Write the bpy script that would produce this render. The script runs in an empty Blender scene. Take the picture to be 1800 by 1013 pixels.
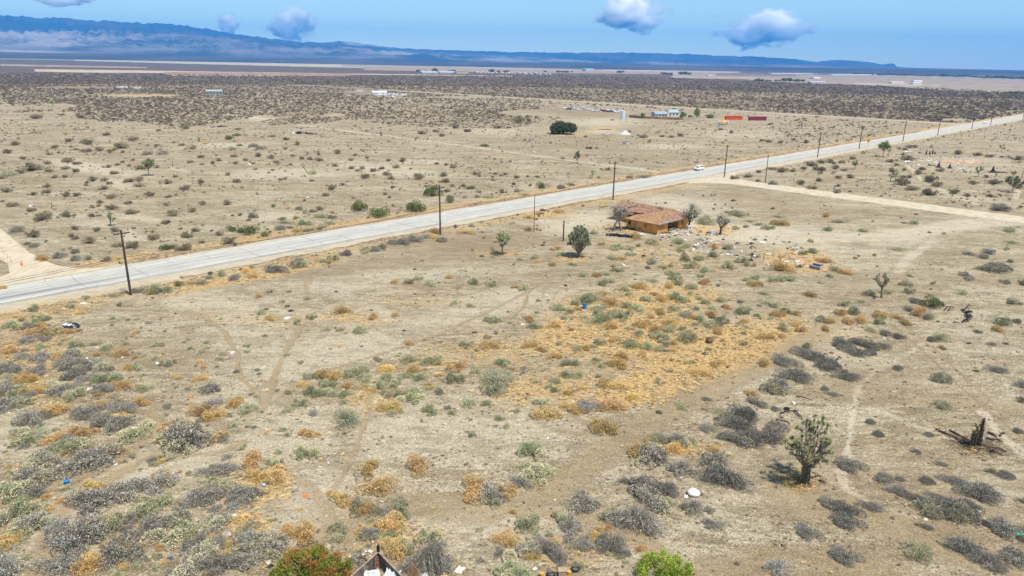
import bpy, math, random
import numpy as np
from mathutils import Vector, Matrix
R = math.radians
scn = bpy.context.scene
COL = scn.collection
rng = np.random.default_rng(7)
random.seed(7)

# ------------------------------------------------------------------ camera
CAM_H = 38.0
F_PX = 1250.0                      # focal length in pixels of the 1800 px wide photograph
ROLL = math.atan(0.0144)
PITCH = math.atan((506.5 - 113.0) * math.cos(ROLL) / F_PX)
_fw = np.array([0, math.cos(PITCH), -math.sin(PITCH)])
_r0 = np.array([1.0, 0, 0]); _u0 = np.cross(_r0, _fw)
_r = math.cos(ROLL) * _r0 + math.sin(ROLL) * _u0
_u = -math.sin(ROLL) * _r0 + math.cos(ROLL) * _u0
cam_d = bpy.data.cameras.new('camera')
cam = bpy.data.objects.new('camera', cam_d); COL.objects.link(cam)
cam_d.sensor_width = 36.0; cam_d.lens = 36.0 * F_PX / 1800.0
cam_d.clip_start = 0.5; cam_d.clip_end = 200000.0
M = Matrix(((_r[0], _u[0], -_fw[0], 0), (_r[1], _u[1], -_fw[1], 0), (_r[2], _u[2], -_fw[2], CAM_H), (0, 0, 0, 1)))
cam.matrix_world = M
scn.camera = cam

# ------------------------------------------------------------------ sky, sun, exposure
SUN_EL, SUN_AZ = R(66), R(135)      # azimuth measured clockwise from +Y (the view direction)
w = bpy.data.worlds.new('World'); scn.world = w; w.use_nodes = True
nt = w.node_tree; nt.nodes.clear()
out = nt.nodes.new('ShaderNodeOutputWorld'); bg = nt.nodes.new('ShaderNodeBackground')
sky = nt.nodes.new('ShaderNodeTexSky'); sky.sky_type = 'NISHITA'; sky.sun_disc = False
sky.sun_elevation = SUN_EL; sky.sun_rotation = SUN_AZ
sky.air_density = 1.0; sky.dust_density = 0.15; sky.ozone_density = 3.0; sky.altitude = 900
tint = nt.nodes.new('ShaderNodeMix'); tint.data_type = 'RGBA'; tint.blend_type = 'MULTIPLY'; tint.inputs[0].default_value = 1.0
tint.inputs[7].default_value = (.97, 1.0, .86, 1)
nt.links.new(sky.outputs[0], tint.inputs[6]); nt.links.new(tint.outputs[2], bg.inputs[0]); bg.inputs[1].default_value = .135
nt.links.new(bg.outputs[0], out.inputs[0])
sd = bpy.data.lights.new('sun', 'SUN'); sd.energy = 4.5; sd.angle = R(5.0); sd.color = (1.0, 0.94, 0.85)
sun = bpy.data.objects.new('sun', sd); COL.objects.link(sun)
sdir = Vector((math.sin(SUN_AZ) * math.cos(SUN_EL), math.cos(SUN_AZ) * math.cos(SUN_EL), math.sin(SUN_EL)))
sun.rotation_euler = sdir.to_track_quat('Z', 'Y').to_euler(); sun.location = (0, -20, 80)
scn.view_settings.view_transform = 'Standard'; scn.view_settings.look = 'None'
scn.view_settings.gamma = 1.0; scn.view_settings.exposure = .39; scn.view_settings.use_curve_mapping = False
scn.cycles.use_denoising = True
scn.cycles.max_bounces = 28; scn.cycles.diffuse_bounces = 3; scn.cycles.glossy_bounces = 2; scn.cycles.transparent_max_bounces = 8; scn.cycles.volume_bounces = 26
scn.cycles.use_adaptive_sampling = True

# ------------------------------------------------------------------ pixel <-> ground helpers (authoring aid: where a thing stands on the ground)
def P(px, py, z=0.0):
    d = _fw * F_PX + _r * (px - 900.0) + _u * (506.5 - py)
    t = (z - CAM_H) / d[2]
    return np.array([0, 0, CAM_H]) + d * t
def Pv(px, py):
    px = np.asarray(px, float); py = np.asarray(py, float)
    d = _fw[None] * F_PX + _r[None] * (px - 900.0)[:, None] + _u[None] * (506.5 - py)[:, None]
    t = -CAM_H / d[:, 2]
    return np.array([0, 0, CAM_H]) + d * t[:, None]
def Qv(x, y, z=0.0):
    vx, vy, vz = x, y, z - CAM_H
    k = F_PX / np.maximum(1e-3, (vx * _fw[0] + vy * _fw[1] + vz * _fw[2]))
    return 900 + (vx * _r[0] + vy * _r[1] + vz * _r[2]) * k, 506.5 - (vx * _u[0] + vy * _u[1] + vz * _u[2]) * k
def slant(p):
    return float(np.dot(np.array(p) - [0, 0, CAM_H], _fw))
S2 = 2 ** -0.5
def AL(ac, al, z=0.0):               # the road's own axes: across, along -> world
    return (ac * S2 + al * S2, -ac * S2 + al * S2, z)

# ------------------------------------------------------------------ numpy value noise
_perm = np.random.default_rng(3).random((256, 256))
def vnoise(x, y):
    xi = np.floor(x).astype(np.int64); yi = np.floor(y).astype(np.int64)
    fx = x - xi; fy = y - yi
    fx = fx * fx * (3 - 2 * fx); fy = fy * fy * (3 - 2 * fy)
    a = _perm[xi & 255, yi & 255]; b = _perm[(xi + 1) & 255, yi & 255]
    c = _perm[xi & 255, (yi + 1) & 255]; d = _perm[(xi + 1) & 255, (yi + 1) & 255]
    return (a * (1 - fx) + b * fx) * (1 - fy) + (c * (1 - fx) + d * fx) * fy
def fbm(x, y, o=4):
    s = 0; a = 0.5; t = 0
    for i in range(o):
        s = s + a * vnoise(x * 2 ** i + 17.3 * i, y * 2 ** i + 9.1 * i); t += a; a *= 0.5
    return s / t
def sstep(a, b, x):
    t = np.clip((x - a) / (b - a), 0, 1); return t * t * (3 - 2 * t)

def ordw(n):
    u = ['', 'first', 'second', 'third', 'fourth', 'fifth', 'sixth', 'seventh', 'eighth', 'ninth', 'tenth', 'eleventh', 'twelfth', 'thirteenth', 'fourteenth', 'fifteenth', 'sixteenth', 'seventeenth', 'eighteenth', 'nineteenth']
    if n < 20: return u[n]
    t = {2: ('twentieth', 'twenty'), 3: ('thirtieth', 'thirty'), 4: ('fortieth', 'forty'), 5: ('fiftieth', 'fifty'), 6: ('sixtieth', 'sixty'), 7: ('seventieth', 'seventy')}[n // 10]
    return t[0] if n % 10 == 0 else t[1] + '-' + u[n % 10]
# ------------------------------------------------------------------ object helpers
def tag(o, label=None, cat=None, group=None, kind=None):
    if label: o['label'] = label
    if cat: o['category'] = cat
    if group: o['group'] = group
    if kind: o['kind'] = kind
    return o
def empty(name, loc, rz=0.0):
    o = bpy.data.objects.new(name, None); COL.objects.link(o); o.location = tuple(float(v) for v in loc); o.rotation_euler = (0, 0, rz)
    o.empty_display_size = 0.3
    return o
def link(name, me, parent=None, loc=(0, 0, 0), rz=0.0, sc=None):
    o = bpy.data.objects.new(name, me); COL.objects.link(o)
    o.location = tuple(float(v) for v in loc); o.rotation_euler = (0, 0, rz)
    if sc is not None: o.scale = sc
    if parent: o.parent = parent
    return o
def copy_tree(o, parent=None):
    c = o.copy(); COL.objects.link(c); c.parent = parent
    for ch in [x for x in o.children]: copy_tree(ch, c)
    return c
def np_mesh(name, V, Fq, mat, C=None, smooth=False):
    """V (n,3); Fq (m,k) all faces with k corners; C (m,3) one colour per face"""
    me = bpy.data.meshes.new(name)
    V = np.asarray(V, np.float32); Fq = np.asarray(Fq, np.int32)
    m, k = Fq.shape
    me.vertices.add(len(V)); me.vertices.foreach_set('co', V.ravel())
    me.loops.add(m * k); me.loops.foreach_set('vertex_index', Fq.ravel())
    me.polygons.add(m); me.polygons.foreach_set('loop_start', np.arange(0, m * k, k, dtype=np.int32))
    me.polygons.foreach_set('loop_total', np.full(m, k, np.int32))
    if C is not None:
        a = me.attributes.new('Col', 'FLOAT_COLOR', 'FACE')
        a.data.foreach_set('color', np.c_[np.asarray(C, np.float32), np.ones(m, np.float32)].ravel())
    me.update(calc_edges=True)
    me.polygons.foreach_set('use_smooth', np.full(m, bool(smooth)))
    if mat is not None: me.materials.append(mat)
    return me
class MB:
    """collects boxes, prisms and tubes; build() links them as ONE mesh object"""
    def __init__(s): s.v = []; s.f = []; s.c = []
    def add(s, vs, fs, c=None):
        b = len(s.v); s.v += [tuple(float(q) for q in p) for p in vs]; s.f += [tuple(b + i for i in f) for f in fs]
        s.c += [c or (0.5, 0.5, 0.5)] * len(fs); return s
    def box(s, c, d, rz=0.0, col=None, rx=0.0, ry=0.0, taper=1.0):
        m = Matrix.Rotation(rz, 3, 'Z') @ Matrix.Rotation(ry, 3, 'Y') @ Matrix.Rotation(rx, 3, 'X')
        vs = []
        for k in (-1, 1):
            t = taper if k == 1 else 1.0
            for i, j in ((-1, -1), (1, -1), (1, 1), (-1, 1)):
                p = m @ Vector((i * d[0] / 2 * t, j * d[1] / 2 * t, k * d[2] / 2)); vs.append((c[0] + p.x, c[1] + p.y, c[2] + p.z))
        return s.add(vs, [(3, 2, 1, 0), (4, 5, 6, 7), (0, 1, 5, 4), (1, 2, 6, 5), (2, 3, 7, 6), (3, 0, 4, 7)], col)
    def slab(s, pts, th, col=None):           # polygon (3-D corner points) given a thickness downwards
        n = len(pts)
        vs = list(pts) + [(p[0], p[1], p[2] - th) for p in pts]
        fs = [tuple(range(n)), tuple(range(2 * n - 1, n - 1, -1))] + [(i, i + n, (i + 1) % n + n, (i + 1) % n) for i in range(n)]
        return s.add(vs, fs, col)
    def prism(s, prof, y0, y1, col=None, inset=0.0):   # side profile in x,z swept from y0 to y1
        n = len(prof)
        vs = [(x, y0, z) for x, z in prof] + [(x, y1, z) for x, z in prof]
        fs = [tuple(range(n)), tuple(range(2 * n - 1, n - 1, -1))] + [(i, (i + 1) % n, (i + 1) % n + n, i + n)[::-1] for i in range(n)]
        return s.add(vs, fs, col)
    def tube(s, path, rad, n=6, col=None, cap=True):
        path = [Vector(p) for p in path]; rad = rad if hasattr(rad, '__len__') else [rad] * len(path)
        rings = []; up = Vector((0.13, 0.21, 1)).normalized()
        for i, p in enumerate(path):
            d = (path[min(i + 1, len(path) - 1)] - path[max(i - 1, 0)]).normalized()
            a = d.cross(up); a = a.normalized() if a.length > 1e-3 else Vector((1, 0, 0)); b = d.cross(a)
            rings.append([p + (a * math.cos(2 * math.pi * k / n) + b * math.sin(2 * math.pi * k / n)) * rad[i] for k in range(n)])
        vs = [v for r in rings for v in r]; fs = []
        for i in range(len(path) - 1):
            for k in range(n): fs.append((i * n + k, i * n + (k + 1) % n, (i + 1) * n + (k + 1) % n, (i + 1) * n + k))
        if cap: fs += [tuple(range(n))[::-1], tuple(range((len(path) - 1) * n, len(path) * n))]
        return s.add(vs, fs, col)
    def cyl(s, c, r, h, n=14, col=None, r2=None):
        return s.tube([(c[0], c[1], c[2]), (c[0], c[1], c[2] + h)], [r, r if r2 is None else r2], n, col)
    def blob(s, c, r, n=8, m=5, col=None, jit=0.0, sd=0):
        rr = random.Random(sd); vs = []; fs = []
        for i in range(m + 1):
            th = math.pi * i / m
            for k in range(n):
                q = 1 + rr.uniform(-jit, jit); ph = 2 * math.pi * k / n
                vs.append((c[0] + r[0] * q * math.sin(th) * math.cos(ph), c[1] + r[1] * q * math.sin(th) * math.sin(ph), c[2] + r[2] * q * math.cos(th)))
        for i in range(m):
            for k in range(n): fs.append((i * n + k, (i + 1) * n + k, (i + 1) * n + (k + 1) % n, i * n + (k + 1) % n))
        return s.add(vs, fs, col)
    def mesh(s, name, mat, smooth=False, use_col=False):
        me = bpy.data.meshes.new(name); me.from_pydata(s.v, [], s.f)
        if use_col:
            a = me.attributes.new('Col', 'FLOAT_COLOR', 'FACE')
            a.data.foreach_set('color', np.c_[np.array(s.c, np.float32), np.ones(len(s.c), np.float32)].ravel())
        me.validate(); me.update()
        if smooth: me.polygons.foreach_set('use_smooth', np.ones(len(me.polygons), bool))
        me.materials.append(mat); return me
    def build(s, name, mat, parent=None, loc=(0, 0, 0), rz=0.0, smooth=False, use_col=False):
        return link(name, s.mesh(name, mat, smooth, use_col), parent, loc, rz)

# ------------------------------------------------------------------ materials
def new_mat(name):
    m = bpy.data.materials.new(name); m.use_nodes = True
    return m, m.node_tree, m.node_tree.nodes['Principled BSDF']
_mc = {}
def paint(name, col, rough=0.8, var=0.15, scale=3.0, bump=0.0, metal=0.0, dirt=None):
    """one surface: a base colour broken up by noise, optionally stained"""
    if name in _mc: return _mc[name]
    m, nt, b = new_mat(name); N = nt.nodes; L = nt.links
    tc = N.new('ShaderNodeTexCoord'); nz = N.new('ShaderNodeTexNoise'); nz.inputs['Scale'].default_value = scale; nz.inputs['Detail'].default_value = 6
    L.new(tc.outputs['Object'], nz.inputs['Vector'])
    cr = N.new('ShaderNodeValToRGB'); L.new(nz.outputs[0], cr.inputs[0])
    lo = tuple(c * (1 - var * 1.6) for c in col); hi = tuple(min(1, c * (1 + var * 1.3)) for c in col)
    if dirt: lo = dirt
    cr.color_ramp.elements[0].position = 0.32; cr.color_ramp.elements[0].color = (*lo, 1)
    cr.color_ramp.elements[1].position = 0.66 if not dirt else 0.56; cr.color_ramp.elements[1].color = (*hi, 1)
    L.new(cr.outputs[0], b.inputs['Base Color'])
    b.inputs['Roughness'].default_value = rough; b.inputs['Metallic'].default_value = metal
    if bump:
        bp = N.new('ShaderNodeBump'); bp.inputs['Strength'].default_value = bump; L.new(nz.outputs[0], bp.inputs['Height']); L.new(bp.outputs[0], b.inputs['Normal'])
    _mc[name] = m; return m
def colmat(name, rough=0.85, rnd=0.3, trans=0.0):
    """colour from the mesh's own per-face colours; every copy is a little lighter or darker, warmer or cooler"""
    if name in _mc: return _mc[name]
    m, nt, b = new_mat(name); N = nt.nodes; L = nt.links
    at = N.new('ShaderNodeAttribute'); at.attribute_name = 'Col'
    oi = N.new('ShaderNodeObjectInfo')
    hs = N.new('ShaderNodeHueSaturation')
    mr = N.new('ShaderNodeMapRange'); mr.inputs['To Min'].default_value = 1 - rnd; mr.inputs['To Max'].default_value = 1 + rnd
    L.new(oi.outputs['Random'], mr.inputs['Value']); L.new(mr.outputs[0], hs.inputs['Value'])
    ma = N.new('ShaderNodeMath'); ma.operation = 'MULTIPLY'; ma.inputs[1].default_value = 7.31; L.new(oi.outputs['Random'], ma.inputs[0])
    fr = N.new('ShaderNodeMath'); fr.operation = 'FRACT'; L.new(ma.outputs[0], fr.inputs[0])
    m2 = N.new('ShaderNodeMapRange'); m2.inputs['To Min'].default_value = 0.492; m2.inputs['To Max'].default_value = 0.508
    L.new(fr.outputs[0], m2.inputs['Value']); L.new(m2.outputs[0], hs.inputs['Hue'])
    L.new(at.outputs['Color'], hs.inputs['Color']); L.new(hs.outputs[0], b.inputs['Base Color'])
    b.inputs['Roughness'].default_value = rough
    b.inputs['Specular IOR Level'].default_value = 0.15
    _mc[name] = m; return m
# ================================================================== GROUND: one sheet, polar grid about the point below the camera
NA, NR = 900, 860
az_f = np.radians(np.linspace(-47, 47, NA)); az_c = np.radians(np.linspace(47, 313, 62)[1:-1])
az = np.concatenate([az_f, az_c]); na = len(az)
rr_ = np.concatenate([[0.5, 10, 20, 28], np.exp(np.linspace(math.log(34), math.log(7000), NR)), [8500, 11000, 14000, 17000, 19900]])
nr = len(rr_)
RR, AZ = np.meshgrid(rr_, az, indexing='ij')
GX = RR * np.sin(AZ); GY = RR * np.cos(AZ)
def rise(x, y):
    r = np.hypot(x, y); a = np.degrees(np.arctan2(x, y))
    k = np.interp(a, [-60, -38, -14, 6, 60], [30, 28, 13, 0, 0])
    return k * sstep(2300, 7600, r)
def ac_al(x, y): return (x - y) * S2, (x + y) * S2
def road_mask(x, y):
    ac, al = ac_al(x, y)
    m = sstep(3.0, 0.5, np.abs(ac + 140.0) - 7.5)
    m = np.maximum(m, sstep(2.0, 0.3, np.abs(al - 229.5) - 6.5) * (ac > -142))
    m = np.maximum(m, sstep(2.0, 0.3, np.abs(al - 27) - 5) * (ac < -140))
    m = np.maximum(m, sstep(3.0, 0.3, np.abs(al - 617) - 6) * (ac < -140))
    return m
def gz(x, y):
    x = np.asarray(x, float); y = np.asarray(y, float)
    h = 0.16 * (fbm(x / 9.0, y / 9.0, 3) - 0.5) + 0.13 * (fbm(x / 1.6 + 40, y / 1.6, 3) - 0.5)
    fade = 1 - sstep(180, 520, np.hypot(x, y))
    return h * fade * (1 - road_mask(x, y)) - 0.02 + rise(x, y)
GZ = gz(GX, GY)
front = (np.cos(AZ) > 0.3) & (RR > 20)
GPX, GPY = Qv(GX, GY); GPX = np.where(front, GPX, -9999); GPY = np.where(front, GPY, -9999)
GPX = np.clip(GPX, -900, 2700); GPY = np.clip(GPY, 60, 1500)
pale = np.zeros_like(GX); straw = np.zeros_like(GX); trk = np.zeros_like(GX); dark = np.zeros_like(GX)
def blobm(cx, cy, rx, ry, rot=0, soft=0.6):
    dx = GPX - cx; dy = GPY - cy; c, s = math.cos(R(rot)), math.sin(R(rot))
    u = (dx * c + dy * s) / rx; v = (-dx * s + dy * c) / ry
    return np.exp(-(u * u + v * v) ** 1.3)
def poly_dist(pts):
    W = [P(a, b)[:2] for a, b in pts]; D = np.full(GX.shape, 1e9)
    for a, b in zip(W[:-1], W[1:]):
        ab = b - a; t = np.clip(((GX - a[0]) * ab[0] + (GY - a[1]) * ab[1]) / (ab @ ab + 1e-9), 0, 1)
        D = np.minimum(D, np.hypot(GX - a[0] - ab[0] * t, GY - a[1] - ab[1] * t))
    return D
wob = (fbm(GX / 2.5, GY / 2.5, 2) - 0.5)
def track(arr, pts, w, k=1.0):
    D = poly_dist(pts) + wob * min(w, 1.2)
    np.maximum(arr, k * sstep(w / 2 * 1.5, w / 2 * 0.55, D), out=arr)
# worn foot and tyre tracks (smooth bare sand)
for pts, wd, k in [
    ([(60, 1050), (78, 990), (84, 945), (105, 905), (150, 868), (205, 833), (262, 800)], 1.3, 1), ([(262, 800), (330, 800), (400, 792), (425, 780)], .8, .8),
    ([(-20, 893), (60, 868), (130, 845), (190, 820), (240, 790), (272, 755), (268, 715)], 1.0, .9), ([(120, 905), (160, 912), (215, 905)], .6, .8),
    ([(440, 800), (490, 822), (540, 850), (566, 880), (578, 918), (560, 955), (545, 990)], 1.1, .9), ([(566, 880), (600, 840), (625, 790), (645, 730), (650, 690)], .7, .7),
    ([(458, 722), (470, 700), (490, 640), (515, 595), (528, 575)], .9, 1), ([(458, 722), (452, 690), (420, 660), (416, 622), (395, 585), (368, 562), (330, 545)], .6, .9),
    ([(458, 722), (500, 690), (560, 655), (700, 612), (772, 588), (830, 560), (900, 527), (960, 492)], .55, 1), ([(930, 512), (920, 540), (896, 562)], .45, 1),
    ([(885, 590), (900, 618), (922, 640), (950, 680)], .5, .7), ([(545, 500), (540, 480), (538, 540)], .7, .5), ([(660, 508), (588, 540)], .4, .6),
    ([(700, 880), (770, 888), (860, 898), (930, 880), (1005, 835), (1065, 788), (1150, 735), (1245, 690), (1330, 645), (1405, 600), (1480, 560)], 3.2, .75),
    ([(860, 898), (1000, 905), (1110, 935), (1170, 985), (1190, 1050)], 1.6, .8), ([(560, 900), (640, 960), (700, 1000)], 2.2, .7), ([(600, 915), (700, 890)], 1.6, .7),
    ([(1562, 568), (1615, 612), (1660, 655), (1700, 692), (1760, 742), (1810, 785)], .5, .9), ([(1585, 570), (1640, 612), (1690, 660), (1740, 705), (1800, 750)], .5, .7),
    ([(1480, 690), (1600, 700), (1800, 720)], 2.5, .5), ([(1400, 880), (1500, 900), (1700, 960), (1800, 990)], 5, .6), ([(1250, 1013), (1400, 990), (1560, 1000)], 4, .6)]:
    track(trk, pts, wd, k)
# pale trails of bare crust
for pts, wd, k in [
    ([(240, 183), (300, 189), (360, 195), (450, 208), (600, 229), (730, 245), (900, 268), (960, 276), (1020, 285), (1080, 292), (1150, 301), (1215, 312)], 1.8, 1),
    ([(1510, 688), (1500, 715), (1495, 760), (1488, 800)], .7, 1), ([(1500, 715), (1560, 728), (1640, 760), (1700, 780)], 1.0, .6), ([(1725, 722), (1755, 760), (1800, 800)], 1.0, .9),
    ([(1476, 828), (1490, 860), (1540, 890), (1600, 905)], .7, .7), ([(1640, 585), (1600, 620), (1540, 650), (1500, 690)], .6, .5),
    ([(1280, 412), (1350, 420), (1450, 418), (1560, 418), (1650, 402), (1720, 392), (1800, 388)], 9, .8), ([(1575, 480), (1600, 450), (1640, 425)], 2.0, .6),
    ([(1595, 290), (1625, 320), (1680, 345), (1720, 360)], 1.5, .7), ([(1785, 348), (1793, 330), (1800, 318)], 1.2, .7),
    ([(0, 209), (130, 207), (200, 206)], 2.5, .7), ([(600, 229), (660, 238)], 2, .5), ([(300, 296), (330, 302)], 3, .6), ([(1030, 386), (950, 388), (1060, 400)], 4, .7)]:
    track(pale, pts, wd, k)
for cx, cy, rx, ry, rot, k in [
    (1330, 412, 160, 17, 3, 1.0), (1240, 400, 60, 20, 0, .9), (1400, 440, 120, 25, 5, .45), (1200, 360, 90, 16, 5, .7), (1040, 385, 50, 14, 0, .8), (1010, 400, 60, 12, -5, .8), (620, 605, 130, 42, -8, .55), (470, 610, 120, 50, 10, .4), (230, 460, 10, 3, 0, .5), (380, 535, 120, 25, 5, .35),
    (820, 545, 150, 28, -12, .45), (690, 560, 60, 16, 10, .6), (690, 482, 120, 14, -4, .3), (840, 760, 170, 60, 0, .5), (700, 760, 90, 70, 0, .5), (520, 770, 90, 60, -15, .5), (600, 500, 160, 14, -6, .35),
    (330, 830, 110, 30, -15, .5), (160, 890, 80, 40, -30, .9), (110, 960, 60, 60, 0, .8), (545, 880, 70, 60, 0, .8), (270, 830, 120, 40, -15, .8), (420, 700, 90, 30, 0, .5), (40, 770, 60, 50, 0, .7), (900, 930, 120, 50, 0, .6), (800, 930, 120, 40, -10, .45), (1080, 880, 60, 30, 0, .3), (1270, 860, 80, 60, 0, .25), (1150, 990, 90, 40, 0, .5),
    (1560, 440, 120, 30, -20, .25), (1480, 600, 60, 40, 20, .5), (1700, 600, 120, 50, 0, .2), (1310, 700, 60, 40, 0, .3), (1520, 930, 60, 20, 10, .4), (1240, 905, 40, 30, 0, .4), (1750, 880, 60, 40, 0, .3),
    (160, 295, 70, 9, 8, .8), (215, 325, 25, 8, 10, .7), (445, 208, 60, 4, 5, .5), (510, 305, 90, 10, 0, .6), (400, 255, 60, 4, 0, .6), (690, 300, 90, 9, 5, .6), (740, 285, 50, 4, 0, .5), (870, 232, 60, 6, 0, .5), (1060, 215, 60, 7, 0, .6), (1170, 258, 60, 5, 0, .7), (1060, 232, 30, 5, 0, .5),
    (230, 415, 20, 12, 0, .6), (130, 385, 100, 8, 5, .4), (250, 385, 80, 6, 8, .5), (480, 378, 50, 8, 0, .5), (100, 425, 8, 3, 0, .4), (1700, 290, 80, 14, 0, .35), (1690, 345, 70, 6, 10, .4), (1300, 235, 80, 8, 0, .3)]:
    np.maximum(pale, k * blobm(cx, cy, rx, ry, rot), out=pale)
# golden straw litter
for cx, cy, rx, ry, rot, k in [
    (1250, 625, 170, 44, -18, 1), (1130, 590, 130, 60, -10, .75), (1050, 560, 90, 50, 0, .6), (1180, 520, 110, 26, 0, .7), (960, 680, 110, 30, -10, .6), (1160, 670, 90, 30, -10, 1), (1330, 590, 70, 22, -10, .9), (1110, 535, 80, 24, -10, .8), (1000, 595, 70, 30, 0, .9), (1080, 700, 110, 22, -5, .8), (860, 620, 150, 30, 0, .45), (1400, 455, 70, 18, 3, .8),
    (1430, 470, 40, 10, 0, .8), (770, 640, 80, 20, 0, .4), (50, 610, 90, 60, 0, .4), (40, 680, 80, 40, 0, .45), (90, 545, 110, 22, -10, .45), (450, 560, 160, 16, 3, .3), (620, 560, 90, 10, 3, .5), (370, 500, 110, 8, -14, .7),
    (500, 478, 110, 6, -12, .8), (700, 950, 90, 30, 0, .45), (455, 855, 70, 40, 0, .6), (430, 930, 60, 40, 0, .5), (1400, 845, 35, 18, 0, .9), (1715, 790, 22, 8, 0, .9), (1255, 405, 50, 10, 0, .7), (1080, 400, 50, 8, 0, .5), (1010, 455, 40, 6, 0, .6), (880, 445, 50, 5, 0, .6),
    (960, 378, 60, 7, 0, .6), (650, 700, 60, 30, 0, .4), (1220, 790, 60, 20, 10, .4), (1000, 975, 60, 30, 0, .4), (560, 990, 120, 20, 0, .5), (1060, 226, 26, 3, 0, .9), (1000, 236, 45, 3, 0, .7), (740, 530, 90, 14, 0, .35), (1170, 450, 120, 30, 5, .4), (1480, 590, 90, 20, 0, .3)]:
    np.maximum(straw, k * blobm(cx, cy, rx, ry, rot), out=straw)
ac_, al_ = ac_al(GX, GY)
# sandy shoulders and the reddish weedy verge beside the main road
np.maximum(pale, sstep(5.0, 3.2, np.abs(ac_ + 133.6) + wob * 1.2) * (al_ > -60), out=pale)
np.maximum(pale, .9 * sstep(2.2, 1.2, np.abs(ac_ + 146.2) + wob) * (al_ > -60), out=pale)
np.maximum(straw, .55 * sstep(4.5, 1.5, np.abs(ac_ + 150.5) + wob * 3), out=straw)
np.maximum(straw, .45 * sstep(4, 1.2, np.abs(ac_ + 127.5) + wob * 3) * (al_ < 215), out=straw)
# ploughed / smooth brown lot floors and darker soil areas
for cx, cy, rx, ry, rot, k in [(800, 440, 150, 26, -6, .8), (620, 470, 120, 14, -6, .5), (1350, 360, 130, 16, 5, .5), (1560, 500, 120, 30, 0, .2), (350, 470, 30, 6, 0, .4), (1650, 880, 200, 90, 0, .5), (1550, 650, 160, 60, 0, .3), (200, 620, 60, 30, 0, .3), (330, 620, 70, 50, 0, .35), (1000, 197, 90, 6, 4, .9), (1050, 256, 160, 14, 4, .5), (1120, 275, 130, 14, 0, .4), (1240, 560, 60, 20, 0, .3), (760, 535, 120, 8, 0, .3)]:
    np.maximum(dark, k * blobm(cx, cy, rx, ry, rot), out=dark)
# distant fields: polygons of their own soil or crop colour
FC = np.zeros(GX.shape + (4,), np.float32)
def field(poly, col, k=1.0, soft=0.25, n=0.0):
    poly = np.array(poly, float)
    inside = np.zeros(GX.shape, bool); j = len(poly) - 1
    yy = GPY + (fbm(GX / 260, GY / 260, 2) - .5) * n
    for i in range(len(poly)):
        xi, yi = poly[i]; xj, yj = poly[j]
        cnd = ((yi > yy) != (yj > yy)) & (GPX < (xj - xi) * (yy - yi) / (yj - yi + 1e-12) + xi)
        inside ^= cnd; j = i
    FC[inside, 0:3] = col; FC[inside, 3] = k
SC = (.125, .092, .068)
def L1(x): return np.interp(x, [-400, 0, 120, 300, 600, 780, 1000, 1200, 1400, 1650, 1800, 2200], [156, 157, 160, 166, 172, 166, 176, 187, 202, 215, 190, 180])
# far scrub plain as a whole, then what is on it
d1 = sstep(3, -6, GPY - (L1(GPX) - 10)) * front
far_scrub = d1 * sstep(560, 1000, RR)
FC[..., 0] = SC[0]; FC[..., 1] = SC[1]; FC[..., 2] = SC[2]; FC[..., 3] = 0
FC[..., 3] = np.where(RR > 1300, 1.0, 0.0) * front
field([(-400, 60), (2300, 60), (2300, 132), (1300, 130), (900, 121), (600, 115), (300, 109.5), (0, 104), (-400, 97)], (.12, .10, .085))
field([(-400, 97), (0, 103.6), (130, 106.3), (130, 111.5), (0, 110), (-400, 105)], (.24, .29, .12))
field([(130, 106.0), (300, 109.3), (600, 113.5), (770, 116.5), (770, 124), (600, 120.5), (300, 115), (130, 111.8)], (.46, .39, .25))
field([(600, 113.5), (900, 118.3), (1200, 122), (1300, 123), (1300, 128), (1200, 131), (900, 128), (600, 120.5)], (.38, .30, .21))
field([(790, 116.5), (1000, 119.5), (1200, 122.8), (1200, 123.8), (900, 120.6), (790, 119)], (.60, .50, .38))
field([(640, 119), (900, 123), (1190, 127), (1190, 131), (900, 128), (640, 124)], (.33, .25, .18))
field([(1060, 122), (1300, 125), (1300, 126.6), (1060, 123.7)], (.62, .50, .36))
field([(60, 122.3), (170, 123.3), (430, 127), (700, 130.7), (900, 133.3), (900, 134.3), (700, 132.2), (430, 128.8), (170, 128), (60, 126)], (.50, .39, .27))
field([(290, 126.2), (600, 129.5), (640, 131), (600, 134), (420, 134), (290, 131.8)], (.30, .215, .15))
field([(300, 131.6), (480, 133.4), (480, 134.6), (300, 133)], (.52, .40, .28))
field([(0, 115.5), (260, 119.5), (260, 121), (0, 117.8)], (.33, .26, .20))
field([(1190, 128), (1320, 129.2), (1500, 131.5), (1800, 134), (2300, 138), (2300, 165), (1800, 166), (1650, 156), (1500, 149), (1350, 141), (1180, 135)], (.30, .245, .195), n=6)
field([(1260, 128.5), (1400, 130.5), (1400, 134.5), (1260, 134)], (.20, .15, .12))
field([(1180, 133), (1330, 134.5), (1330, 140), (1180, 137)], (.34, .28, .215))
field([(1735, 160.2), (1810, 163), (2300, 175), (2300, 176.5), (1810, 164.4), (1735, 161.4)], (.62, .53, .42))
field([(1500, 146), (1650, 149), (1650, 152), (1500, 148.6)], (.40, .33, .25))
FC[..., 3] *= front
near_ = (RR <= 1300) & front
FC[..., 3] = np.where(near_, .62 * sstep(4, -8, GPY - L1(GPX) - (fbm(GX / 35, GY / 60, 3) - .5) * 16) , FC[..., 3]); FC[..., 0] = np.where(near_, .215, FC[..., 0]); FC[..., 1] = np.where(near_, .160, FC[..., 1]); FC[..., 2] = np.where(near_, .110, FC[..., 2])
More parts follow.
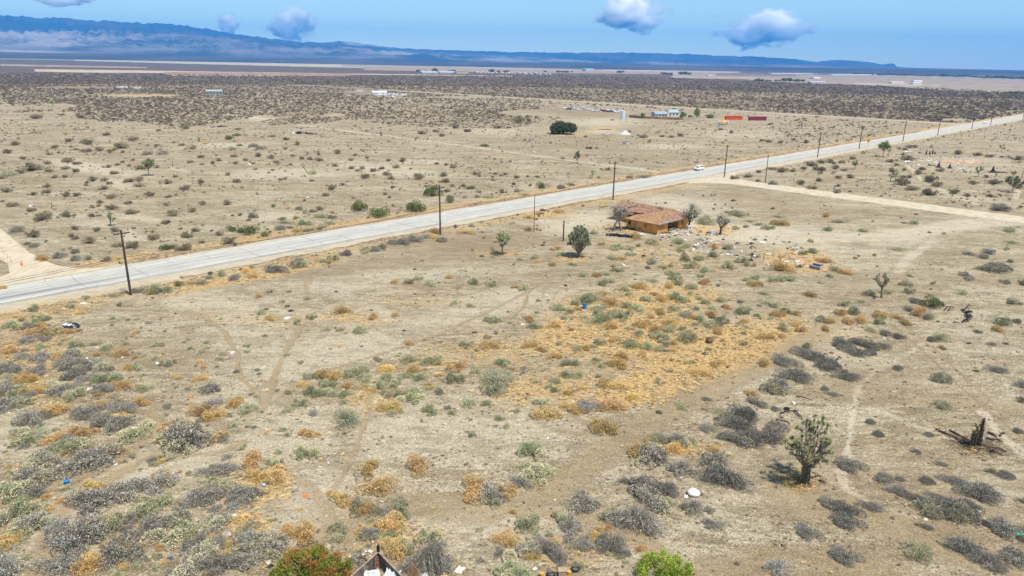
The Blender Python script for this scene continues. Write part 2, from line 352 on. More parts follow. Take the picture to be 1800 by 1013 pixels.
# clearings in the scrub nearer by
np.maximum(pale, .25 * blobm(250, 168, 75, 2.6, 2), out=pale); np.maximum(straw, .6 * blobm(270, 169, 90, 2.5, 2), out=straw)
np.maximum(dark, .9 * blobm(130, 154.5, 70, 2.2, 1), out=dark)
gm, gt, gb = new_mat('desert_soil'); N = gt.nodes; L = gt.links
tc = N.new('ShaderNodeTexCoord')
def noise(scale, detail=4, rough=0.55, vec=None, dist=0.0):
    n = N.new('ShaderNodeTexNoise'); n.inputs['Scale'].default_value = scale; n.inputs['Detail'].default_value = detail; n.inputs['Roughness'].default_value = rough; n.inputs['Distortion'].default_value = dist
    L.new(vec or tc.outputs['Object'], n.inputs['Vector']); return n.outputs[0]
def math_(op, a, b=None, c=None, clamp=False):
    n = N.new('ShaderNodeMath'); n.operation = op; n.use_clamp = clamp
    for i, v in enumerate((a, b, c)):
        if v is None: continue
        if isinstance(v, (int, float)): n.inputs[i].default_value = v
        else: L.new(v, n.inputs[i])
    return n.outputs[0]
def ss(a, b, x):
    n = N.new('ShaderNodeMapRange'); n.interpolation_type = 'SMOOTHSTEP'; n.inputs['From Min'].default_value = a; n.inputs['From Max'].default_value = b
    L.new(x, n.inputs['Value']); return n.outputs[0]
def mix(f, a, b):
    n = N.new('ShaderNodeMix'); n.data_type = 'RGBA'
    if isinstance(f, (int, float)): n.inputs[0].default_value = f
    else: L.new(f, n.inputs[0])
    for i, v in ((6, a), (7, b)):
        if isinstance(v, tuple): n.inputs[i].default_value = (*v, 1)
        else: L.new(v, n.inputs[i])
    return n.outputs[2]
att = N.new('ShaderNodeAttribute'); att.attribute_name = 'Zone'; sep = N.new('ShaderNodeSeparateColor'); L.new(att.outputs['Color'], sep.inputs[0])
A_pale, A_straw, A_trk, A_dark = sep.outputs[0], sep.outputs[1], sep.outputs[2], att.outputs['Alpha']
fa = N.new('ShaderNodeAttribute'); fa.attribute_name = 'FieldCol'
mp = N.new('ShaderNodeMapping'); L.new(tc.outputs['Object'], mp.inputs[0]); mp.inputs['Rotation'].default_value = (0, 0, R(20)); mp.inputs['Scale'].default_value = (0.35, 1.0, 1.0)
n_big = noise(0.035, 3); n_med = noise(0.45, 5, .6); n_sm = noise(2.6, 6, .68, dist=.6); n_fine = noise(11.0, 5, .7); n_str = noise(1.5, 5, .65, mp.outputs[0], .4)
n_mid = noise(0.11, 4, .6, mp.outputs[0])
base = mix(ss(.40, .60, n_big), (0.311, 0.233, 0.135), (0.422, 0.335, 0.203))
base = mix(math_('MULTIPLY', ss(.50, .66, n_med), .75), base, (0.269, 0.200, 0.110))
base = mix(math_('MULTIPLY', ss(.485, .55, n_sm), .62), base, (0.185, 0.138, 0.079))
pk = math_('ADD', math_('MULTIPLY', A_pale, .25), math_('MULTIPLY', math_('ADD', n_str, n_sm), .5))
pk = math_('ADD', pk, math_('MULTIPLY', math_('SUBTRACT', n_mid, .5), .75))
pk = math_('SUBTRACT', pk, math_('MULTIPLY', A_trk, .22)); pk = math_('SUBTRACT', pk, math_('MULTIPLY', A_dark, .10))
base = mix(math_('MULTIPLY', ss(.49, .60, pk), .80), base, mix(ss(.40, .60, n_sm), (0.427, 0.359, 0.243), (0.706, 0.625, 0.468)))
base = mix(math_('MULTIPLY', ss(.545, .60, n_sm), math_('SUBTRACT', .62, math_('MULTIPLY', math_('MAXIMUM', A_trk, A_dark), .5))), base, (0.594, 0.513, 0.369))
n_cr = noise(1.15, 6, .75, None, 1.2); n_m2 = noise(.95, 5, .72, mp.outputs[0], .8); n_f2 = noise(6.0, 4, .7)
base = mix(math_('MULTIPLY', ss(.52, .57, n_m2), .42), base, (0.557, 0.465, 0.320)); base = mix(math_('MULTIPLY', ss(.475, .42, n_m2), .62), base, (0.172, 0.126, 0.075))
n_l = noise(.27, 6, .72, mp.outputs[0], .8); kf = math_('SUBTRACT', 1.0, math_('MULTIPLY', A_trk, .8))
base = mix(math_('MULTIPLY', math_('MULTIPLY', ss(.53, .58, n_l), .42), kf), base, (0.557, 0.465, 0.333)); base = mix(math_('MULTIPLY', math_('MULTIPLY', ss(.475, .43, n_l), .50), kf), base, (0.219, 0.160, 0.097))
base = mix(math_('MULTIPLY', ss(.54, .58, n_f2), .45), base, (0.668, 0.587, 0.432)); base = mix(math_('MULTIPLY', ss(.47, .42, n_f2), .62), base, (0.126, 0.102, 0.061))
base = mix(math_('MULTIPLY', ss(.045, .012, math_('ABSOLUTE', math_('SUBTRACT', n_cr, .5))), .55), base, (0.185, 0.140, 0.081))
base = mix(math_('MULTIPLY', A_pale, .46), base, (0.649, 0.559, 0.414))
# grit: dark and light flecks
vo = N.new('ShaderNodeTexVoronoi'); vo.inputs['Scale'].default_value = 3.2; L.new(tc.outputs['Object'], vo.inputs['Vector'])
sp = math_('MULTIPLY', ss(.22, .12, vo.outputs['Distance']), ss(.55, .62, noise(.8, 3)))
base = mix(math_('MULTIPLY', sp, math_('SUBTRACT', .75, math_('MULTIPLY', A_trk, .7))), base, (0.126, 0.092, 0.063))
base = mix(math_('MULTIPLY', ss(.60, .70, n_fine), .55), base, (0.557, 0.465, 0.333))
base = mix(math_('MULTIPLY', ss(.42, .34, n_fine), .55), base, (0.172, 0.126, 0.081))
st = math_('ADD', math_('MULTIPLY', A_straw, .42), math_('MULTIPLY', math_('SUBTRACT', n_str, .5), .9))
base = mix(math_('MULTIPLY', ss(.07, .30, st), .85), base, mix(ss(.4, .6, n_sm), (0.371, 0.219, 0.086), (0.630, 0.442, 0.194)))
base = mix(math_('MULTIPLY', A_dark, .55), base, (0.273, 0.200, 0.122))
base = mix(math_('MULTIPLY', A_trk, .66), base, mix(ss(.4, .6, n_med), (0.265, 0.191, 0.104), (0.320, 0.238, 0.135)))
base = mix(math_('MULTIPLY', math_('MULTIPLY', ss(.55, .60, n_f2), A_trk), .22), base, (0.520, 0.419, 0.270)); base = mix(math_('MULTIPLY', math_('MULTIPLY', ss(.46, .42, n_f2), A_trk), .45), base, (0.185, 0.131, 0.072))
# far plain: fields and scrub too small to stand up as plants
mpf = N.new('ShaderNodeMapping'); L.new(tc.outputs['Object'], mpf.inputs[0]); mpf.inputs['Scale'].default_value = (0.02, 0.012, 1)
nf = noise(1.0, 6, .75, mpf.outputs[0]); nf2 = noise(.09, 4, .7)
fcol = N.new('ShaderNodeMix'); fcol.data_type = 'RGBA'; fcol.blend_type = 'MULTIPLY'; fcol.inputs[0].default_value = 1.0
L.new(fa.outputs['Color'], fcol.inputs[6])
vr = mix(ss(.35, .65, nf), (.74, .72, .72), (1.30, 1.28, 1.24)); L.new(vr, fcol.inputs[7])
fc2 = mix(math_('MULTIPLY', ss(.5, .62, nf2), .35), fcol.outputs[2], (.34, .27, .19))
base = mix(fa.outputs['Alpha'], base, fc2)
L.new(base, gb.inputs['Base Color']); gb.inputs['Roughness'].default_value = .95; gb.inputs['Specular IOR Level'].default_value = 0.1
bp = N.new('ShaderNodeBump'); bp.inputs['Strength'].default_value = 1.0; bp.inputs['Distance'].default_value = .22
hgt = math_('ADD', math_('MULTIPLY', n_sm, .8), math_('ADD', math_('MULTIPLY', n_fine, .35), math_('MULTIPLY', n_str, .9)))
L.new(math_('MULTIPLY', hgt, math_('SUBTRACT', 1.0, math_('MULTIPLY', A_trk, .6))), bp.inputs['Height']); L.new(bp.outputs[0], gb.inputs['Normal'])
V = np.c_[GX.ravel(), GY.ravel(), GZ.ravel()]
i0 = np.arange(nr - 1)[:, None] * na; j0 = np.arange(na)[None, :]; j1 = (j0 + 1) % na
Fq = np.stack([i0 + j0, i0 + na + j0, i0 + na + j1, i0 + j1], -1).reshape(-1, 4)[:, ::-1]
gme = np_mesh('ground', V, Fq, gm, smooth=True)
a = gme.attributes.new('Zone', 'FLOAT_COLOR', 'POINT'); a.data.foreach_set('color', np.stack([pale, straw, trk, dark], -1).astype(np.float32).ravel())
a = gme.attributes.new('FieldCol', 'FLOAT_COLOR', 'POINT'); a.data.foreach_set('color', FC.ravel())
tag(link('ground', gme), 'dry tan desert floor with pale crust, straw and tracks', 'ground', kind='structure')

# ================================================================== ROADS
def ribbon(name, ac0, ac1, al0, al1, z, mat, step=1.0, nx=14, jit=0.0, swap=False, end=None):
    n = int(abs(al1 - al0) / step) + 1
    t = np.linspace(al0, al1, n); u = np.linspace(0, 1, nx)
    T, U = np.meshgrid(t, u, indexing='ij')
    e0 = (fbm(T / 5.0, T * 0 + ac0 * 3, 4) - .5) * jit; e1 = (fbm(T / 5.0, T * 0 + ac1 * 7 + 5, 4) - .5) * jit
    A = ac0 + e0 + (ac1 + e1 - ac0 - e0) * U
    X, Y = (A * S2 + T * S2, -A * S2 + T * S2) if not swap else (T * S2 + A * S2, -T * S2 + A * S2)
    Z = np.full_like(X, z)
    V = np.c_[X.ravel(), Y.ravel(), Z.ravel()]
    i = np.arange(n - 1)[:, None] * nx; j = np.arange(nx - 1)[None]
    Fq = np.stack([i + j, i + j + 1, i + nx + j + 1, i + nx + j], -1).reshape(-1, 4)
    me = np_mesh(name, V, Fq, mat)
    return me, T, A
am, at_, ab = new_mat('old_asphalt'); N = at_.nodes; L = at_.links
tc = N.new('ShaderNodeTexCoord'); mp = N.new('ShaderNodeMapping'); mp.inputs['Rotation'].default_value = (0, 0, R(-45)); L.new(tc.outputs['Object'], mp.inputs[0])
mp2 = N.new('ShaderNodeMapping'); mp2.inputs['Scale'].default_value = (.12, 1.3, 1); L.new(mp.outputs[0], mp2.inputs[0])
n1 = noise(1.0, 5, .6, mp2.outputs[0]); n2 = noise(2.5, 6, .7); n3 = noise(.12, 3)
c = mix(ss(.4, .62, n1), (.42, .40, .34), (.53, .505, .435)); c = mix(math_('MULTIPLY', ss(.5, .7, n2), .35), c, (.36, .35, .33)); c = mix(math_('MULTIPLY', ss(.5, .64, n3), .35), c, (.50, .44, .35))
wa = N.new('ShaderNodeAttribute'); wa.attribute_name = 'Wear'
c = mix(math_('MULTIPLY', wa.outputs['Fac'], ss(.22, .45, n1)), c, (.235, .235, .235))
vor = N.new('ShaderNodeTexVoronoi'); vor.feature = 'DISTANCE_TO_EDGE'; vor.inputs['Scale'].default_value = .22; L.new(tc.outputs['Object'], vor.inputs['Vector'])
c = mix(math_('MULTIPLY', ss(.012, .004, vor.outputs['Distance']), .5), c, (.20, .20, .20))
L.new(c, ab.inputs['Base Color']); ab.inputs['Roughness'].default_value = .9
rme, T_, A_ = ribbon('road', -145.3, -134.4, -120, 1500, .030, am, 1.5, 24, .5)
wear = np.exp(-((A_ + 137.9) / 1.0) ** 2) * (0.22 + .9 * sstep(52, 22, T_)) + np.exp(-((A_ + 141.6) / .5) ** 2) * .3
wear = np.maximum(wear, np.exp(-((A_ + 139.5) / .9) ** 2) * .25 * (fbm(T_ / 20, A_, 3)))
a = rme.attributes.new('Wear', 'FLOAT', 'POINT'); a.data.foreach_set('value', wear.astype(np.float32).ravel())
tag(link('road', rme), 'straight grey two-lane asphalt road crossing the desert', 'road', kind='structure')
tar = paint('crack_tar', (.16, .16, .165), .9, .2, 4)
cr_ = MB(); rr = random.Random(4)
def strip(pts, w, z):
    for (a0, l0), (a1, l1) in zip(pts[:-1], pts[1:]):
        p = Vector(AL(a0, l0, z)); q = Vector(AL(a1, l1, z)); d = (q - p).normalized(); s = Vector((-d.y, d.x, 0)) * w / 2
        p2 = p - d * .02; q2 = q + d * .02
        cr_.add([p2 - s, q2 - s, q2 + s, p2 + s], [(0, 1, 2, 3)])
for ac, wd in ((-140.0, .24), (-134.9, .34)):      # centre seam and the broken outer edge
    l = -110.0; a0 = ac
    while l < 420:
        nl = l + rr.uniform(3, 8); na_ = ac + rr.uniform(-.12, .12)
        if rr.random() < .93: strip([(a0, l), (na_, nl)], wd * rr.uniform(.6, 1.3), .034)
        l, a0 = nl, na_
l = -100.0
while l < 330:                                      # cross cracks
    l += rr.uniform(6.5, 11)
    a = -145.0 if rr.random() < .7 else -140.0; b = -134.9 if rr.random() < .6 else -140; 
    if b - a < 3: continue
    pts = [(a + (b - a) * k / 6, l + k * rr.uniform(-.02, .05) + rr.uniform(-.15, .15)) for k in range(7)]; strip(pts, rr.uniform(.06, .13), .0385)
tag(cr_.build('road_cracks', tar), 'dark tar lines and cracks across the asphalt road', 'road cracks', kind='structure')
sandm, st_, sb = new_mat('graded_sand'); N = st_.nodes; L = st_.links
tc = N.new('ShaderNodeTexCoord'); mp = N.new('ShaderNodeMapping'); mp.inputs['Rotation'].default_value = (0, 0, R(-45)); mp.inputs['Scale'].default_value = (.5, .22, 1); L.new(tc.outputs['Object'], mp.inputs[0])
n1 = noise(1.2, 5, .6, mp.outputs[0]); n2 = noise(3, 5, .7)
c = mix(ss(.38, .62, n1), (.47, .375, .25), (.56, .47, .345)); c = mix(math_('MULTIPLY', ss(.55, .7, n2), .4), c, (.42, .33, .23))
L.new(c, sb.inputs['Base Color']); sb.inputs['Roughness'].default_value = .95
me, _, _ = ribbon('dirt_road', 224.3, 235.0, -131.2, 240, .012, sandm, 1.2, 8, 2.2, swap=True)
tag(link('dirt_road', me), 'pale graded dirt road branching off past the house', 'dirt road', kind='structure')
me, _, _ = ribbon('dirt_road', 24.4, 29.6, -420, -145.9, .010, sandm, 1.2, 8, .9, swap=True)
tag(link('dirt_road', me), 'wide pale dirt road meeting the asphalt opposite the leaning pole', 'dirt road', kind='structure')
me, _, _ = ribbon('dirt_road', 613.5, 620.5, -900, -146.5, .02, sandm, 6, 6, 2.5, swap=True)
def fan(pts, z, lab):
    mb = MB(); mb.add([AL(a, l, z) for a, l in pts], [tuple(range(len(pts)))]); tag(mb.build('dirt_road', sandm), lab, 'dirt road', kind='structure')
fan([(-145.8, 4), (-145.8, 40), (-147.5, 35.5), (-150, 32.8), (-154, 31), (-162, 29.6), (-162, 24.4), (-154, 23.2), (-150, 19), (-147.5, 11)][::-1], .016, 'flared sandy mouth of the wide dirt road')
fan([(-131.3, 209), (-131.3, 252), (-129, 245), (-126, 240), (-120, 235.5), (-113, 234.5), (-113, 224.8), (-120, 223.5), (-126, 219), (-129, 214)], .018, 'flared sandy mouth of the side dirt road')
tag(link('dirt_road', me), 'long thin dirt road running along the dense scrub', 'dirt road', kind='structure')
# soil windrows pushed up along the road edges
def berm(name, ac, al0, al1, w, h, mat, lab):
    n = int((al1 - al0) / .45); nx = 7
    t = np.linspace(al0, al1, n); u = np.linspace(-1, 1, nx); T, U = np.meshgrid(t, u, indexing='ij')
    k = np.clip(fbm(T / 6, T * 0 + ac, 3) * 2.2 - .55, 0, 1.2)
    A = ac + U * w / 2 * (0.5 + k) + (fbm(T / 9, T * 0 + 3, 3) - .5) * .8
    Z = (1 - U ** 2) * h * k * (0.5 + fbm(T * 2.3, A * 3, 3)) - .03 * np.abs(U)
    V = np.c_[(A * S2 + T * S2).ravel(), (-A * S2 + T * S2).ravel(), Z.ravel()]
    i = np.arange(n - 1)[:, None] * nx; j = np.arange(nx - 1)[None]
    Fq = np.stack([i + j, i + j + 1, i + nx + j + 1, i + nx + j], -1).reshape(-1, 4)
    tag(link(name, np_mesh(name, V, Fq, mat)), lab, 'soil bank', kind='structure')
bm_ = paint('turned_soil', (.25, .175, .105), .95, .35, 1.6, .6)
berm('soil_bank', -147.6, 40, 520, 1.7, .55, bm_, 'low dark bank of pushed-up soil along the far road edge')
berm('soil_bank', -130.2, 45, 215, 1.3, .36, bm_, 'low broken bank of pushed-up soil along the near road edge')

# ================================================================== HILLS (real heightfield, 7 to 30 km away)
hx = [-300, 0, 60, 120, 200, 300, 350, 400, 480, 530, 570, 600, 630, 680, 760, 900, 1000, 1100, 1200, 1250, 1320, 1400, 1430, 1460, 1490, 1530, 1548, 1570, 1575, 1590, 1650, 1800, 2100]
hy = [30, 36, 38, 41, 46, 50, 54, 64, 73, 78, 79, 77, 79, 86.5, 90.5, 94, 95.2, 95.3, 97, 100, 101.3, 106, 110.3, 107.4, 108, 111.2, 114.5, 112.4, 118, 119.5, 121, 124, 128]
fx = [-300, 0, 100, 200, 300, 400, 500, 560, 620, 700, 800, 900, 1100, 1300, 1500, 1600, 1800, 2100]
fy = [60, 62, 64, 64, 68, 73, 80, 84, 86, 94, 99, 104, 110, 114, 119, 121, 125, 129]
na_h = 620; azh = np.radians(np.linspace(-44, 44, na_h))
rh = np.concatenate([np.linspace(6800, 12000, 30), np.linspace(12200, 19600, 90), np.array([19950])])
RH, AH = np.meshgrid(rh, azh, indexing='ij')
HX = RH * np.sin(AH); HY = RH * np.cos(AH)
pxh, pyh = Qv(HX, HY, CAM_H)         # where the eye-level horizon lies in that direction
kk = 1.0 / (np.cos(AH) * math.cos(PITCH)) / F_PX      # px above the horizon -> tangent
def top(xs, ys): return np.maximum(0.2, pyh - np.interp(pxh, xs, ys)) * F_PX / F_PX
T3 = top(hx, hy) / (F_PX) / math.cos(PITCH) * np.cos(AH) * math.cos(PITCH)
T2 = top(fx, fy) / (F_PX) * np.cos(AH)
T1 = np.interp(pxh, [-300, 0, 300, 600, 900, 1300, 1800], [10, 9.5, 6, 3, 1.8, 1.2, .8]) / F_PX * np.cos(AH)
el = T1 * sstep(6800, 11000, RH) + (T2 - T1) * sstep(10800, 14500, RH)
el = el + np.maximum(0, T3 - T2) * sstep(14500, 19000, RH)
rid = 1 - np.abs(2 * fbm(pxh / 22.0, RH / 2200.0, 5) - 1); rid2 = 1 - np.abs(2 * fbm(pxh / 7.0 + 9, RH / 900.0, 4) - 1)
nz_ = (rid - .75) * 1.3 + (rid2 - .75) * .7
amp = T3 * .20 * sstep(11500, 15000, RH) * (1 - .75 * sstep(17500, 19500, RH)) + T2 * .10 * sstep(10800, 12500, RH) * (1 - sstep(13000, 15500, RH))
jag = (fbm(pxh / 6.0, pxh * 0 + 3, 4) - .5) * 3.0 / F_PX * sstep(18000, 19500, RH) * sstep(0, 20 / F_PX, T3)
HZ = CAM_H + RH * (el + nz_ * amp + jag) * 1.0
HZ = HZ - CAM_H * sstep(9000, 7000, RH) - 8 * sstep(7600, 6800, RH)
HZ = np.where(RH > 19700, -8, HZ)
hm, ht, hb = new_mat('far_hills'); N = ht.nodes; L = ht.links
tc = N.new('ShaderNodeTexCoord'); mp = N.new('ShaderNodeMapping'); mp.inputs['Scale'].default_value = (.0008, .0004, .003); L.new(tc.outputs['Object'], mp.inputs[0])
n1 = noise(1.0, 6, .65, mp.outputs[0]); n2 = noise(.004, 5, .7)
ha = N.new('ShaderNodeAttribute'); ha.attribute_name = 'Tan'
c = mix(ss(.4, .6, n1), (.075, .065, .05), (.13, .10, .07)); c = mix(math_('MULTIPLY', ss(.5, .66, n2), .5), c, (.07, .065, .05))
c = mix(math_('MULTIPLY', ha.outputs['Fac'], ss(.40, .62, n1)), c, (.62, .54, .44))
L.new(c, hb.inputs['Base Color']); hb.inputs['Roughness'].default_value = 1.0; hb.inputs['Specular IOR Level'].default_value = 0
tanm = .38 * np.exp(-((pxh - 130) / 190) ** 2) * sstep(11500, 13000, RH) * sstep(16500, 14500, RH) + .7 * np.exp(-((pxh - 620) / 70) ** 2) * sstep(15500, 18000, RH) + .35 * np.exp(-((pxh - 800) / 220) ** 2) * sstep(12000, 13500, RH) * sstep(16500, 15000, RH) + .6 * np.exp(-((pxh - 30) / 90) ** 2) * sstep(9500, 10500, RH) * sstep(11800, 11000, RH) + .25 * sstep(10500, 12500, RH) * sstep(15500, 13500, RH)
V = np.c_[HX.ravel(), HY.ravel(), HZ.ravel()]; nh = len(rh)
i = np.arange(nh - 1)[:, None] * na_h; j = np.arange(na_h - 1)[None]
Fq = np.stack([i + j, i + na_h + j, i + na_h + j + 1, i + j + 1], -1).reshape(-1, 4)[:, ::-1]
hme = np_mesh('hills', V, Fq, hm, smooth=True)
a = hme.attributes.new('Tan', 'FLOAT', 'POINT'); a.data.foreach_set('value', np.clip(tanm, 0, 1).astype(np.float32).ravel())
tag(link('hills', hme), 'long blue mountain ridge fading in the distance', 'hills', kind='structure')
HTOP = float(HZ.max())

# ================================================================== AIR
hz, hzt, hzb = new_mat('haze_air'); N = hzt.nodes; L = hzt.links
N.remove(hzb); pv = N.new('ShaderNodeVolumePrincipled'); pv.inputs['Color'].default_value = (.025, .39, 1.0, 1); pv.inputs['Density'].default_value = 6.4e-5; pv.inputs['Anisotropy'].default_value = 0.0
mo = [n for n in N if n.type == 'OUTPUT_MATERIAL'][0]; L.new(pv.outputs[0], mo.inputs['Volume'])
hb_ = MB().box((0, 0, (HTOP + 40) / 2 - 7), (40600, 40600, HTOP + 40 + 14)).build('haze', hz); hb_['kind'] = 'stuff'; hb_['label'] = 'thin blue haze over the far plain and hills'; hb_['category'] = 'haze'
# clouds: small cumulus puffs beyond the haze
cm, ct, cb = new_mat('cloud_vapour'); N = ct.nodes; L = ct.links; N.remove(cb)
tc = N.new('ShaderNodeTexCoord'); oi = N.new('ShaderNodeObjectInfo')
va = N.new('ShaderNodeVectorMath'); va.operation = 'LENGTH'; L.new(tc.outputs['Object'], va.inputs[0])
vs_ = N.new('ShaderNodeVectorMath'); vs_.operation = 'ADD'; L.new(tc.outputs['Object'], vs_.inputs[0])
cx = N.new('ShaderNodeCombineXYZ'); L.new(math_('MULTIPLY', oi.outputs['Random'], 40.0), cx.inputs[0]); L.new(cx.outputs[0], vs_.inputs[1])
nn = noise(1.9, 6, .62, vs_.outputs[0])
dd = math_('SUBTRACT', math_('ADD', math_('MULTIPLY', nn, 1.9), -.42), va.outputs['Value'])
dens = math_('MULTIPLY', ss(0.0, .22, dd), .011)
pv = N.new('ShaderNodeVolumePrincipled'); pv.inputs['Color'].default_value = (1, 1, 1, 1); pv.inputs['Anisotropy'].default_value = .0
L.new(dens, pv.inputs['Density'])
pv.inputs['Emission Color'].default_value = (0, 0, 0, 1)
mo = [n for n in N if n.type == 'OUTPUT_MATERIAL'][0]; L.new(pv.outputs[0], mo.inputs['Volume'])
for px, py, wpx, hpx, lab in [(1345, 50, 112, 46, 'biggest puffy white cloud with a flat base'), (1112, 24, 80, 52, 'tall white cloud cut by the top of the sky'), (514, 44, 62, 44, 'slanting white cloud above the blue ridge'),
                              (402, 43, 30, 27, 'small round cloud over the blue ridge'), (118, 0, 70, 16, 'faint thin cloud high over the mountains')]:
    D = 42000.0
    d = _fw * F_PX + _r * (px - 900.0) + _u * (506.5 - py); d = d / math.hypot(d[0], d[1]); p = np.array([0, 0, CAM_H]) + d * D
    s = D / F_PX
    o = MB().blob((0, 0, 0), (1.15, 1.15, 1.15), 20, 12).build('cloud', cm, None, p)
    o.scale = (wpx * s, wpx * s * .7, hpx * s); o['kind'] = 'structure'; o['label'] = lab
# ================================================================== PLANT PROTOTYPES
veg = colmat('plant_matter', .9, .22)
def jit(cols, n, r, amt=.18):
    c = np.array(cols)[r.integers(0, len(cols), n)]
    return np.clip(c * (1 + r.normal(0, amt, (n, 1))) * (1 + r.normal(0, .05, (n, 3))), .004, .95)
def blades(c, d, Ln, W, r):
    """thin four-cornered blades centred on c, pointing along d"""
    d = d / (np.linalg.norm(d, axis=1, keepdims=True) + 1e-9)
    s = np.cross(d, r.normal(0, 1, d.shape)); s /= (np.linalg.norm(s, axis=1, keepdims=True) + 1e-9)
    Ln = np.broadcast_to(np.asarray(Ln), (len(c),))[:, None]; W = np.broadcast_to(np.asarray(W), (len(c),))[:, None]
    V = np.stack([c - d * Ln * .5 - s * W * .3, c - d * Ln * .1 + s * W * .5, c + d * Ln * .5 + s * W * .08, c - d * Ln * .1 - s * W * .5], 1)
    return V.reshape(-1, 3)
def bush(name, sd, leaf, twig, nl=1300, nw=220, ls=.07, lw=.035, h=.62, lumps=9, leaf2=None, open_=0.0, arch=0.25, elong=1.0, tw=.016):
    r = np.random.default_rng(sd)
    LC = []; LR = []
    for i in range(lumps):
        a = r.uniform(0, 2 * math.pi); q = (r.uniform(0, 1) ** .5) * .80
        if i == 0: q = 0.05
        LC.append((q * math.cos(a), q * math.sin(a), h * r.uniform(.22, .62) * (1 - .45 * q))); LR.append(r.uniform(.20, .46) * (1.15 - .4 * q))
    LC = np.array(LC); LR = np.array(LR)
    k = r.integers(0, lumps, nl); ph = r.uniform(0, 2 * math.pi, nl); ct = r.uniform(-.35, 1, nl); stt = np.sqrt(1 - ct ** 2)
    dirs = np.c_[stt * np.cos(ph), stt * np.sin(ph), ct * .95]
    rad = LR[k] * (1 - open_ * r.uniform(0, 1, nl) ** 1.5) * (r.uniform(.86, 1.1, nl))
    c = LC[k] + dirs * rad[:, None]; c[:, 2] = np.where(c[:, 2] < .03, r.uniform(.02, .12, nl), c[:, 2])
    d = dirs * 1.0 + r.normal(0, .55, (nl, 3)) + [0, 0, .35]
    V = [blades(c, d, ls * r.uniform(.6, 1.4, nl), lw * r.uniform(.6, 1.4, nl), r)]
    isl2 = r.random(lumps) < .45
    C1 = jit(leaf, nl, r)
    if leaf2 is not None:
        C2 = jit(leaf2, nl, r); C1 = np.where(isl2[k][:, None], C2, C1)
    C = [C1]
    if nw:
        a = r.uniform(0, 2 * math.pi, nw); q = r.uniform(0, .18, nw); b = np.c_[q * np.cos(a), q * np.sin(a), np.zeros(nw)]
        k = r.integers(0, lumps, nw); e = LC[k] + r.normal(0, 1, (nw, 3)) * LR[k][:, None] * .62; e[:, 2] = np.abs(e[:, 2]) + .04
        m = (b + e) / 2 + np.c_[(e - b)[:, :2] * arch * .2, np.abs(r.normal(0, arch * .3, nw)) + .02]
        for p0, p1 in ((b, m), (m, e)):
            V.append(blades((p0 + p1) / 2, p1 - p0, np.linalg.norm(p1 - p0, axis=1) * 1.06, tw, r)); C.append(jit(twig, nw, r, .22))
    V = np.concatenate(V); C = np.concatenate(C); V[:, 0] *= elong
    ext = np.percentile(np.hypot(V[:, 0], V[:, 1]), 93); V[:, :2] /= ext; V[:, 2] /= max(ext, 1e-6) * .92                    # outline radius 1
    return np_mesh(name, V, np.arange(len(V)).reshape(-1, 4), veg, C)
GREEN = [(.37, .40, .21), (.46, .48, .28), (.27, .30, .15)]; PALEG = [(.60, .57, .36), (.48, .47, .27), (.68, .60, .38)]
ORNG = [(.76, .50, .20), (.64, .38, .13), (.86, .66, .33), (.48, .39, .19), (.46, .27, .11)]; YEL = [(.86, .65, .28), (.80, .53, .18), (.68, .42, .13)]
GREY = [(.33, .305, .25), (.48, .44, .35), (.14, .13, .112), (.70, .63, .49)]; PGREY = [(.50, .49, .42), (.42, .41, .36), (.33, .32, .28)]
CREO = [(.26, .22, .12), (.33, .27, .165), (.17, .145, .08), (.38, .32, .21)]; DGREEN = [(.15, .19, .05), (.22, .26, .08), (.09, .12, .035)]
TW = [(.20, .16, .12), (.13, .11, .09), (.30, .25, .19)]; TWG = [(.27, .24, .20), (.15, .14, .12), (.54, .49, .39), (.08, .075, .067)]
PROTO = {}
for t, kw in {
    'g': dict(leaf=GREEN, twig=TW, leaf2=PALEG, nl=4600, nw=160, h=.60, ls=.055), 's': dict(leaf=PALEG, twig=TW, leaf2=GREEN, nl=3000, nw=220, h=.55, ls=.06),
    'o': dict(leaf=ORNG, twig=[(.30, .17, .08), (.42, .26, .12)], nl=4600, nw=260, h=.56, arch=.5, ls=.055), 'y': dict(leaf=YEL, twig=[(.5, .35, .15)], leaf2=ORNG, nl=3400, nw=160, h=.46, ls=.055),
    'k': dict(leaf=GREY, leaf2=[(.64, .56, .41), (.30, .27, .22), (.17, .155, .135), (.46, .42, .33)], twig=TWG, nl=5200, nw=800, ls=.07, lw=.024, h=.48, arch=.5, open_=.22, tw=.011, lumps=12), 'm': dict(leaf=GREY, twig=TWG, leaf2=PALEG, nl=5200, nw=500, h=.54, lumps=13, ls=.06),
    'p': dict(leaf=PGREY, twig=TWG, leaf2=GREY, nl=3600, nw=300, h=.56, lumps=13, ls=.05), 'c': dict(leaf=CREO, twig=TW, nl=900, nw=420, ls=.10, lw=.045, h=.80, open_=.5, arch=.1),
    'd': dict(leaf=DGREEN, twig=TW, nl=1700, nw=160, ls=.085, lw=.045, h=.80), 'S': dict(leaf=GREEN, twig=TW, leaf2=[(.36, .37, .24)], nl=3600, nw=300, ls=.045, lw=.024, h=.62, lumps=14),
    'Y': dict(leaf=[(.55, .50, .20), (.45, .43, .16), (.62, .55, .28)], twig=TW, leaf2=PALEG, nl=2200, nw=150, h=.70),
    'K': dict(leaf=GREY, leaf2=[(.60, .54, .42), (.30, .27, .23), (.15, .14, .12)], twig=TWG, nl=6000, nw=1500, ls=.065, lw=.014, h=.48, arch=.8, open_=.25, lumps=13, tw=.009)}.items():
    PROTO[t] = [bush('shrub_' + t, 100 + 17 * ord(t) + v, elong=(1.0, 1.3, 1.55, 1.15)[v], **kw) for v in range(4 if t in 'gokmc' else 3)]
